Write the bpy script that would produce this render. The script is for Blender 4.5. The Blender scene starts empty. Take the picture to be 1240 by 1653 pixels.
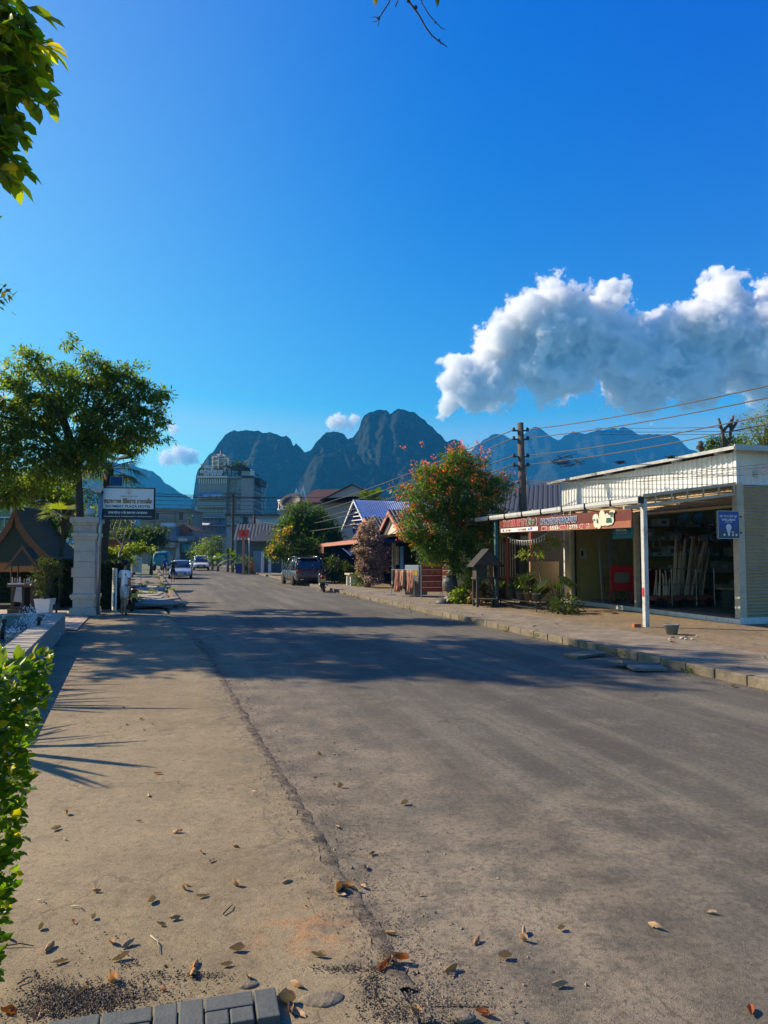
import bpy, bmesh, math, random
import numpy as np
from mathutils import Vector, Matrix, noise as mnoise
R = math.radians
random.seed(7); rng = np.random.default_rng(11)
sc = bpy.context.scene
COL = sc.collection

# ---------------------------------------------------------------- camera model
F, HC = 1150.0, 1.95
PIT = math.atan(68.5 / F)
def W(px, py, Y):
    """point of the place seen in that direction at world depth Y"""
    u = (px - 620) / F; v = (py - 826.5) / F
    yy = math.cos(PIT) + v * math.sin(PIT); zz = math.sin(PIT) - v * math.cos(PIT)
    t = Y / yy
    return Vector((u * t, Y, HC + zz * t))
def G(px, py):
    u = (px - 620) / F; v = (py - 826.5) / F
    yy = math.cos(PIT) + v * math.sin(PIT); zz = math.sin(PIT) - v * math.cos(PIT)
    t = -HC / zz
    return Vector((u * t, yy * t, 0))
def KR(y, o=0.0): return 8.62 - 0.30 * y + o      # right kerb line
def KL(y, o=0.0): return 1.18 - 0.333 * y + o     # left kerb line
SR = math.atan(0.30)                               # street heading (local +Y runs away along it)

# ---------------------------------------------------------------- objects
def tag(o, label=None, cat=None, group=None, kind=None):
    if label: o['label'] = label
    if cat: o['category'] = cat
    if group: o['group'] = group
    if kind: o['kind'] = kind
    return o
def empty(name, loc=(0, 0, 0), rz=0, label=None, cat=None, group=None):
    o = bpy.data.objects.new(name, None); COL.objects.link(o)
    o.location = loc; o.rotation_euler = (0, 0, rz); o.empty_display_size = .2
    return tag(o, label, cat, group)
KIDS = {}
def link(name, me, m, parent=None, smooth=False):
    o = bpy.data.objects.new(name, me); COL.objects.link(o)
    if m is not None and not me.materials:
        for q in (m if isinstance(m, (list, tuple)) else [m]): me.materials.append(q)
    if smooth: me.shade_smooth()
    if parent is not None:
        o.parent = parent; KIDS.setdefault(parent.name, []).append(o)
    return o
def copy_tree(o, loc, rz=None, label=None, scale=None):
    c = o.copy(); COL.objects.link(c); c.location = loc
    if rz is not None: c.rotation_euler = (c.rotation_euler[0], c.rotation_euler[1], rz)
    if scale: c.scale = (scale,) * 3
    if label: c['label'] = label
    def rec(src, dst):
        for ch in KIDS.get(src.name, []):
            d = ch.copy(); COL.objects.link(d); d.parent = dst
            KIDS.setdefault(dst.name, []).append(d)
            rec(ch, d)
    rec(o, c)
    return c

class MB:
    def __init__(s): s.v = []; s.f = []; s.m = []; s.mi = 0
    def add(s, vs, fs):
        n = len(s.v); s.v += [tuple(p) for p in vs]; s.f += [tuple(i + n for i in f) for f in fs]; s.m += [s.mi] * len(fs)
        return s
    def box(s, c, d, rz=0, rx=0, ry=0):
        x, y, z = d[0] / 2, d[1] / 2, d[2] / 2
        vs = [Vector(p) for p in ((-x,-y,-z),(x,-y,-z),(x,y,-z),(-x,y,-z),(-x,-y,z),(x,-y,z),(x,y,z),(-x,y,z))]
        if rz or rx or ry:
            M = Matrix.Rotation(rz, 3, 'Z') @ Matrix.Rotation(ry, 3, 'Y') @ Matrix.Rotation(rx, 3, 'X'); vs = [M @ p for p in vs]
        c = Vector(c)
        return s.add([p + c for p in vs], [(0,3,2,1),(4,5,6,7),(0,1,5,4),(1,2,6,5),(2,3,7,6),(3,0,4,7)])
    def bb(s, x0, x1, y0, y1, z0, z1):
        return s.box(((x0+x1)/2, (y0+y1)/2, (z0+z1)/2), (abs(x1-x0), abs(y1-y0), abs(z1-z0)))
    def tube(s, pts, rads, n=8, cap=True):
        pts = [Vector(p) for p in pts]
        if not isinstance(rads, (list, tuple)): rads = [rads] * len(pts)
        vs = []; fs = []
        up = Vector((0.31, 0.17, 0.93)).normalized()
        for i, p in enumerate(pts):
            a = pts[max(i - 1, 0)]; b = pts[min(i + 1, len(pts) - 1)]
            t = (b - a); t = t.normalized() if t.length > 1e-9 else Vector((0, 0, 1))
            e1 = t.cross(up)
            if e1.length < 1e-3: e1 = t.cross(Vector((1, 0, 0)))
            e1.normalize(); e2 = t.cross(e1)
            for k in range(n):
                an = 2 * math.pi * k / n
                vs.append(p + (e1 * math.cos(an) + e2 * math.sin(an)) * rads[i])
        for i in range(len(pts) - 1):
            for k in range(n):
                k2 = (k + 1) % n
                fs.append((i*n+k, i*n+k2, (i+1)*n+k2, (i+1)*n+k))
        if cap:
            fs.append(tuple(range(n - 1, -1, -1))); fs.append(tuple((len(pts)-1)*n + k for k in range(n)))
        return s.add(vs, fs)
    def lathe(s, prof, c=(0, 0, 0), n=16, square=False):
        vs = []; fs = []
        for r, z in prof:
            for k in range(n):
                a = 2 * math.pi * (k + (.5 if square else 0)) / n
                rr = r * (math.sqrt(2) if square else 1)
                vs.append((c[0] + rr * math.cos(a), c[1] + rr * math.sin(a), c[2] + z))
        m = len(prof)
        for i in range(m - 1):
            for k in range(n):
                k2 = (k + 1) % n; fs.append((i*n+k, i*n+k2, (i+1)*n+k2, (i+1)*n+k))
        fs.append(tuple(range(n - 1, -1, -1))); fs.append(tuple((m-1)*n + k for k in range(n)))
        return s.add(vs, fs)
    def prism(s, poly, h, M=None):
        """poly in local XY extruded along local +Z by h, then transformed by M"""
        n = len(poly); M = M or Matrix.Identity(4)
        vs = [M @ Vector((x, y, 0)) for x, y in poly] + [M @ Vector((x, y, h)) for x, y in poly]
        fs = [tuple(range(n - 1, -1, -1)), tuple(range(n, 2*n))] + [(i, (i+1) % n, n + (i+1) % n, n + i) for i in range(n)]
        return s.add(vs, fs)
    def slab(s, q, t):
        """quad (4 points) given thickness t along its normal"""
        q = [Vector(p) for p in q]; nrm = (q[1]-q[0]).cross(q[2]-q[0]).normalized() * t
        vs = q + [p - nrm for p in q]
        return s.add(vs, [(0,1,2,3),(7,6,5,4),(0,4,5,1),(1,5,6,2),(2,6,7,3),(3,7,4,0)])
    def corr(s, o, u, v, pitch=.12, amp=.02, th=0.0, trap=False):
        """corrugated sheet from corner o, ribs repeat along u and run along v"""
        o, u, v = Vector(o), Vector(u), Vector(v)
        nrm = u.cross(v).normalized(); L = u.length; n = max(2, int(L / pitch)); 
        prof = [(0,0),(.25,0),(.4,1),(.6,1),(.75,0)] if trap else [(k/6, .5 - .5*math.cos(2*math.pi*k/6)) for k in range(6)]
        st = [((i + a) / n, h) for i in range(n) for a, h in prof] + [(1.0, 0.0)]
        vs = []
        for t, h in st:
            p = o + u * t + nrm * (amp * h); vs += [p, p + v]
        fs = [(2*i, 2*i+2, 2*i+3, 2*i+1) for i in range(len(st) - 1)]
        return s.add(vs, fs)
    def ball(s, c, r, n=10, m=7, sc=(1,1,1)):
        c = Vector(c); vs = []; fs = []
        for i in range(m + 1):
            th = math.pi * i / m
            for k in range(n):
                a = 2*math.pi*k/n
                vs.append((c[0]+r*sc[0]*math.sin(th)*math.cos(a), c[1]+r*sc[1]*math.sin(th)*math.sin(a), c[2]+r*sc[2]*math.cos(th)))
        for i in range(m):
            for k in range(n):
                k2 = (k+1) % n; fs.append((i*n+k, (i+1)*n+k, (i+1)*n+k2, i*n+k2))
        return s.add(vs, fs)
    def each(s, name, m, parent=None, smooth=False, bevel=0):
        """every separate piece as an object of its own"""
        par = list(range(len(s.v)))
        def fd(a):
            while par[a] != a: par[a] = par[par[a]]; a = par[a]
            return a
        for f in s.f:
            for i in f[1:]: par[fd(i)] = fd(f[0])
        gr = {}
        for f in s.f: gr.setdefault(fd(f[0]), []).append(f)
        for fs in gr.values():
            ids = sorted({i for f in fs for i in f}); mp = {a: k for k, a in enumerate(ids)}
            b = MB(); b.add([s.v[i] for i in ids], [tuple(mp[i] for i in f) for f in fs]); b.build(name, m, parent, smooth, bevel)
    def build(s, name, m, parent=None, smooth=False, bevel=0, loc=None, rz=None):
        me = bpy.data.meshes.new(name); me.from_pydata(s.v, [], s.f)
        if isinstance(m, (list, tuple)):
            for q in m: me.materials.append(q)
            me.polygons.foreach_set('material_index', s.m)
        me.update()
        o = link(name, me, m if not isinstance(m, (list, tuple)) else None, parent, smooth)
        if loc is not None: o.location = loc
        if rz is not None: o.rotation_euler = (0, 0, rz)
        if bevel:
            b = o.modifiers.new('bevel', 'BEVEL'); b.width = bevel; b.segments = 2; b.limit_method = 'ANGLE'; b.angle_limit = R(40)
        return o

def leafmesh(name, P, D, N, size, m, parent=None, width=.42, shape='rhomb', jitter=.35):
    """many leaf faces: P centres, D long axes, N rough normals (numpy n x 3), size scalar or array"""
    n = len(P); sz = (np.ones(n) * size) * (1 + jitter * (rng.random(n) - .5) * 2)
    D = D / (np.linalg.norm(D, axis=1, keepdims=True) + 1e-9)
    S = np.cross(D, N); S /= (np.linalg.norm(S, axis=1, keepdims=True) + 1e-9)
    N2 = np.cross(S, D)
    sz = sz[:, None]
    if shape == 'rhomb':
        pts = [P, P + D*sz*.5 + S*sz*width*.5 , P + D*sz - N2*sz*.08, P + D*sz*.5 - S*sz*width*.5]
        V = np.stack(pts, 1).reshape(-1, 3); k = 4
        faces = [(0, 1, 2, 3)]
    elif shape == 'blade':
        pts = [P - S*sz*width*.5, P + S*sz*width*.5, P + D*sz*.6 + S*sz*width*.4 - N2*sz*.05, P + D*sz - N2*sz*.2, P + D*sz*.6 - S*sz*width*.4 - N2*sz*.05]
        V = np.stack(pts, 1).reshape(-1, 3); k = 5; faces = [(0,1,2,3,4)]
    else:  # folded leaf, two halves
        pts = [P, P + D*sz*.3 + S*sz*width*.46 + N2*sz*.1, P + D*sz*.68 + S*sz*width*.42 + N2*sz*.07, P + D*sz - N2*sz*.08,
               P + D*sz*.68 - S*sz*width*.42 + N2*sz*.07, P + D*sz*.3 - S*sz*width*.46 + N2*sz*.1, P + D*sz*.5 ]
        V = np.stack(pts, 1).reshape(-1, 3); k = 7
        faces = [(0,1,2,6),(6,2,3),(6,3,4),(0,6,4,5)]
    me = bpy.data.meshes.new(name)
    me.vertices.add(n*k); me.vertices.foreach_set('co', V.astype(np.float32).ravel())
    base = np.arange(n)[:, None] * k
    loops = np.concatenate([base + np.array(f)[None, :] for f in faces], 1).ravel()
    lens = np.tile([len(f) for f in faces], n)
    me.loops.add(len(loops)); me.loops.foreach_set('vertex_index', loops.astype(np.int32))
    st = np.concatenate([[0], np.cumsum(lens)[:-1]])
    me.polygons.add(len(lens)); me.polygons.foreach_set('loop_start', st.astype(np.int32))
    me.polygons.foreach_set('loop_total', lens.astype(np.int32)) if bpy.app.version < (4, 1) else None
    me.update(calc_edges=True); me.validate()
    return link(name, me, m, parent)

# ---------------------------------------------------------------- materials
MATS = {}
class NT:
    def __init__(s, name):
        s.m = bpy.data.materials.new(name); s.m.use_nodes = True; s.t = s.m.node_tree; s.t.nodes.clear()
        s.out = s.t.nodes.new('ShaderNodeOutputMaterial')
    def n(s, typ, **kw):
        nd = s.t.nodes.new('ShaderNode' + typ)
        for k, v in kw.items():
            if k in nd.inputs: s.set(nd.inputs[k], v)
            else: setattr(nd, k, v)
        return nd
    def set(s, inp, v):
        if isinstance(v, bpy.types.NodeSocket): s.t.links.new(v, inp)
        else: inp.default_value = v
    def mix(s, f, a, b, bt='MIX'):
        nd = s.t.nodes.new('ShaderNodeMix'); nd.data_type = 'RGBA'; nd.blend_type = bt
        s.set(nd.inputs[0], f); s.set(nd.inputs[6], a if isinstance(a, bpy.types.NodeSocket) else (*a[:3], 1)); s.set(nd.inputs[7], b if isinstance(b, bpy.types.NodeSocket) else (*b[:3], 1))
        return nd.outputs[2]
    def math(s, op, a, b=0.0, c=None, clamp=False):
        nd = s.t.nodes.new('ShaderNodeMath'); nd.operation = op; nd.use_clamp = clamp
        s.set(nd.inputs[0], a); s.set(nd.inputs[1], b)
        if c is not None: s.set(nd.inputs[2], c)
        return nd.outputs[0]
    def ramp(s, f, lo, hi, a=0.0, b=1.0, smooth=True):
        nd = s.t.nodes.new('ShaderNodeMapRange'); nd.interpolation_type = 'SMOOTHSTEP' if smooth else 'LINEAR'
        s.set(nd.inputs[0], f); nd.inputs[1].default_value = lo; nd.inputs[2].default_value = hi; nd.inputs[3].default_value = a; nd.inputs[4].default_value = b
        return nd.outputs[0]
    def noise(s, scale, detail=4, rough=.6, vec=None, dist=0):
        nd = s.n('TexNoise', Scale=scale, Detail=detail, Roughness=rough, Distortion=dist)
        if vec is not None: s.set(nd.inputs['Vector'], vec)
        return nd.outputs['Fac']
    def obj(s): return s.n('TexCoord').outputs['Object']
    def geo(s): return s.n('NewGeometry')
    def mapping(s, vec, scale=(1,1,1), rot=(0,0,0), loc=(0,0,0)):
        nd = s.n('Mapping'); s.set(nd.inputs['Vector'], vec); nd.inputs['Scale'].default_value = scale; nd.inputs['Rotation'].default_value = rot; nd.inputs['Location'].default_value = loc
        return nd.outputs[0]
    def bump(s, h, strength=.3, dist=.02):
        return s.n('Bump', Height=h, Strength=strength, Distance=dist).outputs[0]
    def pbr(s, color, rough=.7, metal=0, normal=None, spec=.4, **kw):
        b = s.n('BsdfPrincipled')
        s.set(b.inputs['Base Color'], color if isinstance(color, bpy.types.NodeSocket) else (*color[:3], 1))
        s.set(b.inputs['Roughness'], rough); s.set(b.inputs['Metallic'], metal); b.inputs['Specular IOR Level'].default_value = spec
        if normal is not None: s.set(b.inputs['Normal'], normal)
        for k, v in kw.items(): s.set(b.inputs[k.replace('_', ' ')], v)
        s.t.links.new(b.outputs[0], s.out.inputs[0]); return b
def mat(name, c, rough=.7, var=.18, scale=6, bump=.15, metal=0, bscale=None, dirt=0.0, spec=.4, bd=.01):
    """plain procedural paint / plaster / plastic: noise-varied colour, dirt patches, bump"""
    if name in MATS: return MATS[name]
    t = NT(name); co = t.obj()
    n1 = t.noise(scale, 6, .65, co); n2 = t.noise(scale * 7.3, 3, .6, co)
    f = t.math('ADD', t.math('MULTIPLY', n1, .7), t.math('MULTIPLY', n2, .3))
    f = t.ramp(f, .3, .7, 1 - var, 1 + var, False)
    colr = t.mix(1.0, c, t.n('CombineColor', Red=f, Green=f, Blue=f).outputs[0], 'MULTIPLY')
    if dirt:
        d = t.ramp(t.noise(scale * .6, 8, .72, co), .5, .68); d = t.math('MULTIPLY', d, dirt)
        colr = t.mix(d, colr, (.12, .095, .07))
    nb = t.bump(t.noise(bscale or scale * 8, 5, .6, co), bump, bd) if bump else None
    rr = t.ramp(n1, .3, .7, max(.02, rough - .1), min(1, rough + .1), False)
    t.pbr(colr, rr, metal, nb, spec)
    MATS[name] = t.m; return t.m
def leafmat(name, c1, c2, c3=None, trans=.45, rough=.45, clump=1.2, p3=.12):
    if name in MATS: return MATS[name]
    t = NT(name); g = t.geo(); ri = g.outputs['Random Per Island']
    col = t.mix(t.math('MULTIPLY', ri, 1.0), c1, c2)
    nz = t.noise(clump, 3, .5, t.obj())
    col = t.mix(t.ramp(nz, .38, .64), t.mix(.55, col, c1), col)
    if c3:
        wn = t.n('TexWhiteNoise', noise_dimensions='1D', W=t.math('MULTIPLY', ri, 91.7)).outputs['Value']
        col = t.mix(t.math('LESS_THAN', wn, p3), col, c3)
    b = t.pbr(col, rough, 0, None, .35)
    tr = t.n('BsdfTranslucent'); t.set(tr.inputs['Color'], t.mix(1.0, col, (1.6, 1.75, .45), 'MULTIPLY'))
    mx = t.n('MixShader'); mx.inputs[0].default_value = trans
    t.t.links.new(b.outputs[0], mx.inputs[1]); t.t.links.new(tr.outputs[0], mx.inputs[2]); t.t.links.new(mx.outputs[0], t.out.inputs[0])
    MATS[name] = t.m; return t.m
def glass(name, c=(.02,.03,.04), rough=.06):
    if name in MATS: return MATS[name]
    t = NT(name); n1 = t.noise(1.5, 2, .5, t.obj())
    t.pbr(t.mix(n1, c, tuple(x*1.7 for x in c)), rough, 0, t.bump(n1, .05, .02), .9)
    MATS[name] = t.m; return t.m

# ---------------------------------------------------------------- camera, sun, sky
cam = bpy.data.cameras.new('camera'); co_ = bpy.data.objects.new('camera', cam); COL.objects.link(co_)
co_.location = (0, 0, HC); co_.rotation_euler = (R(90) + PIT, 0, 0)
cam.sensor_fit = 'VERTICAL'; cam.sensor_height = 36; cam.lens = 36 * F / 1653
cam.clip_start = .05; cam.clip_end = 40000
sc.camera = co_
SUN_EL = R(35); SUN_D = Vector((-1, .35, 0)).normalized()   # horizontal direction towards the sun
sunv = Vector((SUN_D.x * math.cos(SUN_EL), SUN_D.y * math.cos(SUN_EL), math.sin(SUN_EL)))
sl = bpy.data.lights.new('sun', 'SUN'); sl.energy = 5.0; sl.angle = R(.53); sl.color = (1, .83, .60)
so = bpy.data.objects.new('sun', sl); COL.objects.link(so); so.location = (-20, 5, 30)
so.rotation_euler = sunv.to_track_quat('Z', 'Y').to_euler()
w = bpy.data.worlds.new('World'); sc.world = w; w.use_nodes = True
wt = w.node_tree; wt.nodes.clear()
wo = wt.nodes.new('ShaderNodeOutputWorld'); bg = wt.nodes.new('ShaderNodeBackground'); sk = wt.nodes.new('ShaderNodeTexSky')
sk.sky_type = 'NISHITA'; sk.sun_disc = False; sk.sun_elevation = SUN_EL
sk.sun_rotation = math.atan2(SUN_D.x, SUN_D.y)
sk.altitude = 300; sk.air_density = 1.25; sk.dust_density = .5; sk.ozone_density = 3.5
# per-channel response of the sky colour: deep polarised blue away from the sun, paler towards it
hs = wt.nodes.new('ShaderNodeHueSaturation'); hs.inputs['Saturation'].default_value = 1.75
sp = wt.nodes.new('ShaderNodeSeparateColor'); cb = wt.nodes.new('ShaderNodeCombineColor')
wt.links.new(sk.outputs[0], hs.inputs['Color']); wt.links.new(hs.outputs[0], sp.inputs[0])
for i, (g_, o_, hi) in enumerate(((2.4, -.55, 1.1), (1.38, -.68, 6), (.54, 2.5, 8))):
    a_ = wt.nodes.new('ShaderNodeMath'); a_.operation = 'MULTIPLY_ADD'; a_.inputs[1].default_value = g_; a_.inputs[2].default_value = o_
    wt.links.new(sp.outputs[i], a_.inputs[0])
    b_ = wt.nodes.new('ShaderNodeClamp'); b_.inputs['Min'].default_value = 0; b_.inputs['Max'].default_value = hi
    wt.links.new(a_.outputs[0], b_.inputs['Value']); wt.links.new(b_.outputs[0], cb.inputs[i])
# broad brightening of the sky towards the sun
tc = wt.nodes.new('ShaderNodeTexCoord'); dp = wt.nodes.new('ShaderNodeVectorMath'); dp.operation = 'DOT_PRODUCT'; dp.inputs[1].default_value = Vector((-.98, .17, .09)).normalized()
wt.links.new(tc.outputs['Generated'], dp.inputs[0])
mx_ = wt.nodes.new('ShaderNodeMath'); mx_.operation = 'MAXIMUM'; mx_.inputs[1].default_value = 0; wt.links.new(dp.outputs['Value'], mx_.inputs[0])
pw = wt.nodes.new('ShaderNodeMath'); pw.operation = 'POWER'; pw.inputs[1].default_value = 2.2; wt.links.new(mx_.outputs[0], pw.inputs[0])
vs_ = wt.nodes.new('ShaderNodeVectorMath'); vs_.operation = 'SCALE'; vs_.inputs[0].default_value = (3.2, 2.1, .5); wt.links.new(pw.outputs[0], vs_.inputs['Scale'])
ad = wt.nodes.new('ShaderNodeVectorMath'); ad.operation = 'ADD'; wt.links.new(cb.outputs[0], ad.inputs[0]); wt.links.new(vs_.outputs[0], ad.inputs[1])
sz_ = wt.nodes.new('ShaderNodeSeparateXYZ'); wt.links.new(tc.outputs['Generated'], sz_.inputs[0])
oz = wt.nodes.new('ShaderNodeMath'); oz.operation = 'SUBTRACT'; oz.inputs[0].default_value = 1.0; oz.use_clamp = True; wt.links.new(sz_.outputs[2], oz.inputs[1])
op = wt.nodes.new('ShaderNodeMath'); op.operation = 'POWER'; op.inputs[1].default_value = 5.0; wt.links.new(oz.outputs[0], op.inputs[0])
ov = wt.nodes.new('ShaderNodeVectorMath'); ov.operation = 'SCALE'; ov.inputs[0].default_value = (1.5, .05, 0); wt.links.new(op.outputs[0], ov.inputs['Scale'])
oa = wt.nodes.new('ShaderNodeVectorMath'); oa.operation = 'ADD'; wt.links.new(ad.outputs[0], oa.inputs[0]); wt.links.new(ov.outputs[0], oa.inputs[1])
lt = wt.nodes.new('ShaderNodeMapRange'); wt.links.new(sz_.outputs[2], lt.inputs[0]); lt.inputs[1].default_value = -.03; lt.inputs[2].default_value = .0
mg = wt.nodes.new('ShaderNodeMix'); mg.data_type = 'RGBA'; wt.links.new(lt.outputs[0], mg.inputs[0]); mg.inputs[6].default_value = (1.3, 1.7, 1.6, 1); wt.links.new(oa.outputs[0], mg.inputs[7])
wt.links.new(mg.outputs[2], bg.inputs[0]); bg.inputs[1].default_value = .087
wt.links.new(bg.outputs[0], wo.inputs[0])
sc.view_settings.view_transform = 'Standard'; sc.view_settings.look = 'None'; sc.view_settings.exposure = .8; sc.view_settings.gamma = 1
cy = sc.cycles
cy.use_denoising = True; cy.max_bounces = 8; cy.diffuse_bounces = 3; cy.glossy_bounces = 3; cy.transmission_bounces = 4; cy.transparent_max_bounces = 8; cy.volume_bounces = 7
cy.use_adaptive_sampling = True; cy.adaptive_threshold = .015
cy.sample_clamp_indirect = 6
try: cy.denoiser = 'OPENIMAGEDENOISE'; cy.denoising_input_passes = 'RGB_ALBEDO_NORMAL'
except Exception: pass
# ---------------------------------------------------------------- mountains
def rockmat(name, veg, rock, vegamt=.5, sc_=1.0):
    t = NT(name); co = t.obj(); g = t.geo()
    st = t.noise(.012*sc_, 9, .68, t.mapping(co, (1, 1, .28)))
    n2 = t.noise(.004*sc_, 8, .65, co); n3 = t.noise(.05*sc_, 6, .7, co)
    r = t.mix(t.ramp(st, .38, .62), tuple(x*.55 for x in rock), tuple(x*1.25 for x in rock))
    v = t.mix(n3, tuple(x*.6 for x in veg), tuple(x*1.5 for x in veg))
    nz = t.n('SeparateXYZ', Vector=g.outputs['Normal']).outputs[2]
    f = t.math('ADD', t.math('MULTIPLY', nz, .9), t.math('SUBTRACT', t.math('ADD', n2, t.math('MULTIPLY', n3, .35)), .95 - vegamt))
    col = t.mix(t.ramp(f, .22, .42), r, v)
    h = t.math('ADD', t.math('MULTIPLY', n3, .5), st)
    t.pbr(col, .95, 0, t.bump(h, 1.0, 14 / sc_), .1); return t.m
def ridge(name, line, D, depth, m, seed, rows=70, dx=6, rough=1.0, flute=1.0):
    """a karst ridge: crest heights along x, cliffs and ledges down to the plain, real depth front and back"""
    pts = [W(px, py, D) for px, py in line]
    x0, x1 = pts[0].x, pts[-1].x; n = int((x1 - x0) / dx); V = []; 
    xs = [p.x for p in pts]; zs = [p.z for p in pts]
    s = D / 1150.0
    nb = rows // 3
    for i in range(n + 1):
        x = x0 + (x1 - x0) * i / n
        zc = float(np.interp(x, xs, zs))
        zc += rough * s * (5.0 * mnoise.noise(Vector((x / (26*s), seed, 0))) + 2.6 * mnoise.noise(Vector((x / (9*s), seed, 4))) + 1.7 * abs(mnoise.noise(Vector((x / (3.2*s), seed, 9)))))
        zc = max(zc, 2.0)
        for j in range(rows + 1):
            t = j / rows
            z = zc * t ** .92
            # cliff profile with ledges, pushed in and out by vertical flutes
            f = depth * ((1 - t) ** 1.7) * (.55 + .45 * (zc / (max(zs) + 1)))
            q = Vector((x / (60*s), z / (150*s), seed * 3.1))
            b = mnoise.fractal(q, .8, 2.1, 5) * 40 * s * flute
            b += mnoise.ridged_multi_fractal(Vector((x / (24*s), z / (260*s), seed)), .9, 2.2, 4, 1.0, 2.0) * 11 * s * flute
            b += mnoise.fractal(Vector((x / (9*s), z / (9*s), seed)), .8, 2.1, 4) * 5 * s
            env = math.sin(math.pi * min(1, t * 1.02)) ** .5 if t < 1 else 0
            V.append((x, D - f - b * env, z - 1))
        for j in range(1, nb + 1):
            t = 1 - j / nb
            V.append((x, D + depth * .8 * (1 - t) + 8 * s * mnoise.noise(Vector((x/(30*s), j * .7, seed))), zc * t ** 1.1 - 1))
    k = rows + 1 + nb
    V = np.array(V, dtype=np.float32)
    a = (np.arange(n)[:, None] * k + np.arange(k - 1)[None, :]).ravel()
    Fq = np.stack([a, a + k, a + k + 1, a + 1], 1)
    me = bpy.data.meshes.new(name); me.from_pydata(V.tolist(), [], Fq.tolist()); me.update()
    o = link(name, me, m, None, True); return o
M_near = rockmat('karst_rock', (.014, .02, .012), (.06, .062, .062), .50)
M_far = rockmat('far_hill_rock', (.02, .03, .018), (.07, .075, .075), .62, .5)
# big twin karst in the middle
L1 = [(306,870),(312,800),(318,760),(330,742),(345,727),(352,716),(362,704),(378,697),(398,694),(420,694),(438,699),(452,706),(462,705),(470,713),(474,722),(478,716),(486,722),(492,730),
      (502,722),(510,712),(520,703),(532,698),(545,697),(556,699),(562,706),(570,708),(575,700),(580,694),(583,682),(588,672),(598,664),(612,661),(624,662),(630,668),(640,661),(652,658),(664,661),(678,672),(694,685),(708,699),(718,709),(724,713),(730,709),(742,712),(752,723),(765,745),(780,770),(800,800),(840,850),(860,880)]
# front shoulder
L1b = [(430,880),(440,850),(452,820),(470,790),(490,768),(500,752),(508,737),(522,731),(545,730),(565,729),(580,735),(588,748),(596,742),(606,748),(615,765),(628,785),(642,800),(660,830),(690,860),(710,880)]
L2 = [(640,880),(690,800),(730,760),(770,718),(785,706),(800,700),(812,701),(830,710),(840,706),(850,697),(860,692),(870,692),(880,697),(890,705),(900,711),(905,709),(912,702),(925,697),(940,698),(955,697),(965,694),(978,693),(990,690),(998,692),(1003,688),(1010,691),(1020,695),(1032,703),(1040,704),(1052,702),(1062,700),(1080,701),(1092,708),(1102,717),(1112,724),(1120,725),(1135,735),(1160,745),(1200,760),(1280,790),(1330,830),(1380,880)]
L3 = [(690,880),(740,800),(780,770),(820,752),(850,742),(872,735),(890,733),(905,738),(925,742),(935,736),(943,733),(952,737),(965,744),(990,750),(1030,752),(1080,760),(1150,790),(1250,830),(1330,870)]
L4 = [(-60,860),(0,780),(60,752),(120,738),(180,744),(215,750),(232,757),(245,762),(258,769),(270,780),(284,791),(298,799),(320,806),(350,820),(400,860),(430,880)]
ks = [tag(ridge('hills', L1, 1100, 190, M_near, 3.3, 110, 2.2, 1.25), 'tall dark twin-domed limestone mountain in the middle behind the town', 'mountain', None, 'structure'),
      tag(ridge('hills', L1b, 980, 90, M_near, 8.3, 80, 2.2, 1.25), None, None, None, 'structure'),
      tag(ridge('hills', L2, 2500, 500, M_far, 5.1, 60, 7, .9), None, None, None, 'structure'),
      tag(ridge('hills', L3, 2000, 350, M_far, 6.6, 44, 7, .9), None, None, None, 'structure'),
      tag(ridge('hills', L4, 1800, 480, M_far, 2.2, 50, 6, .8), None, None, None, 'structure')]
for o in ks:
    for k in ('label', 'category'):
        if k in o: del o[k]
# ---------------------------------------------------------------- haze
t = NT('haze_air'); pv = t.n('VolumePrincipled')
pv.inputs['Color'].default_value = (.05, .45, 1.0, 1); pv.inputs['Density'].default_value = .00020; pv.inputs['Anisotropy'].default_value = .25
t.t.links.new(pv.outputs[0], t.out.inputs['Volume'])
hz = MB().bb(-4000, 4000, -200, 3400, -1.2, 490).build('haze', t.m); tag(hz, 'pale blue haze in the air between town and mountains', 'haze', None, 'stuff'); hz.display_type = 'WIRE'
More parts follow.
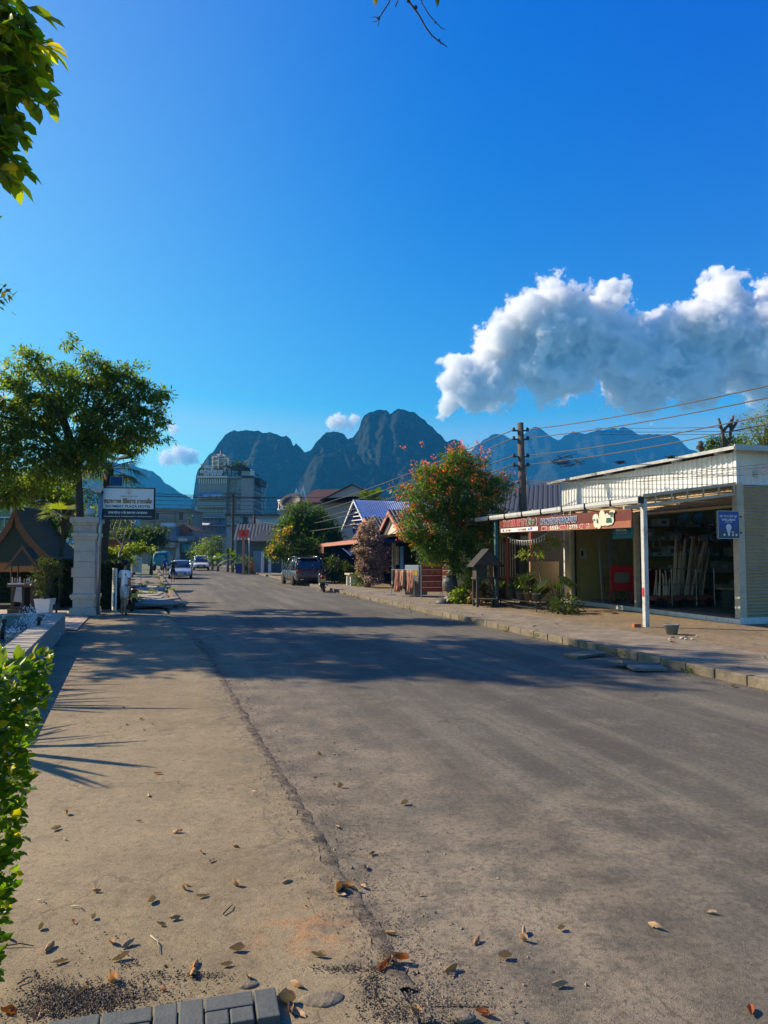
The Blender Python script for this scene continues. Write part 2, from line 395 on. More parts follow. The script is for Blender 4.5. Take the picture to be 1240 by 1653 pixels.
# ---------------------------------------------------------------- clouds (volumes well beyond the haze)
def cloud(blobs, D, label, dens=.017, depth=.8, seed=0.0, amp=1.0):
    s = D / F; cs = []
    for (px, py, r) in blobs:
        p = W(px, py, D); dy = (random.random() - .5) * .6 * r * s
        cs.append((p.x, dy, p.z, r * s))
    x0 = min(c[0] - c[3]*1.35 for c in cs); x1 = max(c[0] + c[3]*1.35 for c in cs); z0 = min(c[2] - c[3]*1.3 for c in cs); z1 = max(c[2] + c[3]*1.4 for c in cs)
    rm = max(c[3] for c in cs); cen = Vector(((x0+x1)/2, D, (z0+z1)/2))
    t = NT('cloud_vapour'); co = t.obj()
    dmin = None
    warp = t.n('TexNoise', Scale=2.2/rm, Detail=3, Roughness=.5); t.set(warp.inputs['Vector'], co)
    wv = t.n('VectorMath', operation='MULTIPLY_ADD'); t.set(wv.inputs[0], warp.outputs['Color']); wv.inputs[1].default_value = (rm*.9,)*3; 
    sub = t.n('VectorMath', operation='SUBTRACT'); t.set(sub.inputs[0], co); sub.inputs[1].default_value = (rm*.45,)*3
    t.set(wv.inputs[2], sub.outputs[0])
    cw = wv.outputs[0]
    for (x, y, z, r) in cs:
        v = t.n('VectorMath', operation='DISTANCE'); t.set(v.inputs[0], cw); v.inputs[1].default_value = (x - cen.x, y, z - cen.z)
        d = t.math('DIVIDE', v.outputs['Value'], r)
        dmin = d if dmin is None else t.n('Math', operation='SMOOTH_MIN').outputs[0] if False else t.math('SMOOTH_MIN', dmin, d, .25)
    nz = t.noise(1.6/rm, 7, .62, co)
    nz2 = t.noise(9/rm, 5, .6, co)
    e = t.math('SUBTRACT', 1.0, dmin)
    e = t.math('ADD', e, t.math('MULTIPLY', t.math('SUBTRACT', nz, .5), 1.95*amp))
    e = t.math('ADD', e, t.math('MULTIPLY', t.math('SUBTRACT', nz2, .5), .8*amp))
    de = t.math('MULTIPLY', t.ramp(e, .0, .12), dens)
    pv = t.n('VolumePrincipled'); pv.inputs['Color'].default_value = (1, 1, 1, 1); pv.inputs['Anisotropy'].default_value = .0
    t.set(pv.inputs['Density'], de); t.t.links.new(pv.outputs[0], t.out.inputs['Volume'])
    t.m.volume_intersection_method = 'FAST' if hasattr(t.m, 'volume_intersection_method') else None
    b = MB().bb(x0-cen.x, x1-cen.x, -rm*1.3, rm*1.3, z0-cen.z, z1-cen.z).build('cloud', t.m); b.location = cen
    try: t.m.cycles.volume_step_rate = 0.22
    except Exception as ex: print('step', ex)
    tag(b, label, 'cloud', 'white clouds over the mountains', 'thing'); b.display_type = 'WIRE'
    return b
cloud([(745,612,38),(790,620,48),(830,570,66),(885,530,70),(895,590,55),(960,545,62),(985,483,26),(1035,595,66),(1000,570,50),(1075,555,58),(1120,600,58),(1150,550,66),(1165,480,44),(1205,520,56),(1250,560,88),(1300,540,90),(720,655,17)], 8500, 'large white cumulus cloud with grey underside on the right')
cloud([(536,682,10),(548,680,13),(572,676,9),(566,686,8)], 8500, 'tiny white cloud left of the tallest mountain peak', .02)
cloud([(270,740,13),(288,732,15),(306,738,14)], 8500, 'small ragged cloud over the left hill', .02)
cloud([(280,693,9)], 8500, 'tiniest cloud puff right beside the big left tree', .02)
cloud([(1205,690,26),(1240,680,30)], 8500, 'low cloud showing through the sparse tree at the right edge', .012)
# ---------------------------------------------------------------- ground, road, pavements
def grid_sheet(name, rows, m, z, kind='structure', th=None, smooth=False):
    """rows: list of (left point xy, right point xy); builds a sheet with optional side skirts"""
    V = []; Fs = []
    for a, b in rows: V += [(a[0], a[1], z), (b[0], b[1], z)]
    for i in range(len(rows) - 1): Fs.append((2*i, 2*i+1, 2*i+3, 2*i+2))
    if th:
        n = len(V); V += [(x, y, zz - th) for x, y, zz in V]
        for i in range(len(rows) - 1):
            Fs += [(2*i, 2*i+2, n+2*i+2, n+2*i), (2*i+1, n+2*i+1, n+2*i+3, 2*i+3)]
        Fs += [(0, n, n+1, 1), (2*len(rows)-2, 2*len(rows)-1, n+2*len(rows)-1, n+2*len(rows)-2)]
    me = bpy.data.meshes.new(name); me.from_pydata(V, [], Fs); me.update()
    o = link(name, me, m); tag(o, kind=kind); return o
def nz(x, s=0.0): return mnoise.noise(Vector((x, s, 0)))

def m_asphalt():
    t = NT('asphalt'); co = t.obj()
    big = t.noise(.35, 6, .6, co); mid = t.noise(2.2, 6, .7, co); fine = t.noise(60, 3, .75, co); grit = t.noise(190, 2, .6, co)
    al = t.mapping(t.mapping(co, (1, 1, 1), (0, 0, -SR)), (1, .06, 1)); streak = t.noise(1.8, 6, .68, al)
    c = t.mix(t.ramp(big, .3, .7), (.088, .080, .062), (.135, .122, .092))
    c = t.mix(t.math('MULTIPLY', t.ramp(streak, .47, .66), .6), c, (.215, .190, .138))
    c = t.mix(t.math('MULTIPLY', t.ramp(streak, .52, .30), .5), c, (.075, .063, .046))
    c = t.mix(t.math('MULTIPLY', t.ramp(mid, .50, .70), .55), c, (.23, .20, .145))
    # dust blown to the left edge of the carriageway
    sx = t.n('SeparateXYZ', Vector=co); d = t.math('SUBTRACT', t.math('ADD', sx.outputs[0], t.math('MULTIPLY', sx.outputs[1], .333)), 1.18)
    dust = t.math('MULTIPLY', t.ramp(d, 2.6, -.1), t.ramp(t.math('ADD', t.math('MULTIPLY', mid, .6), t.math('MULTIPLY', fine, .4)), .36, .62))
    c = t.mix(t.math('MULTIPLY', dust, .85), c, (.30, .235, .15))
    for (gx, gy, r1, am) in ((.5, 4.1, 1.7, .8), (1.6, 5.2, 1.6, .45), (.1, 6.6, 1.0, .5)):
        dd_ = t.n('VectorMath', operation='DISTANCE'); t.set(dd_.inputs[0], co); dd_.inputs[1].default_value = (gx, gy, 0)
        c = t.mix(t.math('MULTIPLY', t.math('MULTIPLY', t.ramp(dd_.outputs['Value'], r1, .1), t.ramp(mid, .38, .6)), am), c, (.31, .25, .165))
    v = t.n('TexVoronoi', Scale=70.0); t.set(v.inputs['Vector'], co)
    sp = t.math('LESS_THAN', v.outputs['Distance'], .12)
    spm = t.math('MULTIPLY', sp, t.math('GREATER_THAN', t.n('SeparateColor', Color=v.outputs['Color']).outputs[0], .80))
    c = t.mix(t.math('MULTIPLY', spm, .75), c, (.34, .29, .23))
    pep = t.noise(24, 5, .8, co); c = t.mix(t.math('MULTIPLY', t.ramp(pep, .52, .40), .5), c, (.06, .048, .034)); c = t.mix(t.math('MULTIPLY', t.ramp(pep, .56, .68), .5), c, (.30, .24, .16))
    g = t.ramp(grit, .3, .7, .5, 1.5, False); c = t.mix(1.0, c, t.n('CombineColor', Red=g, Green=g, Blue=g).outputs[0], 'MULTIPLY')
    xr = t.n('SeparateXYZ', Vector=t.mapping(co, (1,1,1), (0,0,-SR))).outputs[0]
    trk = t.math('ABSOLUTE', t.math('SUBTRACT', t.math('FRACT', t.math('MULTIPLY', t.math('ADD', xr, t.math('MULTIPLY', mid, .5)), .55)), .5))
    c = t.mix(t.math('MULTIPLY', t.ramp(trk, .18, .02), .22), c, (.07, .059, .043))
    crk = t.n('TexVoronoi', Scale=.45, feature='DISTANCE_TO_EDGE'); t.set(crk.inputs['Vector'], t.n('VectorMath', operation='ADD').outputs[0]); vv = crk.inputs['Vector'].links[0].from_node; t.set(vv.inputs[0], co); wn_ = t.n('TexNoise', Scale=1.7, Detail=5.0); t.set(wn_.inputs['Vector'], co); t.set(vv.inputs[1], wn_.outputs['Color'])
    ck = t.math('MULTIPLY', t.math('LESS_THAN', crk.outputs['Distance'], .006), t.ramp(big, .5, .6)); c = t.mix(t.math('MULTIPLY', ck, .6), c, (.05, .04, .03))
    # a few pale worn patches
    pt = t.noise(.9, 3, .5, co); c = t.mix(t.math('MULTIPLY', t.ramp(t.noise(5.5, 5, .7, co), .66, .74), .5), c, (.28, .24, .2))
    h = t.math('ADD', t.math('MULTIPLY', grit, .6), t.math('ADD', t.math('MULTIPLY', fine, .5), t.math('MULTIPLY', mid, 1.6)))
    t.pbr(c, .86, 0, t.bump(h, .8, .012), .3); return t.m
def m_concrete(name='drive_concrete', a=(.20, .158, .092), b=(.285, .228, .134), tan=(.345, .265, .145)):
    t = NT(name); co = t.obj()
    big = t.noise(.5, 7, .62, co); mid = t.noise(3.1, 7, .7, co); fine = t.noise(48, 4, .75, co); grit = t.noise(210, 2, .6, co)
    c = t.mix(t.ramp(big, .32, .68), a, b)
    c = t.mix(t.math('MULTIPLY', t.ramp(mid, .5, .7), .5), c, tan)
    c = t.mix(t.math('MULTIPLY', t.ramp(mid, .46, .30), .4), c, (.13, .10, .065))
    c = t.mix(t.math('MULTIPLY', t.ramp(fine, .58, .8), .5), c, (.38, .30, .19))
    pit = t.ramp(t.noise(34, 3, .6, co), .34, .26); c = t.mix(t.math('MULTIPLY', pit, .6), c, (.13, .105, .08))
    ph = t.n('TexVoronoi', Scale=.55, feature='DISTANCE_TO_EDGE'); w2 = t.n('TexNoise', Scale=2.3, Detail=6.0); t.set(w2.inputs['Vector'], co); ad_ = t.n('VectorMath', operation='ADD'); t.set(ad_.inputs[0], co); t.set(ad_.inputs[1], w2.outputs['Color']); t.set(ph.inputs['Vector'], ad_.outputs[0])
    c = t.mix(t.math('MULTIPLY', t.math('LESS_THAN', ph.outputs['Distance'], .005), .5), c, (.08, .065, .045))
    st_ = t.noise(1.1, 8, .7, co, 1.2); c = t.mix(t.math('MULTIPLY', t.ramp(st_, .55, .7), .35), c, (.13, .105, .075)); c = t.mix(t.math('MULTIPLY', t.ramp(st_, .45, .3), .35), c, (.36, .29, .19))
    # rusty stain and dark grime along the joint with the road
    sx = t.n('SeparateXYZ', Vector=co); d = t.math('SUBTRACT', t.math('ADD', sx.outputs[0], t.math('MULTIPLY', sx.outputs[1], .333)), 1.18)
    gr = t.math('MULTIPLY', t.ramp(d, -.5, -.02), t.ramp(t.noise(7, 6, .75, co), .45, .62)); c = t.mix(t.math('MULTIPLY', gr, .7), c, (.10, .085, .07))
    rs = t.n('VectorMath', operation='DISTANCE'); t.set(rs.inputs[0], co); rs.inputs[1].default_value = (-.42, 3.78, .02)
    ru = t.math('MULTIPLY', t.ramp(rs.outputs['Value'], .42, .02), t.ramp(t.noise(11, 6, .7, co), .42, .6)); c = t.mix(t.math('MULTIPLY', ru, .6), c, (.42, .2, .08))
    pep = t.noise(20, 6, .82, co); c = t.mix(t.math('MULTIPLY', t.ramp(pep, .50, .38), .5), c, (.11, .085, .055)); c = t.mix(t.math('MULTIPLY', t.ramp(pep, .56, .68), .4), c, (.40, .32, .21))
    g = t.ramp(grit, .3, .7, .62, 1.38, False); c = t.mix(1.0, c, t.n('CombineColor', Red=g, Green=g, Blue=g).outputs[0], 'MULTIPLY')
    h = t.math('ADD', t.math('MULTIPLY', grit, .4), t.math('ADD', t.math('MULTIPLY', fine, .6), t.math('MULTIPLY', mid, 2.2)))
    t.pbr(c, .9, 0, t.bump(h, .55, .011), .25); return t.m
def m_paver(name, c1, c2, mortar, sx=.4, sy=.2, rot=0.0, mort=.012):
    t = NT(name); co = t.obj(); mp = t.mapping(co, (1,1,1), (0, 0, rot))
    br = t.n('TexBrick', Scale=1.0); t.set(br.inputs['Vector'], mp); br.offset = .5
    br.inputs['Color1'].default_value = (*c1, 1); br.inputs['Color2'].default_value = (*c2, 1); br.inputs['Mortar'].default_value = (*mortar, 1)
    br.inputs['Mortar Size'].default_value = mort; br.inputs['Brick Width'].default_value = sx; br.inputs['Row Height'].default_value = sy; br.inputs['Bias'].default_value = 0; br.inputs['Mortar Smooth'].default_value = .3
    n1 = t.noise(1.3, 7, .68, co); n2 = t.noise(40, 4, .7, co)
    f = t.math('ADD', t.math('MULTIPLY', n1, .7), t.math('MULTIPLY', n2, .3)); f = t.ramp(f, .32, .68, .62, 1.35, False)
    c = t.mix(1.0, br.outputs['Color'], t.n('CombineColor', Red=f, Green=f, Blue=f).outputs[0], 'MULTIPLY')
    c = t.mix(t.math('MULTIPLY', t.ramp(t.noise(.8, 6, .7, co), .5, .66), .5), c, (.34, .26, .17))
    h = t.math('ADD', t.math('MULTIPLY', br.outputs['Fac'], -1.0), t.math('MULTIPLY', n2, .4))
    t.pbr(c, .85, 0, t.bump(h, .5, .008), .3); return t.m
M_asph = m_asphalt(); M_conc = m_concrete()
M_dirt = m_concrete('packed_earth', (.20, .145, .08), (.285, .21, .118), (.25, .175, .096))
M_pave = m_paver('pavement_slabs', (.19, .158, .11), (.25, .208, .148), (.08, .065, .045), .42, .21, -SR)
M_kerb = mat('kerb_concrete', (.19, .155, .105), .9, .5, 4, .7, dirt=.85, bd=.02)
M_gar = m_paver('garden_paving', (.38, .30, .23), (.45, .37, .29), (.18, .15, .12), .4, .4, -SR)

gm = MB(); gm.bb(-3900, 3900, -150, 3350, -.3, -.06)
g_ = gm.build('ground', mat('far_ground', (.10, .11, .05), .95, .4, .02, .3, bscale=.5)); tag(g_, kind='structure')
# carriageway
rows = []
y = -2.0
while y < 175:
    rows.append(((KL(y) + .05 * nz(y * 1.7, 3) + .03 * nz(y*6, 5) - .35, y), (KR(y) + .02, y))); y += .35 if y < 30 else 4
grid_sheet('road', rows, M_asph, 0.0)
# concrete driveway on the left: raised a little, ragged broken edge to the road
rows = []; y = 1.2
while y < 25.3:
    e = KL(y) - .02 + .045 * nz(y * 2.1, 1) + .022 * nz(y * 9, 2) + .01 * nz(y * 30, 7)
    if y > 14: e -= (y - 14) * .045
    rows.append(((-26, y + (.0 if y > 3.5 else 0)), (e, y))); y += .05 if y < 12 else .2
drive = grid_sheet('driveway', rows, M_conc, .022, th=.09)
# dark clay pavers in the corner
M_dp = mat('dark_paver', (.085, .095, .09), .7, .3, 9, .35, dirt=.3)
c0 = G(447, 1616); c1 = G(185, 1658); ex = (c0 - c1).normalized(); ey = Vector((-ex.y, ex.x, 0))
pv_ = MB(); an = math.atan2(ex.y, ex.x)
def pav(u, v, lu, lv): 
    p = c0 + ex * (u + lu/2) + ey * (v + lv/2); pv_.box((p.x, p.y, .035 + .003*nz(u*31+v*7)), (lu - .006, lv - .006, .06), rz=an + .01*nz(u*17, v))
pav(-.105, -.205, .1, .205)
for k in range(9):
    u = -.105 - .205*(k+1)
    if k % 3 == 1: pav(u, -.205, .1, .205); pav(u+.1, -.205, .105, .205)
    else: pav(u, -.102, .205, .102); pav(u + (.0 if k%2 else .1), -.205, .1, .102); pav(u + (.1 if k%2 else .0), -.205, .1, .102)
o = pv_.build('paving', M_dp, bevel=.006); tag(o, kind='structure')

# right pavement with kerb stones
rows = []; y = 1.0
PW = 2.35
while y < 62:
    rows.append(((KR(y, .17), y), (KR(y, PW), y))); y += 1.5
grid_sheet('pavement', rows, M_pave, .135, th=.1)
rows = [((KR(y, .17), y), (KR(y, 2.2), y)) for y in np.arange(64, 150, 4)]
grid_sheet('pavement', rows, M_pave, .135, th=.1)
rows = [((KR(y, PW), y), (KR(y, 30 if y < 60 else 60), y)) for y in np.arange(1, 160, 3)]
grid_sheet('forecourt', rows, M_dirt, .125)
def kerbstones(name, fx, y0, y1, h, seed, L=.62, drop=()):
    b = MB(); y = y0; i = 0
    while y < y1:
        l = L * (1 + .15 * nz(i * 1.3, seed)); yc = y + l / 2
        hh = h + .012 * nz(i * 2.7, seed)
        if any(a < yc < c for a, c in drop): hh = h * .45
        b.box((fx(yc) + .085 + .012 * nz(i*3.1, seed), yc, hh / 2 - .03), (.17, l * 1.04 - .02, hh + .06), rz=SR + .012 * nz(i * 5.1, seed), ry=.03 * nz(i * 4.1, seed))
        y += l; i += 1
    o = b.build(name, M_kerb, bevel=.014); tag(o, kind='structure'); return o
kerbstones('kerb', lambda y: KR(y), 1, 62, .15, 3.0, drop=((38.5, 40.2),))
kerbstones('kerb', lambda y: KR(y), 64, 150, .15, 8.0)
# a gap in the kerb where it has sunk, with rubble beside it
# left side: broken pavement beyond the driveway
rows = [((KL(y, -2.7), y), (KL(y, -.2), y)) for y in np.arange(25.6, 60, 1.0)]
M_rub = m_concrete('dug_earth', (.13, .11, .085), (.24, .20, .15), (.28, .23, .16))
V = []; Fs = []; ny, nx = 120, 16
for j in range(ny):
    y = 25.7 + j * .3
    for i in range(nx):
        o_ = -2.9 + i * (2.72 / (nx - 1))
        V.append((KL(y, o_), y, .06 + .07 * mnoise.fractal(Vector((o_ * 1.6, y * 1.1, 3)), .8, 2, 4)))
Fs = [(j*nx+i, j*nx+i+1, (j+1)*nx+i+1, (j+1)*nx+i) for j in range(ny-1) for i in range(nx-1)]
me = bpy.data.meshes.new('earth'); me.from_pydata(V, [], Fs); me.update(); tag(link('earth', me, M_rub, None, True), kind='structure')
b = MB(); y = 25.9; i = 0
while y < 120:
    if not (39.5 < y < 42.5): b.box((KL(y, -.1) + .02*nz(i*3.3,2), y + .5, .085), (.2, .98, .21), rz=math.atan(.333) + .02 * nz(i*1.7, 4), rx=.02*nz(i*2.9, 6))
    y += 1.02; i += 1
tag(b.build('kerb', M_kerb, bevel=.015), kind='structure')
rows = [((-60, y), (KL(y, -2.5), y)) for y in np.arange(25.4, 160, 3)]
grid_sheet('garden_ground', rows, mat('garden_soil', (.11, .10, .06), .95, .4, .8, .5), .02)
rows = [((-30, y), (KL(y, -2.9), y)) for y in np.arange(18.2, 25, .8)]
grid_sheet('garden_paving', rows, M_gar, .05)
# tilted concrete slabs torn out of the left pavement
M_slab = mat('broken_slab', (.36, .31, .25), .9, .3, 5, .5, dirt=.4, bd=.02)
sl_defs = [(243, 942, 30, 1.0, .42, 5), (240, 936, 31.5, 1.0, .4, -4), (248, 949, 28.6, 1.1, .45, 8), (262, 958, 28.2, 1.3, .4, -9), (236, 958, 27.6, 1.0, .4, 3), (270, 966, 27, 1.5, .4, 5), (232, 973, 26.3, 1.5, .42, -3), (255, 973, 26.3, 1.3, .4, 4), (280, 973, 26.2, 1.0, .36, -2), (237, 930, 34, 1.5, .5, 6), (243, 924, 37.5, 1.6, .6, -3), (232, 921, 40, 1.5, .6, 4)]
descr = ['bleached slab lying flat in the dug-up pavement', 'grey slab resting loose on the rubble']
for i, (px, py, Y, lx, ly, tilt) in enumerate(sl_defs):
    c = W(px, py, Y); x = c.x
    b = MB(); b.box((0, 0, 0), (lx, ly, .07)); n = len(b.v)
    o = b.build('concrete_slab', M_slab, bevel=.01); o.location = (x, Y, .15 + .04 * nz(i * 7.1)); o.rotation_euler = (R(7) * nz(i*3.7, 5) + .12, R(tilt * .6), R(4) * nz(i, 3))
    tag(o, 'broken concrete slab torn up and lying loose in the dug-up left pavement', 'slab', 'broken slabs of the torn-up pavement')
# ---------------------------------------------------------------- lettering
def text_geo(s, size=1.0, bold=0.0):
    cu = bpy.data.curves.new('lettering', 'FONT'); cu.body = s; cu.size = size; cu.align_x = 'CENTER'; cu.align_y = 'CENTER'; cu.offset = bold; cu.resolution_u = 3
    o = bpy.data.objects.new('lettering', cu); COL.objects.link(o)
    dg = bpy.context.evaluated_depsgraph_get(); ev = o.evaluated_get(dg); me = bpy.data.meshes.new_from_object(ev)
    V = np.array([v.co[:] for v in me.vertices]) if len(me.vertices) else np.zeros((0, 3)); Fs = [tuple(p.vertices) for p in me.polygons]
    bpy.data.objects.remove(o); bpy.data.curves.remove(cu); bpy.data.meshes.remove(me)
    return V, Fs
def put_text(mb, s, M, width=None, height=None, bold=0.0, italic=0.0):
    """flat lettering fitted to a width x height box in local XY, placed by matrix M"""
    V, Fs = text_geo(s, 1.0, bold)
    if len(V) == 0: return
    lo, hi = V.min(0), V.max(0); c = (lo + hi) / 2; V = V - c
    sx = width / (hi[0] - lo[0]) if width else None; sy = height / (hi[1] - lo[1]) if height else None
    sx = sx or sy; sy = sy or sx
    V[:, 0] *= sx; V[:, 1] *= sy; V[:, 0] += V[:, 1] * italic
    mb.add([M @ Vector((v[0], v[1], 0)) for v in V], Fs)
# Lao letters drawn as pen strokes on a 1 x 1 em (loops, bowls, tails, vowel marks above)
LAO = {
 'k': [[(.1,0),(.1,.7),(.3,.9),(.5,.7),(.5,.0)],[(.1,.35),(.3,.5),(.3,.3)]], 'n': [[(.1,.8),(.2,.9),(.25,.75),(.15,.7)],[(.2,.75),(.2,.1),(.3,.0),(.5,.35),(.5,.9)],[(.5,.35),(.65,.05)]],
 'h': [[(.1,.7),(.2,.9),(.3,.7),(.15,.6)],[(.2,.6),(.2,0)],[(.2,.5),(.45,.75),(.6,.5),(.6,0)]], 'a': [[(.1,.75),(.3,.9),(.45,.7),(.45,0)]],
 's': [[(.1,.6),(.25,.9),(.5,.8),(.55,.5),(.5,.05),(.2,0),(.1,.3),(.3,.4)],[(.5,.85),(.65,1.0)]], 'm': [[(.1,.9),(.1,.1),(.25,.0),(.3,.2),(.12,.25)],[(.3,.1),(.55,.35),(.55,.9)]],
 'b': [[(.1,.75),(.2,.9),(.28,.75),(.15,.7)],[(.2,.7),(.15,.1),(.35,0),(.55,.1),(.55,.9)]], 'y': [[(.15,.9),(.1,.55),(.3,.45),(.1,.2),(.3,0),(.55,.1),(.55,.9)]],
 'o': [[(.5,.7),(.3,.9),(.1,.6),(.1,.3),(.3,0),(.5,.3),(.5,.7)],[(.3,.45),(.45,.45)]], 'g': [[(.1,.1),(.2,0),(.3,.1),(.2,.25),(.1,.1)],[(.3,.1),(.55,.5),(.5,.8),(.3,.9),(.1,.7)]],
 'e': [[(.2,0),(.1,.15),(.2,.3),(.3,.15),(.2,0)],[(.1,.15),(.12,.9)]], 'i': [[(.1,1.15),(.3,1.3),(.5,1.15),(.1,1.15)]], 'u': [[(.3,-.1),(.4,-.3),(.5,-.15)]], 'c': [[(.1,.7),(.3,.9),(.5,.6),(.5,.2),(.3,0),(.15,.2),(.3,.4)]],
}
def lao(mb, s, M, width, height, th=.09):
    """row of stroke-drawn letters"""
    adv = 0; strokes = []
    for ch in s:
        if ch == ' ': adv += .45; continue
        comb = ch in 'iu'
        for st in LAO.get(ch, LAO['n']): strokes.append([(x + adv - (.72 if comb else 0), y) for x, y in st])
        if not comb: adv += .72
    sx = width / max(adv, .1); sy = height
    w = th * height
    for st in strokes:
        P = [Vector((x * sx - width / 2, y * sy - height / 2)) for x, y in st]
        for a, b in zip(P, P[1:]):
            d = (b - a); L = d.length
            if L < 1e-6: continue
            d /= L; nn = Vector((-d.y, d.x)) * w * .5; a2 = a - d * w * .3; b2 = b + d * w * .3
            mb.add([M @ Vector((*q, 0)) for q in (a2 - nn, b2 - nn, b2 + nn, a2 + nn)], [(0, 1, 2, 3)])
def face_mat(o, right, up=(0, 0, 1)):
    """matrix: local X = right, local Y = up, local Z = towards the reader"""
    r = Vector(right).normalized(); u = Vector(up).normalized(); n = r.cross(u)
    u = n.cross(r)
    return Matrix(((r.x, u.x, n.x, o[0]), (r.y, u.y, n.y, o[1]), (r.z, u.z, n.z, o[2]), (0, 0, 0, 1)))
# ---------------------------------------------------------------- hardware shop on the right
M_white = mat('white_sheet', (.68, .68, .66), .5, .08, 2, .08, dirt=.3)
M_gal = mat('galvanised', (.42, .42, .40), .5, .2, 5, .15, metal=.35, dirt=.3)
M_beige = mat('beige_shutter', (.36, .265, .155), .55, .12, 3, .1, dirt=.3)
M_cream = mat('cream_steel', (.50, .42, .31), .6, .15, 4, .15, dirt=.4)
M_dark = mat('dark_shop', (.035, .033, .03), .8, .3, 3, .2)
M_tile = mat('white_tile', (.62, .62, .6), .4, .1, 3, .1, dirt=.3)
M_yel = mat('ochre_plaster', (.47, .33, .10), .85, .15, 2, .2, dirt=.2)
M_floor = mat('shop_floor', (.16, .16, .155), .5, .2, 2, .1, dirt=.3)
M_black = mat('black_paint', (.015, .015, .016), .5, .3, 8, .1)
M_wood = mat('old_wood', (.18, .12, .07), .8, .35, 6, .4)
M_lum = mat('pale_lumber', (.50, .43, .33), .8, .25, 8, .3)
M_red = mat('red_paint', (.55, .02, .02), .45, .15, 6, .1)
M_maroon = mat('maroon_plastic', (.10, .012, .015), .4, .2, 5, .1)
M_steel = mat('steel', (.35, .35, .36), .35, .15, 8, .1, metal=.7)
SA = R(16); OA = Vector((9.4, 18.9, 0))
def SW(x, y, z=0):
    return Vector((OA.x + x*math.cos(SA) - y*math.sin(SA), OA.y + x*math.sin(SA) + y*math.cos(SA), z))
shop = empty('hardware_shop', OA, SA, 'open-fronted hardware shop with white corrugated upper wall and beige shuttered end', 'shop')
P = shop
MB().bb(-.12, 9, -.12, 9.2, 0, .24).build('floor', M_floor, P)
b = MB(); 
for k in range(22): b.bb(-.16, -.122, -.16 + k*.42, -.16 + k*.42 + .41, 0, .26)
for k in range(22): b.bb(-.12 + k*.42, -.12 + k*.42 + .41, -.16, -.122, 0, .30)
b.build('plinth', M_tile, P, bevel=.004)
# walls
MB().bb(0.0, 9, 8.4, 8.55, .24, 4.5).build('wall', M_yel, P)
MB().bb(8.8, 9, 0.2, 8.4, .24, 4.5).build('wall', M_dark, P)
b = MB(); b.corr((.16, -.10, .30), (9.0, 0, 0), (0, 0, .01), .1, .0)
sh = MB()
zz = .30
n = 38; V = []
for k in range(n * 6 + 1):
    z = .30 + (3.78 - .30) * k / (n * 6); off = .018 * math.sin(2 * math.pi * k / 6)
    V += [(.13, -.06 + off, z), (9.0, -.06 + off, z)]
sh.add(V, [(2*i, 2*i+1, 2*i+3, 2*i+2) for i in range(n*6)])
sh.build('shutter', M_beige, P, True)
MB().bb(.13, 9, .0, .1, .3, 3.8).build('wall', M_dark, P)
# half-raised shutter above the opening
V = []; n = 7
for k in range(n * 6 + 1):
    z = 3.28 + .56 * k / (n * 6); off = .016 * math.sin(2 * math.pi * k / 6)
    V += [(.12 + off, .10, z), (.12 + off, 8.3, z)]
MB().add(V, [(2*i, 2*i+1, 2*i+3, 2*i+2) for i in range(n*6)]).build('shutter', M_beige, P, True)
MB().bb(.02, .30, .1, 8.3, 3.22, 3.275).build('rail', M_cream, P)
# columns
b = MB().bb(-.1, .12, -.1, .09, .26, 3.84); b.build('column', M_cream, P, bevel=.008)
MB().bb(-.04, .12, 4.40, 4.52, .24, 3.24).build('column', M_cream, P, bevel=.006)
MB().bb(-.08, .06, 8.3, 8.42, .24, 3.5).build('column', mat('yellow_column', (.62, .50, .28), .7, .12, 4, .2, dirt=.3), P, bevel=.006)
MB().bb(.07, .10, 8.22, 8.28, .24, 3.3).build('pipe', M_black, P)
# upper white corrugated walls
ub = MB(); ub.corr((-.02, 9.0, 3.82), (0, -9.0, 0), (0, 0, .86), .2, .035, trap=True); ub.build('upper_wall', M_white, P)
ub = MB(); ub.corr((-.02, -.02, 3.82), (9, 0, 0), (0, 0, .95), .2, .035, trap=True); ub.build('upper_wall', M_white, P)
MB().bb(-.07, .02, -.07, .02, 3.80, 4.72).build('trim', M_white, P)
MB().bb(.05, 9, 8.98, 9.06, 0.2, 4.7).build('wall', M_white, P)
# roof with deep overhang
rf = MB(); rf.corr((-.36, -.35, 4.80), (0, 9.9, 0), (9.4, 0, .35), .19, .03, trap=True); r_ = rf.build('roof', M_gal, P)
b = MB(); b.bb(-.38, -.34, -.35, 9.55, 4.70, 4.79); b.bb(-.36, 9, -.37, -.33, 4.68, 4.83)
b.build('roof_edge', M_gal, P)
b = MB()
for k in range(6): b.bb(-.33, .0, .35 + k * 1.75, .43 + k*1.75, 4.66, 4.775)
b.each('rafter', M_gal, P)
# awning: sheet roof down to the gutter
GU = [(-2.93, -.05), (-3.62, 10.2)]
aw = MB()
o0 = Vector((GU[0][0], GU[0][1], 3.40)); u_ = Vector((GU[1][0]-GU[0][0], GU[1][1]-GU[0][1], -.10)); 
aw.corr(o0, u_, (2.88, 0, .42), .19, .022); aw.build('awning_roof', M_gal, P)
gt = MB(); n = 9
for k in range(n):
    a = Vector((GU[0][0], GU[0][1], 3.33)) + u_ * (k / n); c = Vector((GU[0][0], GU[0][1], 3.33)) + u_ * ((k + 1) / n - .004)
    d = (c - a).normalized(); s = Vector((-1, 0, 0))
    pts = [(-.02, .06), (-.15, .07), (-.15, -.01), (-.12, -.075), (-.02, -.08)]
    V = [a + Vector((x, 0, z)) for x, z in pts] + [c + Vector((x, 0, z)) for x, z in pts]; m = len(pts)
    gt.add(V, [(i, i+1, m+i+1, m+i) for i in range(m-1)] + [(m-1, 0, m, 2*m-1)] + [tuple(range(m))[::-1], tuple(range(m, 2*m))])
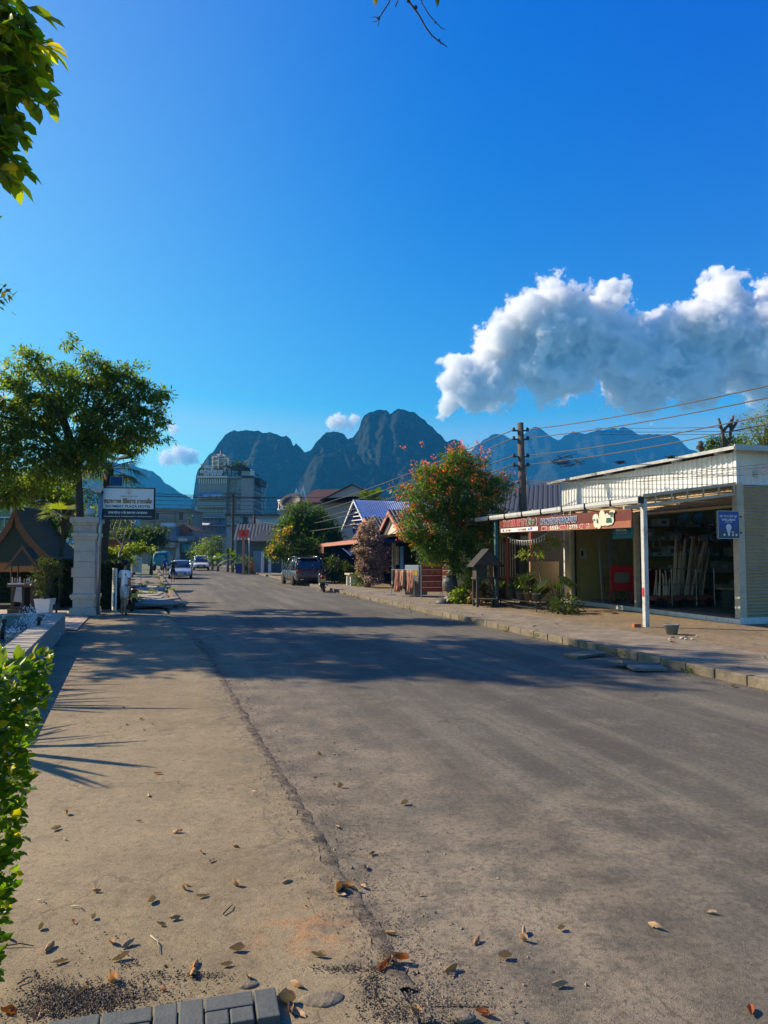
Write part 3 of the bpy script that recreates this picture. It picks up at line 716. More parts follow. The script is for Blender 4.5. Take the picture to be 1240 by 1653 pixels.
gt.build('gutter', mat('white_gutter', (.56, .56, .54), .45, .12, 4, .1, dirt=.6), P, bevel=.004)
b = MB()
for k in range(n + 1):
    a = Vector((GU[0][0], GU[0][1], 3.33)) + u_ * min(k / n, .998); b.box((a.x - .085, a.y, a.z), (.16, .03, .18))
b.each('gutter_bracket', M_black, P)
# posts
b = MB().bb(-2.96, -2.84, -.06, .06, .1, 3.36); po = b.build('post', mat('white_post', (.50, .50, .48), .5, .15, 5, .15, dirt=.55), P, bevel=.006)
MB().box((-2.965, .0, 1.0), (.012, .07, .22)).build('paint_mark', M_red, po)
M_teal = mat('teal_steel', (.05, .16, .17), .55, .2, 5, .15, dirt=.3)
MB().bb(-3.46, -3.34, 7.68, 7.80, .1, 3.3).build('post', M_teal, P, bevel=.006)
# end truss
b = MB()
b.slab([(-2.95, -.05, 3.40), (0, -.05, 3.80), (0, -.05, 3.88), (-2.95, -.05, 3.48)], .06)
b.slab([(-3.5, -.05, 3.08), (-.05, -.05, 3.52), (-.05, -.05, 3.60), (-3.5, -.05, 3.16)], .06)
for k in range(6):
    t_ = .12 + k * .165; x = -2.95 + 2.95 * t_; z0 = 3.16 + .43 * ((x + 3.5) / 3.45); z1 = 3.40 + .4 * t_
    b.box((x, -.07, (z0 + z1) / 2), (.035, .035, max(.03, z1 - z0 + .02)))
for k in range(6):
    yy = 1.5 * k + .8; b.bb(-2.9 - .068*yy/1.0 + .02, 0, yy, yy + .05, 3.38, 3.42)
b.build('truss', M_cream, P, bevel=.004)
# sign board under the gutter
sg = empty('shop_signboard', SW(-3.05, .30, 0), SA, 'long red shop signboard with Lao lettering hung under the white gutter', 'sign')
L = 7.0; dx = -.42
rt = Vector((dx, L, 0)).normalized()
M_sb = mat('signboard_red', (.12, .018, .012), .6, .12, 3, .1, dirt=.2); M_so = mat('signboard_orange', (.30, .10, .05), .6, .12, 3, .1, dirt=.2)
b = MB(); b.slab([(0, 0, 2.64), (dx, L, 2.70), (dx, L, 3.16), (0, 0, 3.12)], -.04); b.build('board', M_sb, sg)
b = MB(); b.slab([(-.012, .01, 2.645), (-.012 + dx*.57, L*.57, 2.675), (-.012 + dx*.57, L*.57, 2.81), (-.012, .01, 2.83)], -.006); b.build('orange_band', M_so, sg)
def on_board(s, z, off=.02):   # s metres from the near end, reader stands street side, text reads from far end to near end
    return face_mat((dx * s / L - off, s, z + .03 * s / L), -rt)
M_lw = mat('white_lettering', (.75, .74, .70), .6, .05, 5, 0); M_lb = mat('blue_lettering', (.02, .05, .22), .6, .05, 5, 0); M_lg = mat('green_lettering', (.02, .12, .06), .6, .05, 5, 0); M_lr = mat('red_lettering', (.5, .02, .015), .6, .05, 5, 0); M_ltk = mat('dark_red_lettering', (.33,.015,.012), .6,.05,5,0)
b = MB(); lao(b, 'hianabseokasa', on_board(5.95, 2.985, .014), 1.55, .2, .28); b.build('lettering', M_lw, sg)
b = MB(); lao(b, 'hianabseokasa', on_board(5.95, 2.985, .02), 1.55, .2, .17); b.build('lettering', M_lr, sg)
b = MB(); lao(b, 'sig', on_board(4.85, 2.975, .018), .42, .15, .3); b.build('lettering', M_lw, sg)
b = MB(); lao(b, 'sig', on_board(4.85, 2.975, .023), .42, .15, .16); b.build('lettering', M_lg, sg)
b = MB()
for s_ in (5.12, 4.55): 
    M_ = on_board(s_, 2.975, .018); k = 1 if s_ > 5 else -1
    b.tube([M_ @ Vector((k*.03, .13, 0)), M_ @ Vector((-k*.02, .06, 0)), M_ @ Vector((-k*.035, 0, 0)), M_ @ Vector((-k*.02, -.06, 0)), M_ @ Vector((k*.03, -.13, 0))], .010, 4)
b.each('bracket_mark', M_lw, sg)
b = MB(); lao(b, 'kahmsobuanohgiym', on_board(3.35, 2.97, .018), 1.95, .17, .36); b.build('lettering', M_lw, sg)
b = MB(); lao(b, 'kahmsobuanohgiym', on_board(3.35, 2.97, .023), 1.95, .17, .2); b.build('lettering', M_lb, sg)
b = MB(); M_ = on_board(5.6, 2.75, .006)
b.slab([M_ @ Vector(p) for p in ((-1.3, -.065, 0), (1.1, -.065, 0), (1.1, .065, 0), (-1.3, .065, 0))], .004); b.build('white_strip', M_lw, sg)
b = MB(); lao(b, 'maoe', on_board(6.35, 2.745, .014), .38, .06, .3); lao(b, 'kahns', on_board(5.45, 2.75, .014), .5, .06, .3); b.build('lettering', M_lr, sg)
b = MB(); put_text(b, '●', on_board(6.72, 2.75, .014), height=.09) ; lao(b, 'oki', on_board(4.95, 2.75, .014), .32, .06, .3); b.build('lettering', mat('bright_blue_lettering', (.02, .12, .5), .6, .05, 5, 0), sg)
b = MB()
for tx, s_, w_ in (('5555', 3.55, .48), ('2775', 2.55, .42)): put_text(b, tx, on_board(s_, 2.745, .022), width=w_, height=.115, bold=.02)
for tx, s_, w_ in (('020', 4.12, .28), ('4334', 3.05, .42), ('43 43', 2.02, .44)): put_text(b, tx, on_board(s_, 2.745, .018), width=w_+.04, height=.14, bold=.05)
b.build('lettering', M_lw, sg)
b = MB()
for tx, s_, w_ in (('020', 4.12, .28), ('4334', 3.05, .42), ('43 43', 2.02, .44)): put_text(b, tx, on_board(s_, 2.745, .024), width=w_, height=.115, bold=.015)
b.build('lettering', M_lr, sg)
# painted emblem: cream tool outlines with a blender-like machine
b = MB(); M_ = on_board(1.05, 2.93, .03)
def disc(b, M, x, y, rx, ry, n=14): b.add([M @ Vector((x + rx*math.cos(2*math.pi*k/n), y + ry*math.sin(2*math.pi*k/n), 0)) for k in range(n)], [tuple(range(n))])
for x, y, rx, ry in ((-.42,.02,.14,.12),(-.42,-.13,.10,.12),(-.28,-.18,.1,.1),(-.13,.07,.13,.16),(-.1,-.08,.22,.13),(.08,.02,.1,.11),(.22,-.06,.16,.14),(.32,.16,.12,.05),(.31,.05,.06,.12),(.1,-.15,.16,.06)): disc(b, M_, x, y, rx, ry); M_ = M_ @ Matrix.Translation((0, 0, .0012))
b.each('emblem', mat('cream_emblem', (.62, .58, .44), .6, .05, 5, 0), sg)
b = MB(); M_ = on_board(1.05, 2.93, .048)
for q in ([(-.36,-.12),(-.3,-.12),(-.31,.0),(-.35,.0)], [(.06,-.13),(.3,-.13),(.28,.0),(.08,.0)], [(.26,.02),(.34,.02),(.36,.15),(.24,.15)], [(-.5,-.05),(-.44,-.05),(-.44,0),(-.5,0)]): b.add([M_ @ Vector((*p, 0)) for p in q], [(0,1,2,3)])
b.each('emblem', mat('teal_emblem', (.01, .09, .09), .6, .05, 5, 0), sg)
# small teal hanging box under it
tb = empty('teal_sign', SW(-2.7, 1.2, 0), SA, 'small dark teal sign panel hanging below the emblem of the red board', 'sign')
MB().bb(-.04, .04, -.42, .42, 2.38, 2.68).build('panel', mat('teal_panel', (.01, .10, .11), .5, .1, 4, .05), tb)
b = MB(); put_text(b, 'RENTAL', face_mat((-.046, 0, 2.61), (0, -1, 0)), width=.5, height=.06, bold=.03); put_text(b, 'service and repair', face_mat((-.046, 0, 2.53), (0, -1, 0)), width=.5, height=.03); b.build('lettering', M_lw, tb)
# bulb sign on the corner column
bs = empty('bulb_sign', SW(0, 0, 0), SA, 'blue square sign with white light bulb fixed to the shop corner column', 'sign')
t = NT('blue_sign_face'); co = t.obj(); z_ = t.n('SeparateXYZ', Vector=co).outputs[2]
t.pbr(t.mix(t.ramp(z_, 2.45, 2.85), (.02, .03, .10), (.01, .035, .30)), .35, 0, None, .5); M_bsf = t.m
MB().bb(-.78, -.14, -.17, -.13, 2.38, 3.07).build('panel', M_bsf, bs, bevel=.006)
b = MB(); b.bb(-.80, -.785, -.18, -.12, 2.37, 3.08); b.bb(-.135, -.12, -.18, -.12, 2.37, 3.08); b.bb(-.785, -.135, -.18, -.12, 3.075, 3.09); b.bb(-.785,-.135,-.18,-.12,2.36,2.375); b.build('frame', M_steel, bs)
b = MB(); b.bb(-.12, -.02, -.16, -.14, 2.50, 2.54); b.bb(-.12, -.02, -.16, -.14, 2.92, 2.96); b.build('bracket', M_black, bs)
fm = lambda x, z: face_mat((x, -.178, z), (1, 0, 0))
b = MB(); put_text(b, 'WELLMAX', fm(-.46, 2.855), width=.45, height=.06, bold=.03); put_text(b, 'SINCE 1997', fm(-.46, 2.795), width=.25, height=.025, bold=.02)
lao(b, 'koeanas siugoakus', fm(-.46, 2.95), .54, .05, .2)
b.build('lettering', M_lw, bs)
b = MB(); disc(b, fm(-.46, 2.66), 0, 0, .088, .088, 20); b.add([fm(-.46, 2.66) @ Vector(p) for p in ((-.07,-.05,0),(.07,-.05,0),(.045,-.14,0),(-.045,-.14,0))], [(0,3,2,1)]); b.add([fm(-.46, 2.66) @ Vector(p) for p in ((-.032,-.145,0),(.032,-.145,0),(.032,-.2,0),(.012,-.225,0),(-.012,-.225,0),(-.032,-.2,0))], [(0,5,4,3,2,1)])
for x in (-.6, -.33, -.22): disc(b, fm(x, 2.46), 0, 0, .035, .032, 10)
b.add([fm(-.33, 2.53) @ Vector(p) for p in ((-.04,-.015,0),(.04,0,0),(.04,.02,0),(-.04,.01,0))], [(0,1,2,3)])
b.each('bulb_picture', mat('bulb_white', (.68, .68, .72), .5, .05, 5, 0), bs)

# ---- goods inside the shop
def prop(name, x, y, label, cat, rz=0, z=.24, group=None): return empty(name, SW(x, y, z), SA + rz, label, cat, group)
sf = empty('shop_shelf', SW(0, 0, .24), SA, 'tall dark steel shelving along the inner wall of the shop', 'shelf')
b = MB()
for z in (.35, .95, 1.6, 2.2, 2.75): b.bb(2.6, 8.6, 7.7, 8.35, z, z + .035)
b.each('board', mat('shelf_board', (.16, .16, .15), .6, .2, 4, .1), sf)
b = MB()
for x in (2.6, 4.1, 5.6, 7.1, 8.56): b.bb(x, x+.05, 7.68, 7.73, 0, 3.0); 
b.each('upright', M_steel, sf)
bc = [(.5,.48,.4), (.34,.36,.36), (.45,.40,.28), (.12,.18,.22), (.5,.12,.08), (.30,.32,.30), (.6,.6,.58)]
bm_ = [mat('carton_%s' % n_, c_, .8, .2, 6, .1) for n_, c_ in zip(('cream','grey','kraft','slate','red','stone','white'), bc)]
random.seed(21); kk = 0
kinds = ['stacked small boxes', 'long carton', 'plastic bin', 'open carton']
BX = []
for zi, z in enumerate((.385, .985, 1.635, 2.235, 2.785)):
    x = 2.7
    while x < 8.4:
        wv_ = random.uniform(.22, .75); hv = random.uniform(.14, .48); 
        if zi == 4: hv = min(hv, .3)
        if random.random() < .86:
            ci = random.randrange(7); b = MB(); b.box((0, 0, hv/2), (wv_*.93, .42, hv)); 
            b.mi = 1; b.box((0, -.2125, hv*.55), (wv_*.4, .004, hv*.35))
            o = b.build('carton', [bm_[ci], bm_[6] if ci != 6 else bm_[3]], None, bevel=.006); o.location = SW(x + wv_/2, 7.95, z + .24 ); o.rotation_euler = (0, 0, SA + random.uniform(-.08, .08))
            tag(o, 'carton of shop goods standing on the dark shelving inside the shop', 'carton', 'cartons on the shop shelving')
        x += wv_ + random.uniform(.02, .2)
for x in (4.4, 5.05):
    o = MB().lathe([(.02,-.03),(.24,-.02),(.25,.03),(.21,.05),(.02,.05)], n=20).build('basin', mat('grey_tin', (.22, .24, .24), .4, .2, 5, .1, metal=.4), None, True); o.location = SW(x, 7.6, 3.35); o.rotation_euler = (R(90), 0, SA)
    tag(o, 'round metal pan hung high at the back of the shop', 'pan', 'round pans hung at the back of the shop')
# folding trolley, red
tr = prop('folding_trolley', .75, 6.35, 'bright red folding cart with grey panel, left of the ladders', 'cart', R(-10))
b = MB(); b.bb(-.42, .42, -.04, .04, .45, 1.32); b.build('body', M_red, tr, bevel=.03)
MB().bb(-.28, .27, -.06, -.045, .72, 1.08).build('panel', mat('grey_net', (.2, .16, .15), .8, .2, 9, .2), tr, bevel=.02)
b = MB()
for s in (-1, 1): b.tube([(s*.40, -.05, 1.25), (s*.42, -.09, .6), (s*.30, -.15, .05)], .018, 6); b.tube([(s*.36, .05, .5), (s*.40, .16, .04)], .018, 6)
b.tube([(-.42,-.09,.45),(.42,-.09,.45)], .016, 6); b.build('frame', M_red, tr)
for s in (-1, 1): MB().lathe([(.02,-.02),(.06,-.018),(.06,.018),(.02,.02)], n=12).build('wheel', M_black, tr).location = (s*.3, -.15, .06)
for w_ in KIDS[tr.name]:
    if w_.name.startswith('wheel'): w_.rotation_euler = (0, R(90), 0)
# maroon tub on its side
tu = prop('plastic_tub', 1.2, 5.25, 'big dark maroon tub leaning on its side beside the red cart', 'tub', R(-6))
o = MB().lathe([(.02,-.0),(.52,.0),(.62,.34),(.66,.36),(.66,.40),(.58,.39),(.5,.06),(.02,.05)], n=28).build('shell', M_maroon, tu, True); o.location = (0, .12, .66); o.rotation_euler = (R(100), 0, 0); o.scale = (.95, 1.02, 1)
b = MB()
for k in range(4): b.bb(-.34 + k*.2, -.30 + k*.2, -.24, -.20, .32, 1.06)
b.bb(-.36, .34, -.26, -.22, .45, .49); b.each('rib', M_maroon, tu)
# ladders
def ladder(x, y, h, wd, rz, lab, lean=12):
    L_ = prop('step_ladder', x, y, lab, 'ladder', rz, group='aluminium ladders in the shop')
    for s in (-1, 1):
        o = MB().slab([(s*wd/2 - .02, 0, 0), (s*wd/2 + .02, 0, 0), (s*wd*.36 + .02, .25, h), (s*wd*.36 - .02, .25, h)], .05).build('rail', M_steel, L_)
    b = MB()
    for k in range(1, int(h / .3)): f = k * .3 / h; b.box((0, .25 * f, k * .3), (wd * (1 - .28*f), .09, .03))
    b.each('rung', M_steel, L_)
    return L_
ladder(.9, 7.35, 2.3, .55, R(8), 'short silver step ladder standing against the ochre wall')
ladder(2.0, 7.3, 2.9, .62, R(-5), 'tall silver ladder standing next to the shop shelving')
ladder(1.55, 7.7, 2.7, .4, R(2), 'narrow silver ladder standing between the two wider ladders')
# electric box on the ochre wall
ej = prop('meter_box', .45, 8.36, 'small pale electric box high on the ochre shop wall', 'electric box')
MB().bb(-.16, .16, -.06, -.0, 1.55, 1.95).build('case', M_cream, ej, bevel=.008); MB().bb(-.1, 0, -.07, -.061, 1.66, 1.86).build('window', M_black, ej)
# lumber cart
ct = prop('lumber_cart', 1.6, 4.35, 'flat metal cart loaded with pale timber lengths in the shop front', 'cart', R(-8))
MB().bb(-1.1, 1.0, -.35, .35, .22, .36).build('deck', mat('rust_red', (.20, .06, .035), .7, .2, 5, .2), ct, bevel=.01)
b = MB()
for x in (-.5, .35, .98):
    b.tube([(x, -.36, .05), (x, -.36, 1.25)], .018, 6); b.tube([(x, .36, .3), (x, .36, 1.25)], .018, 6)
b.tube([(-.5, -.36, 1.25), (.98, -.36, 1.25)], .018, 6); b.tube([(-1.1, -.36, .75), (.35, -.36, .75)], .018, 6); b.tube([(.98, -.36, 1.25), (.98, .36, 1.25)], .018, 6); b.tube([(-.5,.36,1.25),(.98,.36,1.25)], .018, 6)
b.build('frame', M_steel, ct)
for x in (-.1, .8, -.9):
    o = MB().lathe([(.02,-.04),(.15,-.04),(.16,0),(.15,.04),(.02,.04)], n=16).build('wheel', M_black, ct); o.location = (x, -.33, .16); o.rotation_euler = (R(90), 0, 0)
random.seed(5)
for k in range(26):
    x = -.45 + 1.3 * (k / 26) + random.uniform(-.03, .03); h = random.uniform(1.35, 2.0); ww = random.choice((.03, .05, .09))
    b = MB(); b.box((0, 0, h / 2), (ww, .03, h)); o = b.build('timber_length', M_lum if k % 4 else M_wood)
    p = SW(1.6 + x * .96, 4.35 + random.uniform(-.22, .15) - x*.12, .62); o.location = p; o.rotation_euler = (R(random.uniform(-8, -2)), R(random.uniform(9, 20)), SA + random.uniform(-.2, .2))
    tag(o, 'pale timber length leaning upright in the lumber cart', 'timber', 'timber lengths in the lumber cart')
for k in range(12):
    x = -1.0 + k * .048 + random.uniform(-.02, .02); h = random.uniform(.5, .85)
    o = MB().tube([(0, 0, 0), (random.uniform(-.1, .16), random.uniform(-.05, .05), h)], .022, 6).build('short_stick', M_lum); o.location = SW(1.6 + x, 4.3 + random.uniform(-.2, .2), .62); o.rotation_euler = (0, 0, SA)
    tag(o, 'short pale stick in the low left half of the lumber cart', 'stick', 'short sticks in the lumber cart')
# cable spool
spl = prop('cable_spool', 1.55, 2.0, 'dark green cable drum with wooden top near the shop corner', 'cable drum')
MB().lathe([(.3,.0),(.34,.02),(.34,.05),(.30,.06),(.30,.66),(.3,.68)], n=24).build('core', mat('dark_green_cable', (.02, .035, .03), .5, .3, 5, .2), spl, True)
b = MB()
for k in range(14): b.lathe([(.30,.07+k*.042),(.325,.09+k*.042),(.30,.11+k*.042)], n=24)
b.build('cable', mat('dark_green_cable', (.02, .035, .03)), spl, True)
MB().lathe([(.02,.68),(.44,.68),(.44,.73),(.02,.73)], n=24).build('flange', M_wood, spl)
o = MB().lathe([(.12,0),(.13,.16),(.1,.16),(.09,.02)], n=14).build('red_bucket', M_red); o.location = SW(1.95, 2.1, .97); tag(o, 'small red tub standing on the cable drum', 'tub')
# bucket on the forecourt
bk = empty('mixing_bucket', G(1085, 1033).to_tuple()[:2] + (.125,), 0, 'grey cement bucket standing on the ground by the white post', 'bucket')
MB().lathe([(.10,0),(.17,.0),(.245,.27),(.265,.275),(.265,.30),(.235,.30),(.16,.03),(.02,.02)], n=24).build('shell', mat('bucket_grey', (.16, .18, .18), .6, .2, 8, .15, dirt=.4), bk, True); bk.scale = (.66, .66, .78)
b = MB().tube([(.26*math.cos(a), .26*math.sin(a), .27 - .12*math.sin(a/1.0) ) for a in np.linspace(0, math.pi, 12)], .008, 5); b.build('handle', M_steel, bk)
br = MB().box((0, 0, .045), (.21, .1, .09)).build('brick', mat('brick_red', (.42, .13, .06), .9, .2, 9, .3), bevel=.006); p = SW(-3.18, .0, 0); br.location = (p.x, p.y, .125); br.rotation_euler = (0, 0, .3); tag(br, 'single red brick lying at the foot of the white post', 'brick')
# rubble at the bucket
# street lamp arm on the end wall
la = empty('street_lamp', SW(.55, -.1, 4.15), SA, 'black street lamp head on a short white arm at the shop end wall', 'lamp')
MB().tube([(0, .0, -.06), (.0, -.22, .0), (.55, -.5, .28)], .028, 8).build('arm', M_white, la, True); MB().box((0, .02, -.06), (.16, .03, .14)).build('bracket', M_steel, la)
b = MB(); b.box((.95, -.65, .46), (.75, .26, .055), ry=R(-22)); b.box((.62, -.53, .33), (.18, .14, .1), ry=R(-22)); b.build('lamp_head', M_black, la, bevel=.02)
MB().box((.99, -.65, .43), (.5, .18, .02), ry=R(-22)).build('lens', mat('lamp_lens', (.45, .33, .12), .3, .1, 20, .1), la)

# ---------------------------------------------------------------- trees and plants
M_bark = mat('bark', (.16, .125, .085), .9, .35, 9, .7, bd=.02); M_barkd = mat('dark_bark', (.07, .055, .04), .9, .35, 9, .7, bd=.02)
M_pale = mat('pale_bark', (.38, .33, .25), .85, .25, 9, .5, bd=.01)
LF_dark = leafmat('leaf_dark', (.035, .058, .014), (.075, .105, .022), (.19, .15, .02), .48, clump=.7, p3=.04)
LF_tree = leafmat('leaf_tree', (.08, .13, .025), (.21, .27, .04), (.36, .30, .035), .58, clump=.5, p3=.05)
LF_mid = leafmat('leaf_mid', (.05, .09, .014), (.12, .18, .024), (.22, .19, .03), .45, clump=.9, p3=.05)
LF_light = leafmat('leaf_light', (.14, .20, .02), (.26, .30, .03), (.32, .28, .04), .5, clump=1.4)
LF_hedge = leafmat('leaf_hedge', (.06, .13, .012), (.17, .26, .02), (.45, .38, .02), .55, .35, clump=5, p3=.09)
LF_yel = leafmat('leaf_yellow', (.30, .20, .02), (.42, .27, .02), (.38, .14, .02), .5)
LF_big = leafmat('leaf_big', (.08, .12, .014), (.36, .38, .02), (.7, .5, .02), .78, .4, clump=.9, p3=.14)
def unit(n): v = rng.normal(size=(n, 3)); return v / np.linalg.norm(v, axis=1, keepdims=True)
def leaves_in(blobs, n, clump=.28, nclump=None, shell=.45, droop=.25):
    """leaf positions, axes and normals through several ellipsoids, gathered into clumps"""
    bl = np.array([b[:6] for b in blobs], float); wts = np.array([(b[6] if len(b) > 6 else 1) * (b[3]*b[4]*b[5]) ** .75 for b in blobs]); wts /= wts.sum()
    nc = nclump or max(8, n // 28)
    bi = rng.choice(len(bl), nc, p=wts); d = unit(nc); r = (shell + (1 - shell) * rng.random(nc) ** .6)[:, None] * (1 + .12 * rng.normal(size=(nc, 1)))
    C = bl[bi, :3] + d * r * bl[bi, 3:6]
    ci = rng.integers(0, nc, n); P = C[ci] + rng.normal(size=(n, 3)) * clump * np.array([1, 1, .7])
    out = d[ci] + rng.normal(size=(n, 3)) * .7; out[:, 2] -= droop
    N = unit(n) * .8 + np.array([0, 0, 1.0])
    return P, out, N, C
def tree(name, label, base, blobs, n, size, m, trunk, tm, cat='tree', group=None, clump=.28, nbr=10, r0=.16, extra=None, shape='rhomb', width=.42, droop=.25, shell=.45, rbr=.035, limbs=None, nclump=None):
    """trunk: list of local points; blobs in local coordinates"""
    T = empty(name, base, 0, label, cat, group)
    P, D, N, C = leaves_in(blobs, n, clump, nclump, shell, droop)
    leafmesh('crown', P, D, N, size, m, T, width, shape)
    mb = MB(); k = len(trunk)
    tp = [Vector(p) for p in trunk]
    rad = [r0 * (1.25 if i == 0 else 1 - .55 * i / (k - 1)) for i in range(k)]
    mb.tube(tp, rad, 9)
    top = tp[-1]
    for i in range(nbr):
        c = Vector(C[rng.integers(0, len(C))]); s = tp[-1] if i % 3 else tp[-2] + (tp[-1] - tp[-2]) * .6
        m1 = s.lerp(c, .45) + Vector((rng.normal()*.12, rng.normal()*.12, .12 * (c - s).length)); 
        mb.tube([s, m1, c], [rbr * 1.7, rbr, rbr * .35], 6)
    mb.build('trunk', tm, T, True)
    if extra: extra(T, P, D, N, C)
    return T
def fan_leaf(mb, p, d, R_, nseg=22, spread=2.6, droop=.25, w=.05, split=.45):
    """fan palm leaf: many pointed segments radiating from the end of a stalk"""
    p = Vector(p); d = Vector(d).normalized(); up = Vector((0, 0, 1)); s = d.cross(up)
    if s.length < .1: s = Vector((1, 0, 0))
    s.normalize(); n = s.cross(d)
    for k in range(nseg):
        a = -spread / 2 + spread * k / (nseg - 1); e = (d * math.cos(a) + s * math.sin(a)).normalized(); L = R_ * (1 - .15 * abs(a) / spread) * random.uniform(.93, 1.04)
        q = e.cross(n).normalized(); m_ = p + e * L * split; t_ = p + e * L + Vector((0, 0, -droop * L)) * random.uniform(.6, 1.3)
        hw = spread / nseg * L * split * .55
        mb.add([p, m_ - q * hw, t_, m_ + q * hw], [(0, 1, 2, 3)])
def palm_frond(mb, p, d, L, nl=26, ll=.45, bend=.5, w=.045):
    """feather palm frond"""
    p = Vector(p); d = Vector(d).normalized(); pts = []
    for k in range(7):
        t_ = k / 6; pts.append(p + d * L * t_ + Vector((0, 0, -bend * L * t_ * t_)))
    mb.tube(pts, [.022 * (1 - .8 * k / 6) for k in range(7)], 4)
    for k in range(nl):
        t_ = .12 + .88 * k / nl; f = t_ * 6; i = min(int(f), 5); c = pts[i].lerp(pts[i+1], f - i); ax = (pts[i+1] - pts[i]).normalized()
        s = ax.cross(Vector((0, 0, 1))).normalized()
        for sg in (-1, 1):
            l = ll * math.sin(math.pi * (.12 + .8 * t_)) * random.uniform(.85, 1.1); e = (s * sg + ax * .5 + Vector((0, 0, -.25))).normalized(); q = ax * w * .5
            mb.add([c - q, c + q, c + e * l * .6 + q * .6 + Vector((0,0,.02)), c + e * l, c + e * l * .6 - q * .6], [(0, 1, 2, 3, 4)])
def big_leaf(mb, p, d, L, w, fold=.15, bend=.3, n=7):
    """one broad leaf blade (banana, taro) as a folded strip"""
    p = Vector(p); d = Vector(d).normalized(); s = d.cross(Vector((0, 0, 1)))
    if s.length < .05: s = Vector((1, 0, 0))
    s.normalize(); V = []
    for k in range(n + 1):
        t_ = k / n; c = p + d * L * t_ + Vector((0, 0, -bend * L * t_ * t_)); ww = w * math.sin(math.pi * min(.97, .08 + .92 * t_)) ** .7 * .5
        V += [c - s * ww + Vector((0, 0, fold * ww)), c, c + s * ww + Vector((0, 0, fold * ww))]
    mb.add(V, [(3*k, 3*k+1, 3*k+4, 3*k+3) for k in range(n)] + [(3*k+1, 3*k+2, 3*k+5, 3*k+4) for k in range(n)])
def potted(name, label, base, kind, h, w, potm, leafm, group=None, pot=(.14, .28), cat='potted plant', square=False):
    T = empty(name, base, random.uniform(0, 3), label, cat, group)
    pr, ph = pot
    MB().lathe([(pr*.62, 0), (pr*.95, ph*.93), (pr*1.08, ph*.94), (pr*1.08, ph), (pr*.9, ph), (pr*.85, ph*.86), (.01, ph*.86)], n=4 if square else 18, square=square).build('pot', potm, T, not square)
    if kind == 'blades':
        mb = MB()
        for k in range(26):
            a = random.uniform(0, 6.28); el = random.uniform(.7, 1.45); d = (math.cos(a)*math.cos(el), math.sin(a)*math.cos(el), math.sin(el)); big_leaf(mb, (0, 0, ph*.9), d, h * random.uniform(.7, 1.1), .05 + .03*random.random(), bend=.35)
        mb.build('leaves', leafm, T)
    else:
        n = int(260 * w * h / .1) if kind == 'bush' else 120
        P, D, N, C = leaves_in([(0, 0, ph + h*.55, w*.5, w*.5, h*.5)], max(90, min(n, 2500)), .07, 14 + int(30*h), .3, .1); leafmesh('leaves', P, D, N, .09, leafm, T, .5)
        mb = MB()
        for k in range(7): c = C[k]; mb.tube([(0, 0, ph*.8), (c[0]*.4, c[1]*.4, ph + h*.3), tuple(c)], [.012, .009, .004], 5)
        mb.build('stems', M_bark, T)
    return T

# -- left big tree
B = W(130, 992, 24.3); B.z = .05
def toL(px, py, Y, base): return W(px, py, Y) - base
def blob(px, py, Y, r, base, ry=None, rz=None, wt=1, ax=None):
    s = Y / F; p = toL(px, py, Y, base); return (p.x, p.y, p.z, r * s, (ry or r) * s, (rz or r*.8) * s, wt)
bl = [blob(*q, base=B) for q in [(105,548,24.3,17),(62,590,24,24),(30,610,23.6,26),(85,600,25,28),(150,605,24.3,42),(185,622,24.8,34),(215,640,24.2,30),(258,640,24,17),(240,668,24.2,30),(255,700,24,22),(120,650,24.2,55),(60,665,23.6,52),(10,680,23.2,50),(180,680,24,48),(225,705,24.3,30),(140,715,24,42),(80,735,23.5,45),(20,745,23,48),(-40,660,23,60),(-35,740,23,50),(268,648,24,12),(215,605,24,18),(60,775,24,34),(20,785,24,34),(110,752,24,28),(150,745,24,26),(-20,800,24,34),(92,782,24.5,22),(40,570,24,14),(112,530,24,9),(140,575,24,16),(205,600,24,9)]]
T1 = tree('garden_tree', 'tall dark green broad tree behind the gate pillar on the left', B, bl, 36000, .175, LF_tree, [(0, 0, 0), (.05, .05, 1.5), (-.1, 0, 3.0), (-.2, .1, 4.2), (-.3, .1, 5.4)], M_barkd, nbr=34, r0=.2, clump=.14, nclump=640, width=.34, droop=.5, shell=.25, rbr=.045)
# the top sprays of that tree are yellower
# -- off-frame tall tree whose shade crosses the street
B2 = Vector((-15.0, 19.2, 0))
bl = [(0,0,13.6,2.0,2.2,1.6),(1.2,.3,11.7,2.0,2.4,1.7),(-1.6,-.5,11.2,2.1,2.2,1.8),(.6,1.0,9.2,2.3,2.4,1.6),(-.8,-1.2,8.4,2.2,2.0,1.5),(0,.6,6.8,2.0,2.2,1.2),(-1.8,2.0,7.7,2.2,2.2,1.6)]
tree('garden_tree', 'very tall tree outside the left edge of the photo whose shade crosses the street', B2, bl, 26000, .28, LF_dark, [(0, 0, 0), (0.1, 0, 3), (0, .1, 7), (.2, 0, 12)], M_barkd, nbr=20, r0=.24, clump=.22, nclump=420, width=.4, shell=.35)
B3 = Vector((-15.5, 23.5, 0))
bl = [(0,0,10.5,2.6,1.6,1.8),(2.0,0,9.3,2.4,1.5,1.6),(-1.6,.5,8.3,2.3,1.6,1.6),(1.5,-.5,7.2,2.4,1.4,1.5),(0,.5,5.8,2.2,1.6,1.3)]
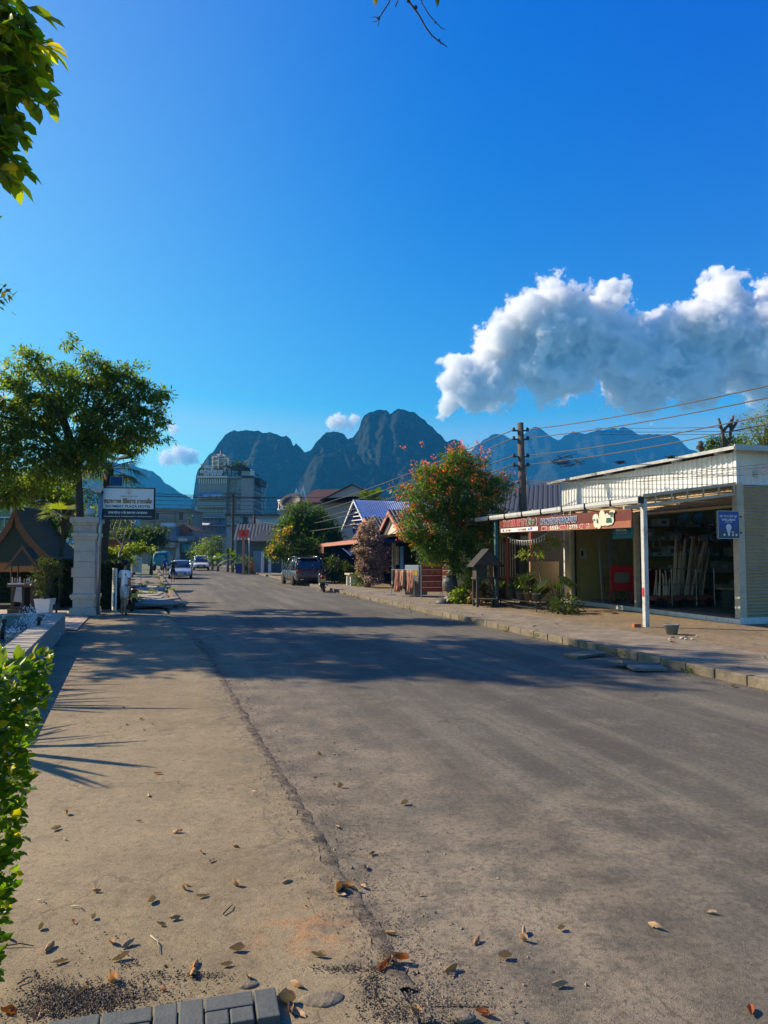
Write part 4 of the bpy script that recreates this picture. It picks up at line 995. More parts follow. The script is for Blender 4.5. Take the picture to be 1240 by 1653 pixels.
#tree('garden_tree', 'second tall tree outside the left edge beyond the hotel garden', B3, bl, 9000, .3, LF_dark, [(0, 0, 0), (0.1, 0, 3), (0, .1, 6), (.2, 0, 9)], M_barkd, nbr=14, r0=.22, clump=.22, nclump=260, shell=.35)
# -- near branch hanging in at the top left
B4 = Vector((-4.6, .9, 0))
P = []; D = []; N = []
tw = MB(); random.seed(3)
def spray(p0, p1, n, L, sag=.1):
    p0, p1 = Vector(p0), Vector(p1)
    pts = [p0.lerp(p1, k / 6) + Vector((.04*nz(k*2.1, p0.z), .04*nz(k*1.7, p0.x), -sag * math.sin(k / 6 * 1.5))) for k in range(7)]
    tw.tube([q - B4 for q in pts], [.011 - .0012 * k for k in range(7)], 5)
    for i in range(n):
        t_ = .12 + .88 * (i / n); f = t_ * 6; k = min(int(f), 5); c = pts[k].lerp(pts[k+1], f - k); ax = (pts[k+1] - pts[k]).normalized()
        side = Vector(unit(1)[0]); side = (side - ax * side.dot(ax)).normalized()
        d = (ax * random.uniform(.3, 1.0) + side * random.uniform(.4, 1.0) + Vector((.15, 0, -.45))).normalized()
        P.append(tuple(c - B4)); D.append(tuple(d)); N.append(tuple((Vector(unit(1)[0]) * .7 + Vector((0, -.5, .7)))))
def Wp(px, py, Y): return W(px, py, Y)
for (a, b_, n) in [((-90,-60,6.4),(70,85,6.1),26), ((-70,20,6.3),(92,150,6.0),30), ((-80,0,6.2),(88,65,6.2),26), ((-90,60,6.1),(40,125,6.0),26), ((-80,110,6.0),(38,180,5.9),24), ((-70,150,6.1),(30,200,5.9),20), ((-60,170,6.0),(42,262,5.8),24), ((-60,200,6.0),(15,250,5.9),18), ((-50,-60,6.3),(50,30,6.1),24), ((-90,-90,6.4),(85,20,6.2),9), ((-60,40,6.3),(60,110,6.2),18), ((-60,90,6.2),(50,95,6.2),20),((-60,10,6.2),(30,60,6.1),24),((-80,-40,6.2),(20,20,6.1),24),((-60,120,6.2),(10,150,6.0),22)]:
    spray(Wp(*a), Wp(*b_), int(n*1.5), .1)
    spray(Wp(a[0]-15,a[1]+22,a[2]-.1), Wp(b_[0]-22,b_[1]+10,b_[2]-.12), int(n*1.2), .1)
T4 = empty('overhanging_tree', B4, 0, 'broad-leaved branch with yellow-green leaves hanging in at the top left corner', 'tree')
leafmesh('leaves', np.array(P), np.array(D), np.array(N), .19, LF_big, T4, .5, 'fold', .3)
tw.tube([(0, 0, 0), (-.1, 0, 2.5), (0, 0.4, 4.8), (.2, 2.2, 6.6)], [.2, .16, .13, .06], 10)
for q in [(-90,-60,6.4),(-70,20,6.3),(-80,110,6.0),(-60,170,6.0),(-60,200,6)]: tw.tube([(0.1, 1.0, 5.4), (Wp(*q) - B4) * .6 + Vector((-.3, 0, 2.6)), Wp(*q) - B4], [.06, .035, .014], 6)
tw.build('branch', M_bark, T4, True)
# -- twigs hanging in at the top centre
tg = MB(); Yt = 3.2
def tl(pts, r): tg.tube([W(x, y, Yt) for x, y in pts], r, 6)
tl([(668,-60),(655,-8),(662,5),(675,22),(688,45),(697,57),(708,66),(722,76)], [.006,.005,.0048,.004,.0036,.0034,.0028,.0018]); tl([(640,-40),(628,4),(614,26),(608,30)], [.004,.0032,.0028,.0024]); tl([(613,30),(610,43)], .0016); tl([(613,29),(606,27),(601,28)], .0014); tl([(612,31),(607,35),(601,35)], .0014)
tl([(700,-40),(680,2),(690,20),(698,30),(706,38),(713,46),(720,47)], [.003,.003,.0026,.0024,.002,.0018,.0014]); tl([(646,-10),(642,2),(638,11)], .0026); tl([(708,66),(712,71),(717,69)], .0014)
for x, y, r in [(671,12,.010),(703,36,.006),(709,65,.0065),(612,30,.006),(659,1,.009)]: tg.ball(W(x, y, Yt), r, 6, 4)
tt = MB(); 
ot = empty('hanging_twigs', W(660, -30, Yt), 0, 'dark bare twigs with two pointed leaf tips hanging in at the top centre', 'branch')
for mb_ in (tg,): mb_.v = [tuple(Vector(p) - ot.location) for p in mb_.v]
tg.build('twigs', M_barkd, ot, True)
P = [W(604,-14,Yt) - ot.location, W(705,-14,Yt) - ot.location]; leafmesh('leaves', np.array([tuple(p) for p in P]), np.array([(.1,0,-1),(.05,0,-1.0)]), np.array([(0.2,-1,0),(0,-1,0.)]), .075, LF_dark, ot, .34, 'fold', .02)
tg2 = MB().tube([W(668,-60,Yt), W(640,-500,3.0), W(500,-1400,2.4), (-1.6, 1.2, 7.5), (-5.0, 5.6, 5.4)], [.008, .014, .03, .05, .07], 7)
tg2.v = [tuple(Vector(p) - ot.location) for p in tg2.v]; tg2.build('limb', M_barkd, ot, True)

# -- clipped hedge in the lower left foreground
HB = Vector((-1.62, 2.42, 0))
P = []; D = []; N = []
n = 9000; pts = []
zt = lambda x: 1.62
k = 0; n = 10500
while k < n:
    z = rng.random() * 1.57; y = rng.uniform(-.7, .33)
    face = rng.random()
    right = .13 + .23 * (z / 1.6) + .03 * mnoise.noise(Vector((0, y * 5, z * 6)))
    if face < .62: x = right - abs(rng.normal()) * .05
    elif face < .9: x = right - rng.random() * 1.1; z = 1.55 - abs(rng.normal()) * .05 + .03 * mnoise.noise(Vector((x*5, y*5, 3)))
    else: x = right - rng.random() * 1.1; y = -.7 + abs(rng.normal()) * .05 if rng.random() < .4 else .33 - abs(rng.normal()) * .05
    P.append((x, y, z)); o_ = Vector(((1 if face < .62 else .2), -.35, (.5 if face < .62 else 1.2))) + Vector(unit(1)[0]) * .9; D.append(tuple(o_)); N.append(tuple(Vector((.5, -.4, .8)) + Vector(unit(1)[0]) * .7)); k += 1
HG = empty('clipped_hedge', HB, 0, 'bright green clipped leafy hedge in the near left foreground', 'hedge')
leafmesh('leaves', np.array(P), np.array(D), np.array(N), .041, LF_hedge, HG, .58, 'fold', .45)
# fresh shoots
P = []; D = []; N = []
for k in range(260):
    x = .33 - rng.random() * .6; y = rng.uniform(-.65, .3); P.append((x, y, 1.54 + rng.random() * .05)); D.append((rng.normal()*.5, rng.normal()*.5, 1.0)); N.append(tuple(unit(1)[0] + np.array([0, -.8, .3])))
leafmesh('shoots', np.array(P), np.array(D), np.array(N), .045, LF_light, HG, .6, 'fold', .3)
mb = MB()
for k in range(90):
    y = rng.uniform(-.6, .28); x0 = rng.uniform(-.7, -.15); x1 = x0 + rng.uniform(0, .35); mb.tube([(x0, y, 0), (x0 * .6 + x1 * .4, y + rng.normal()*.06, .7), (min(x1, .24), y + rng.normal() * .12, 1.5)], [.012, .008, .003], 5)
mb.build('stems', M_bark, HG, True)
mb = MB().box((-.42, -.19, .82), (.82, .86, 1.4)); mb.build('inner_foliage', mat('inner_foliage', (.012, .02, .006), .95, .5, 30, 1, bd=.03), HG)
def blade_plant(name, label, base, h, n, L, seed):
    random.seed(seed); T = empty(name, base, 0, label, 'plant'); mb = MB()
    for k in range(n):
        a = random.uniform(0, 6.28); el = random.uniform(.05, 1.2); big_leaf(mb, (0, 0, h + random.uniform(-.3, .2)), (math.cos(a)*math.cos(el), math.sin(a)*math.cos(el), math.sin(el)), L * random.uniform(.7, 1.15), .085, bend=.12)
    mb.build('leaves', LF_mid, T, True); MB().tube([(0,0,0),(.05,0,h*.5),(0,0,h)], [.09,.07,.06], 8).build('trunk', M_bark, T, True); return T
# -- fan palms off the left edge, whose spiky shadows fall on the driveway
def fan_palm(name, label, base, h, n, R_, lean=0, m=None, tr=.11, seed=1, stalk=.6, up=(.0, 1.1)):
    random.seed(seed); T = empty(name, base, 0, label, 'palm'); mb = MB(); st = MB(); top = Vector((lean, 0, h))
    for k in range(n):
        a = 6.283 * k / n + random.uniform(-.2, .2); el = random.uniform(*up); d = Vector((math.cos(a) * math.cos(el), math.sin(a) * math.cos(el), math.sin(el)))
        p = top + d * stalk * random.uniform(.8, 1.2); st.tube([top, p], [.02, .012], 5); fan_leaf(mb, p, d + Vector((0, 0, -.2)), R_ * random.uniform(.8, 1.1), 20, 2.7, .3)
    mb.build('crown', m or LF_dark, T); tm = MB().tube([(0, 0, 0), (lean*.5, 0, h*.5), top], [tr*1.2, tr, tr], 10); tm.build('trunk', M_barkd, T, True); st.build('stalks', M_barkd, T, True); return T
for i, (x, y, h, n, R_) in enumerate([(-8.6, 12.6, 1.5, 26, 1.25), (-7.3, 10.0, 1.5, 28, 1.6), (-6.0, 7.9, 1.4, 20, 1.35), (-7.9, 11.3, 1.5, 20, 1.3)]):
    blade_plant('spiky_plant', ('dracaena behind the fountain pool', 'largest dracaena beyond the left picture edge', 'dracaena nearest the camera, beyond the left edge', 'second dracaena behind the fountain pool')[i], (x, y, 0), h, n, R_, 11 + i)
# fan palm in the garden, above the sign
FP = W(160, 985, 26.5); FP.z = 0
T_ = fan_palm('fan_palm', 'dark fan palm standing behind the hotel sign', FP, 5.15, 20, 1.05, .25, LF_dark, .17, 31, .75, (-.5, 1.0))
# pale young fan palm lower
fan_palm('fan_palm', 'small yellowish fan palm under the big left tree', W(97, 990, 26.5).to_tuple()[:2] + (0,), 3.3, 9, .8, 0, LF_light, .07, 41, .45, (-.3, .9))
# ---------------------------------------------------------------- hotel garden on the left
M_gran = mat('basin_stone', (.26, .25, .23), .7, .15, 5, .2, dirt=.25); M_grtop = mat('basin_top_stone', (.36, .31, .24), .65, .12, 6, .15)
SL = math.atan(.36)
# fountain basin: right wall runs along the driveway
pb = empty('fountain_basin', (-7.95, 17.9, 0), SL, 'low stone fountain basin with splashing water on the left', 'fountain')
HW = .5
MB().bb(-.34, 0, -11.0, 0, .02, HW - .03).build('wall', M_gran, pb); MB().bb(-.37, .03, -11.0, .03, HW - .03, HW + .01).build('coping', M_grtop, pb, bevel=.006)
b = MB(); b.bb(-6, -.34, -.34, 0, .02, HW - .03); b.build('wall', M_gran, pb); MB().bb(-6, -.37, -.37, .03, HW - .03, HW + .01).build('coping', M_grtop, pb, bevel=.006)
MB().bb(-6, -.34, -11, -.34, .02, .08).build('floor', mat('basin_floor', (.03, .05, .06), .6, .2, 4, .1), pb)
t = NT('water'); co = t.obj()
h = t.math('ADD', t.noise(5, 5, .65, co), t.math('MULTIPLY', t.noise(19, 4, .7, co), .5))
foam = t.ramp(t.noise(13, 6, .75, co), .56, .68)
t.pbr(t.mix(t.math('MULTIPLY', foam, .55), (.012, .035, .06), (.45, .5, .55)), .08, 0, t.bump(h, .9, .06), .8); M_water = t.m
nx, ny = 60, 90; V = []
for j in range(ny + 1):
    for i in range(nx + 1):
        x = -6 + (6 - .35) * i / nx; y = -10.9 + 10.5 * j / ny; V.append((x, y, .26 + .035 * mnoise.fractal(Vector((x * 3.1, y * 3.1, 2)), .8, 2, 4)))
wtr = MB().add(V, [(j*(nx+1)+i, j*(nx+1)+i+1, (j+1)*(nx+1)+i+1, (j+1)*(nx+1)+i) for j in range(ny) for i in range(nx)]).build('pool_water', M_water, None, True)
wtr.location = (-7.95, 17.9, 0); wtr.rotation_euler = (0, 0, SL); tag(wtr, kind='structure'); 
# splash: thrown drops
random.seed(9); dr = MB(); M_drop = mat('water_drop', (.80, .84, .88), .15, .05, 5, 0, spec=.8)
SPc = W(52, 1038, 16.0); 
def splash(c, n, hh, rr, s0):
    for k in range(n):
        a = random.uniform(0, 6.28); q = random.random(); r = rr * q; z = hh * (1 - (2 * q - .7) ** 2) * random.uniform(.1, 1.0); z = max(.01, z)
        dr.ball((c[0] + r * math.cos(a), c[1] + r * math.sin(a), .27 + z), random.uniform(.3, 1.0) * s0, 6, 4, (1, 1, random.uniform(.8, 2.2)))
splash(SPc, 800, .55, .55, .011); splash(W(4, 1040, 16.2), 90, .35, .1, .010); splash(W(20, 1045, 15.2), 120, .10, .4, .009); splash(W(62, 1052, 15), 160, .1, .5, .010)
o = dr.build('splashing_water', M_drop, None, True); tag(o, 'white drops of splashing water above the pool', 'water', None, 'stuff')
for i, (px, Y) in enumerate([(60, 14.6), (3, 14.2)]):
    p = W(px, 1040, Y); nb_ = empty('fountain_nozzle', (p.x, p.y, .2), 0, ('short black pipe nozzle in the pool near the splash', 'black pipe nozzle in the pool at the left picture edge')[i], 'nozzle')
    MB().tube([(0, 0, 0), (0, 0, .22), (.03, 0, .42)], [.05, .045, .035], 10).build('pipe', M_black, nb_, True); MB().lathe([(.03, 0), (.055, .01), (.05, .07), (.02, .08)], (.03, 0, .40), 10).build('head', M_black, nb_)
p = SV = Vector((-7.95, 17.9, 0)); q_ = W(84, 1003, 17.5)
fl = empty('pool_floodlight', (q_.x, 17.72, HW + .01), 0, 'small black floodlight standing on the basin rim', 'floodlight')
MB().box((0, 0, .14), (.16, .08, .13), rx=R(-15)).build('head', M_black, fl, bevel=.01); MB().box((0, 0, .04), (.03, .05, .08)).build('bracket', M_black, fl)
# gate pillar
gp = empty('gate_pillar', G(138, 994).to_tuple()[:2] + (.03,), R(10), 'pale moulded gate pillar with globe lamp on top', 'pillar')
M_pil = mat('pillar_stone', (.48, .41, .34), .8, .15, 3, .2, dirt=.35)
b = MB()
for (w2, z0, z1) in [(.47,0,.16),(.45,.16,.24),(.375,.24,.50),(.43,.50,.56),(.46,.56,.66),(.40,.66,.70),(.385,2.36,2.40),(.42,2.40,2.48),(.46,2.48,2.60),(.40,2.60,2.64),(.40,2.64,2.84),(.44,2.84,2.92),(.50,2.92,3.10)]:
    b.bb(-w2, w2, -w2, w2, z0, z1 - .001 if False else z1)
b.build('moulding', M_pil, gp, bevel=.008)
gp.scale = (.86, .86, 1)
for z0, z1 in [(.70,1.20),(1.21,1.68),(1.69,2.02),(2.03,2.36)]: MB().bb(-.37, .37, -.37, .37, z0, z1).build('shaft', M_pil, gp, bevel=.005)
lm = MB().ball((0, 0, 0), .17, 16, 10, (1.15, 1, .8)).build('globe', mat('milky_globe', (.62, .60, .55), .25, .08, 4, 0), gp, True); lm.location = (.07, 0, 3.27)
b = MB().lathe([(.1,3.09),(.1,3.14),(.06,3.15),(.06,3.18)], (.07,0,0), 14); b.lathe([(.01,3.38),(.05,3.385),(.012,3.42),(.01,3.46)], (.07,0,0), 10); b.build('lamp_base', M_steel, gp)
MB().box((-.42, -.1, 1.35), (.12, .25, .30)).build('intercom', M_pil, gp, bevel=.01)
# steel pole with flood lamp, hotel board and solar panel
sp_ = G(158, 995); poA = Vector((sp_.x, sp_.y, .02))
st = empty('sign_pole', poA, 0, 'slim steel pole with floodlight, carrying the hotel sign', 'pole')
MB().tube([(0, 0, 0), (.0, 0, 2.6), (.03, 0, 4.05)], [.055, .05, .045], 10).build('shaft', M_steel, st, True); MB().tube([(-.08, 0, 2.5), (-.06, 0, 4.15)], .02, 6).build('conduit', M_steel, st, True)
MB().lathe([(.12,0),(.12,.03),(.06,.04)], n=12).build('foot', M_steel, st)
b = MB().box((0, 0, 0), (.32, .1, .22), rx=R(-25)); o = b.build('lamp_head', mat('flood_lens', (.5, .52, .45), .3, .1, 12, .1), st, bevel=.015); o.location = (-.06, -.12, 4.02); o.rotation_euler = (0, R(14), 0)
MB().box((.06, -.04, 3.9), (.06, .08, .08)).build('bracket', M_black, st)
ctr = W(208.5, 813, 22.9); ctr_l = Vector((ctr.x, ctr.y, ctr.z)); RZ = R(9)
hb = empty('hotel_sign', (ctr.x, ctr.y, ctr.z), RZ, 'hotel signboard, white above and navy below, under a small solar panel', 'sign')
Wd, Hg = 1.62, 1.03
MB().bb(-Wd/2 + .02, Wd/2 - .02, -.03, .03, -Hg/2 + .02, Hg/2 - .02).build('board', M_black, hb)
MB().bb(-Wd/2 + .015, Wd/2 - .04, -.045, -.031, -.17, Hg/2 - .03).build('upper_panel', mat('sign_white', (.80, .78, .76), .4, .04, 3, 0), hb)
MB().bb(-Wd/2 + .015, Wd/2 - .04, -.045, -.031, -Hg/2 + .03, -.172).build('lower_panel', mat('sign_navy', (.015, .025, .045), .4, .08, 3, 0), hb)
b = MB(); b.bb(-Wd/2 - .01, -Wd/2 + .015, -.055, .04, -Hg/2, Hg/2); b.bb(Wd/2 - .04, Wd/2, -.055, .04, -Hg/2, Hg/2); b.bb(-Wd/2 + .015, Wd/2 - .04, -.055, .04, Hg/2 - .03, Hg/2); b.bb(-Wd/2 + .015, Wd/2 - .04, -.055, .04, -Hg/2, -Hg/2 + .03); b.build('frame', M_black, hb)
fs = lambda x, z, e=0: face_mat((x, -.048 - e, z), (1, 0, 0))
b = MB(); put_text(b, 'SISOMBAT PLAZA HOTEL', fs(-.02, -.09), width=1.40, height=.085, bold=.025); put_text(b, 'SISOMBAT PLAZA HOTEL', fs(0, .235), width=.52, height=.03, bold=.02); put_text(b, 'VANGVIENG', fs(0, .175), width=.15, height=.018, bold=.02); b.build('lettering', M_black, hb)
b = MB(); lao(b, 'onghaahk siisiobad mahaykim', fs(-.02, .07), 1.48, .115, .26); b.build('lettering', mat('sign_gold', (.48, .24, .08), .5, .05, 4, 0), hb)
b = MB(); lao(b, 'bahs ngiugaug eoaiub nyogang ehkasugkon', fs(-.02, -.29), 1.2, .06, .26); put_text(b, 'PHONSAVANH VILLAGE, VANGVIENG DISTRICT, VIENTIANE PROVINCE', fs(-.02, -.42), width=1.48, height=.036, bold=.03); b.build('lettering', M_lw, hb)
b = MB(); M_ = fs(0, .375); 
for k in range(24):
    a0, a1 = 2*math.pi*k/24, 2*math.pi*(k+.6)/24; b.add([M_ @ Vector((r*math.cos(a), r*math.sin(a), 0)) for r, a in ((.062,a0),(.082,a0),(.082,a1),(.062,a1))], [(0,1,2,3)])
b.add([M_ @ Vector(p) for p in ((0,-.05,0),(.025,-.02,0),(0,.045,0),(-.025,-.02,0))], [(0,1,2,3)])
b.build('emblem', MATS['sign_gold'], hb)
b = MB(); b.bb(-Wd/2 - .1, -Wd/2, -.02, .02, .30, .34); b.bb(-Wd/2 - .1, -Wd/2, -.02, .02, -.34, -.30); b.build('bracket', M_steel, hb)
so_ = empty('solar_panel', (ctr.x - .42, ctr.y - .03, ctr.z + .56), RZ, 'small dark solar panel standing above the hotel signboard', 'solar panel')
t = NT('solar_cells'); g_b = t.n('TexBrick', Scale=1.0); t.set(g_b.inputs['Vector'], t.mapping(t.obj(), (1,1,1), (R(90),0,0))); g_b.offset = 0; g_b.inputs['Color1'].default_value = (.01,.03,.06,1); g_b.inputs['Color2'].default_value = (.012,.035,.07,1); g_b.inputs['Mortar'].default_value = (.10,.14,.18,1); g_b.inputs['Brick Width'].default_value = .06; g_b.inputs['Row Height'].default_value = .045; g_b.inputs['Mortar Size'].default_value = .003
t.pbr(g_b.outputs['Color'], .15, 0, None, .7)
MB().box((0, 0, .16), (.36, .02, .30), rx=R(-14)).build('cells', t.m, so_)
b = MB(); b.box((0, .008, .16), (.39, .02, .33), rx=R(-14)); b.build('frame', M_steel, so_); MB().bb(-.3, .3, -.03, .05, -.035, -.01).build('bracket', M_steel, so_)
# sala with steep Lao roof
Rf = W(20, 980, 25.5); sal = empty('garden_sala', (Rf.x, 25.5, .04), R(3), 'garden pavilion with steep curved brown gable roof at the left edge', 'pavilion')
M_brn = mat('brown_bargeboard', (.13, .055, .03), .6, .2, 5, .15); M_shing = mat('roof_shingle', (.09, .085, .075), .85, .3, 12, .5); M_gable = mat('gable_green', (.02, .035, .03), .8, .2, 4, .2); M_ora = mat('salmon_wall', (.36, .15, .06), .8, .15, 3, .2)
prof = [(0, 3.65), (.18, 3.10), (.42, 2.72), (.75, 2.32), (1.1, 1.98), (1.42, 1.74)]
# gable (camera side)
V = [(x, 0, z - .10) for x, z in prof] + [(-x, 0, z - .10) for x, z in prof[1:][::-1]]
b = MB(); n = len(V); b.add(V + [(x, .06, z) for x, y, z in V], [tuple(range(n)), tuple(range(2*n-1, n-1, -1))]); b.build('gable', M_gable, sal)
b = MB()
for sg in (-1, 1):
    for (x0, z0), (x1, z1) in zip(prof, prof[1:]):
        q = [(sg*x0, -.08, z0 + .02), (sg*x1, -.08, z1 + .02), (sg*(x1 - .12), -.08, z1 - .17), (sg*(x0 - (.12 if x0 else 0)), -.08, z0 - .2 - (.15 if x0 == 0 else 0))]
        if sg < 0: q = q[::-1]
        b.slab(q, -.07)
b.lathe([(.05,3.55),(.045,3.8),(.02,4.05),(.004,4.25)], (0,-.05,0), 8)
b.build('bargeboard', M_brn, sal)
b = MB()
for sg in (-1, 1):
    for (x0, z0), (x1, z1) in zip(prof, prof[1:]):
        q = [Vector((sg*x0, .0, z0)), Vector((sg*x1, .0, z1)), Vector((sg*x1, 3.0, z1)), Vector((sg*x0, 3.0, z0))]
        if sg > 0: q = q[::-1]
        k = max(2, int((Vector((x1-x0, 0, z1-z0))).length / .09))
        for i in range(k):
            a, c = i / k, (i + 1) / k; nrm = (q[1]-q[0]).cross(q[2]-q[0]).normalized()
            A = (q[0].lerp(q[1], a), q[0].lerp(q[1], c), q[3].lerp(q[2], c), q[3].lerp(q[2], a)) if sg < 0 else (q[3].lerp(q[2], a), q[3].lerp(q[2], c), q[0].lerp(q[1], c), q[0].lerp(q[1], a))
            up_ = Vector((0, 0, .022)); b.add([A[0], A[1] + up_, A[2] + up_, A[3]], [(0,1,2,3)]); b.add([A[1], A[1] + up_, A[2] + up_, A[2]], [(0,1,2,3)])
b.build('roof', M_shing, sal)
MB().bb(-1.3, 1.3, .25, .35, 1.28, 1.62).build('beam', M_ora, sal)
for x in (-1.15, 1.0, 1.22): MB().bb(x - .05, x + .05, .2 if x != 1.22 else -.02, .3 if x != 1.22 else .08, 0, 1.62).build('post', M_barkd, sal)
MB().bb(-1.4, 1.4, 0, 3, 0, .12).build('platform', M_barkd, sal)
# small shrine on a table in front
sh_ = G(20, 996); shr = empty('spirit_shrine', (sh_.x, 23.2, .03), R(4), 'small dark wooden shrine on a stand in front of the pavilion', 'shrine')
b = MB(); b.bb(-.42, .42, -.35, .35, 0, .18); b.bb(-.36, .36, -.3, .3, .18, .26); b.build('base', M_barkd, shr, bevel=.01)
for x in (-.3, 0, .3): MB().bb(x-.06, x+.06, -.26, .26, .26, .88).build('leg', M_barkd, shr, bevel=.006)
MB().bb(-.45, .5, -.36, .36, .88, .96).build('table_top', mat('shrine_wood', (.10, .045, .03), .5, .2, 6, .2), shr, bevel=.01); MB().bb(-.42, .1, -.38, -.36, .97, 1.0).build('tray', M_white, shr)
MB().slab([(-.15,-.37,.88),(.02,-.37,.88),(.06,-.40,.40),(-.2,-.40,.42)], .01).build('cloth', mat('grey_cloth', (.3,.3,.3), .9, .2, 9, .3), shr)
b = MB()
for x in (-.38, .38):
    for y in (-.25, .25): b.tube([(x, y, .96), (x*.95, y, 1.6)], .025, 6)
b.build('post', mat('shrine_wood', (.10, .045, .03)), shr)
b = MB(); b.add([(-.5,-.35,1.55),(.5,-.35,1.55),(0,-.35,2.15),(-.5,.35,1.55),(.5,.35,1.55),(0,.35,2.15)], [(0,1,2),(5,4,3),(0,2,5,3),(1,4,5,2),(0,3,4,1)]); b.build('roof', M_gable, shr)
b = MB()
for sg in (-1, 1): b.slab([(sg*.56,-.37,1.44),(0,-.37,2.22),(0,-.37,2.08),(sg*.48,-.37,1.44)][::sg], .04)
b.build('bargeboard', M_brn, shr)
for i, x in enumerate((-.33,-.24,-.16,-.08,.06,.14,.22,.30)):
    o = MB().lathe([(.035,0),(.03,.06),(.018,.09),(.022,.12),(.006,.2)] if i % 3 else [(.03,0),(.04,.05),(.02,.1),(.03,.14),(.004,.24)], n=8).build('figurine', (M_white, MATS['sign_gold'] if 'sign_gold' in MATS else M_white, mat('grey_figure', (.4,.4,.4)))[i % 3], None, True)
    o.location = shr.matrix_basis @ Vector((x, -.24, .96)); o.location = Vector((sh_.x + x, 23.2 - .24, .99)); tag(o, 'tiny offering figurine standing on the spirit shrine table', 'figurine', 'offering figurines on the shrine')
# white planter
pt = G(67, 997); wp = empty('white_planter', (pt.x, pt.y + .2, .05), R(5), 'tapered white square planter with a dark leafy shrub', 'planter')
MB().lathe([(.17,0),(.25,.52),(.235,.525),(.22,.48),(.01,.48)], n=4, square=True).build('pot', mat('white_pot', (.62,.62,.62), .5, .06, 4, .05), wp, bevel=.008)
P, D, N, C = leaves_in([(0,0,1.25,.42,.42,.65),(-.1,0,.9,.35,.35,.35),(.15,0,1.5,.35,.3,.3)], 1500, .07, 110, .2, .0); leafmesh('leaves', P, D, N, .10, LF_dark, wp, .3)
b = MB()
for c in C[:16]: b.tube([(0,0,.45),(c[0]*.4,c[1]*.4,.8),tuple(c)], [.014,.01,.004], 5)
b.build('stems', M_barkd, wp)
# hedges along the fence
def hedge(name, label, x0, x1, y0, y1, h, n, m, rot=0, base=(0,0,0), size=.07):
    T = empty(name, base, rot, label, 'hedge'); P = np.stack([rng.uniform(x0, x1, n), rng.uniform(y0, y1, n), rng.uniform(0, h, n)], 1)
    f = rng.integers(0, 3, n); j = np.abs(rng.normal(size=n)) * .06
    P[f == 0, 1] = y0 + j[f == 0]; P[f == 1, 2] = h - j[f == 1] + .1 * np.array([mnoise.noise(Vector((p[0]*1.5, 0, 0))) for p in P[f == 1]]); P[f == 2, 0] = x1 - j[f == 2]
    leafmesh('leaves', P, unit(n) + np.array([0, -.3, .5]), unit(n) + np.array([0, -.5, .8]), size, m, T, .5)
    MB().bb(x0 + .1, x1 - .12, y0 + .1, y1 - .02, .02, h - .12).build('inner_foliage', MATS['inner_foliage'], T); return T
p = W(60, 985, 27.2)
hedge('garden_hedge', 'dark clipped hedge behind the pavilion and the pillar', -3.6, 2.05, 0, 1.0, 1.75, 9000, LF_dark, 0, (p.x, 27.0, 0), .09)
p = W(182, 985, 25.6); hedge('garden_hedge', 'dark clipped hedge between the pillar and the standing man', -.52, .62, 0, 3.0, 1.75, 3200, LF_dark, SL, (p.x, 25.4, 0), .08)
# light green shrub sloping over the hedge to the right
B5 = W(200, 985, 30); B5.z = 0
bl = [blob(px, py, 30, r, B5, rz=r*.55) for px, py, r in [(170,895,14),(190,898,16),(205,890,14),(222,884,12),(238,886,10),(180,905,18),(205,905,16),(160,888,10)]]
tree('shrub', 'light green spreading shrub beside the torn-up pavement', B5, bl, 3800, .13, LF_light, [(0,0,0),(-.1,0,.8),(0,0,1.5)], M_bark, 'shrub', nbr=10, r0=.05, clump=.09, nclump=120, shell=.2, rbr=.015)
# leafless frangipani-like tree behind the sign
def bare_tree(name, label, base, m, segs, cat='tree', extra=None, group=None):
    T = empty(name, base, 0, label, cat, group); b = MB()
    for pts, rr in segs: b.tube([Vector(p) for p in pts], rr, 7)
    b.build('trunk', m, T, True)
    if extra: extra(T)
    return T
B6 = W(193, 985, 29); B6.z = 0
def L6(px, py, dy=0): v = W(px, py, 29 + dy) - B6; return v
segs = [([L6(190,985),L6(191,935),L6(193,893)], [.075,.06,.05])]
for a in [[(193,893),(199,880),(200,868),(205,850),(210,838)],[(193,893),(196,878),(186,868),(178,850),(176,838)],[(200,868),(192,855),(196,840),(199,832)],[(186,868),(184,852),(189,838)],[(205,850),(202,838)],[(199,880),(208,870),(214,855),(219,840)],[(186,868),(176,860),(171,842)],[(214,855),(212,840)]]:
    segs.append(([L6(x, y, .3*nz(x*.7, y)) for x, y in a], [.04 - .028 * k / (len(a)-1) for k in range(len(a))]))
bare_tree('bare_tree', 'pale bare-branched small tree directly below the hotel sign', B6, M_pale, segs)
# big-trunk yellow-green tree in the garden, thick gnarled trunk
B7 = W(98, 985, 28.5); B7.z = 0
bl = [blob(px, py, 28.5, r, B7) for px, py, r in [(88,800,20),(72,790,18),(60,815,16),(40,790,26),(100,845,12),(96,860,14),(130,870,16),(112,810,16),(20,800,26),(128,885,14)]]
tree('garden_tree', 'gnarled thick-trunked tree with sunlit yellow-green sprays behind the pavilion', B7, bl, 4200, .17, LF_light, [(.15,0,0),(.1,0,1.2),(-.2,0,2.1),(.1,0,2.9),(.45,0,3.8)], M_bark, nbr=16, r0=.32, clump=.15, nclump=110, shell=.2, rbr=.05)
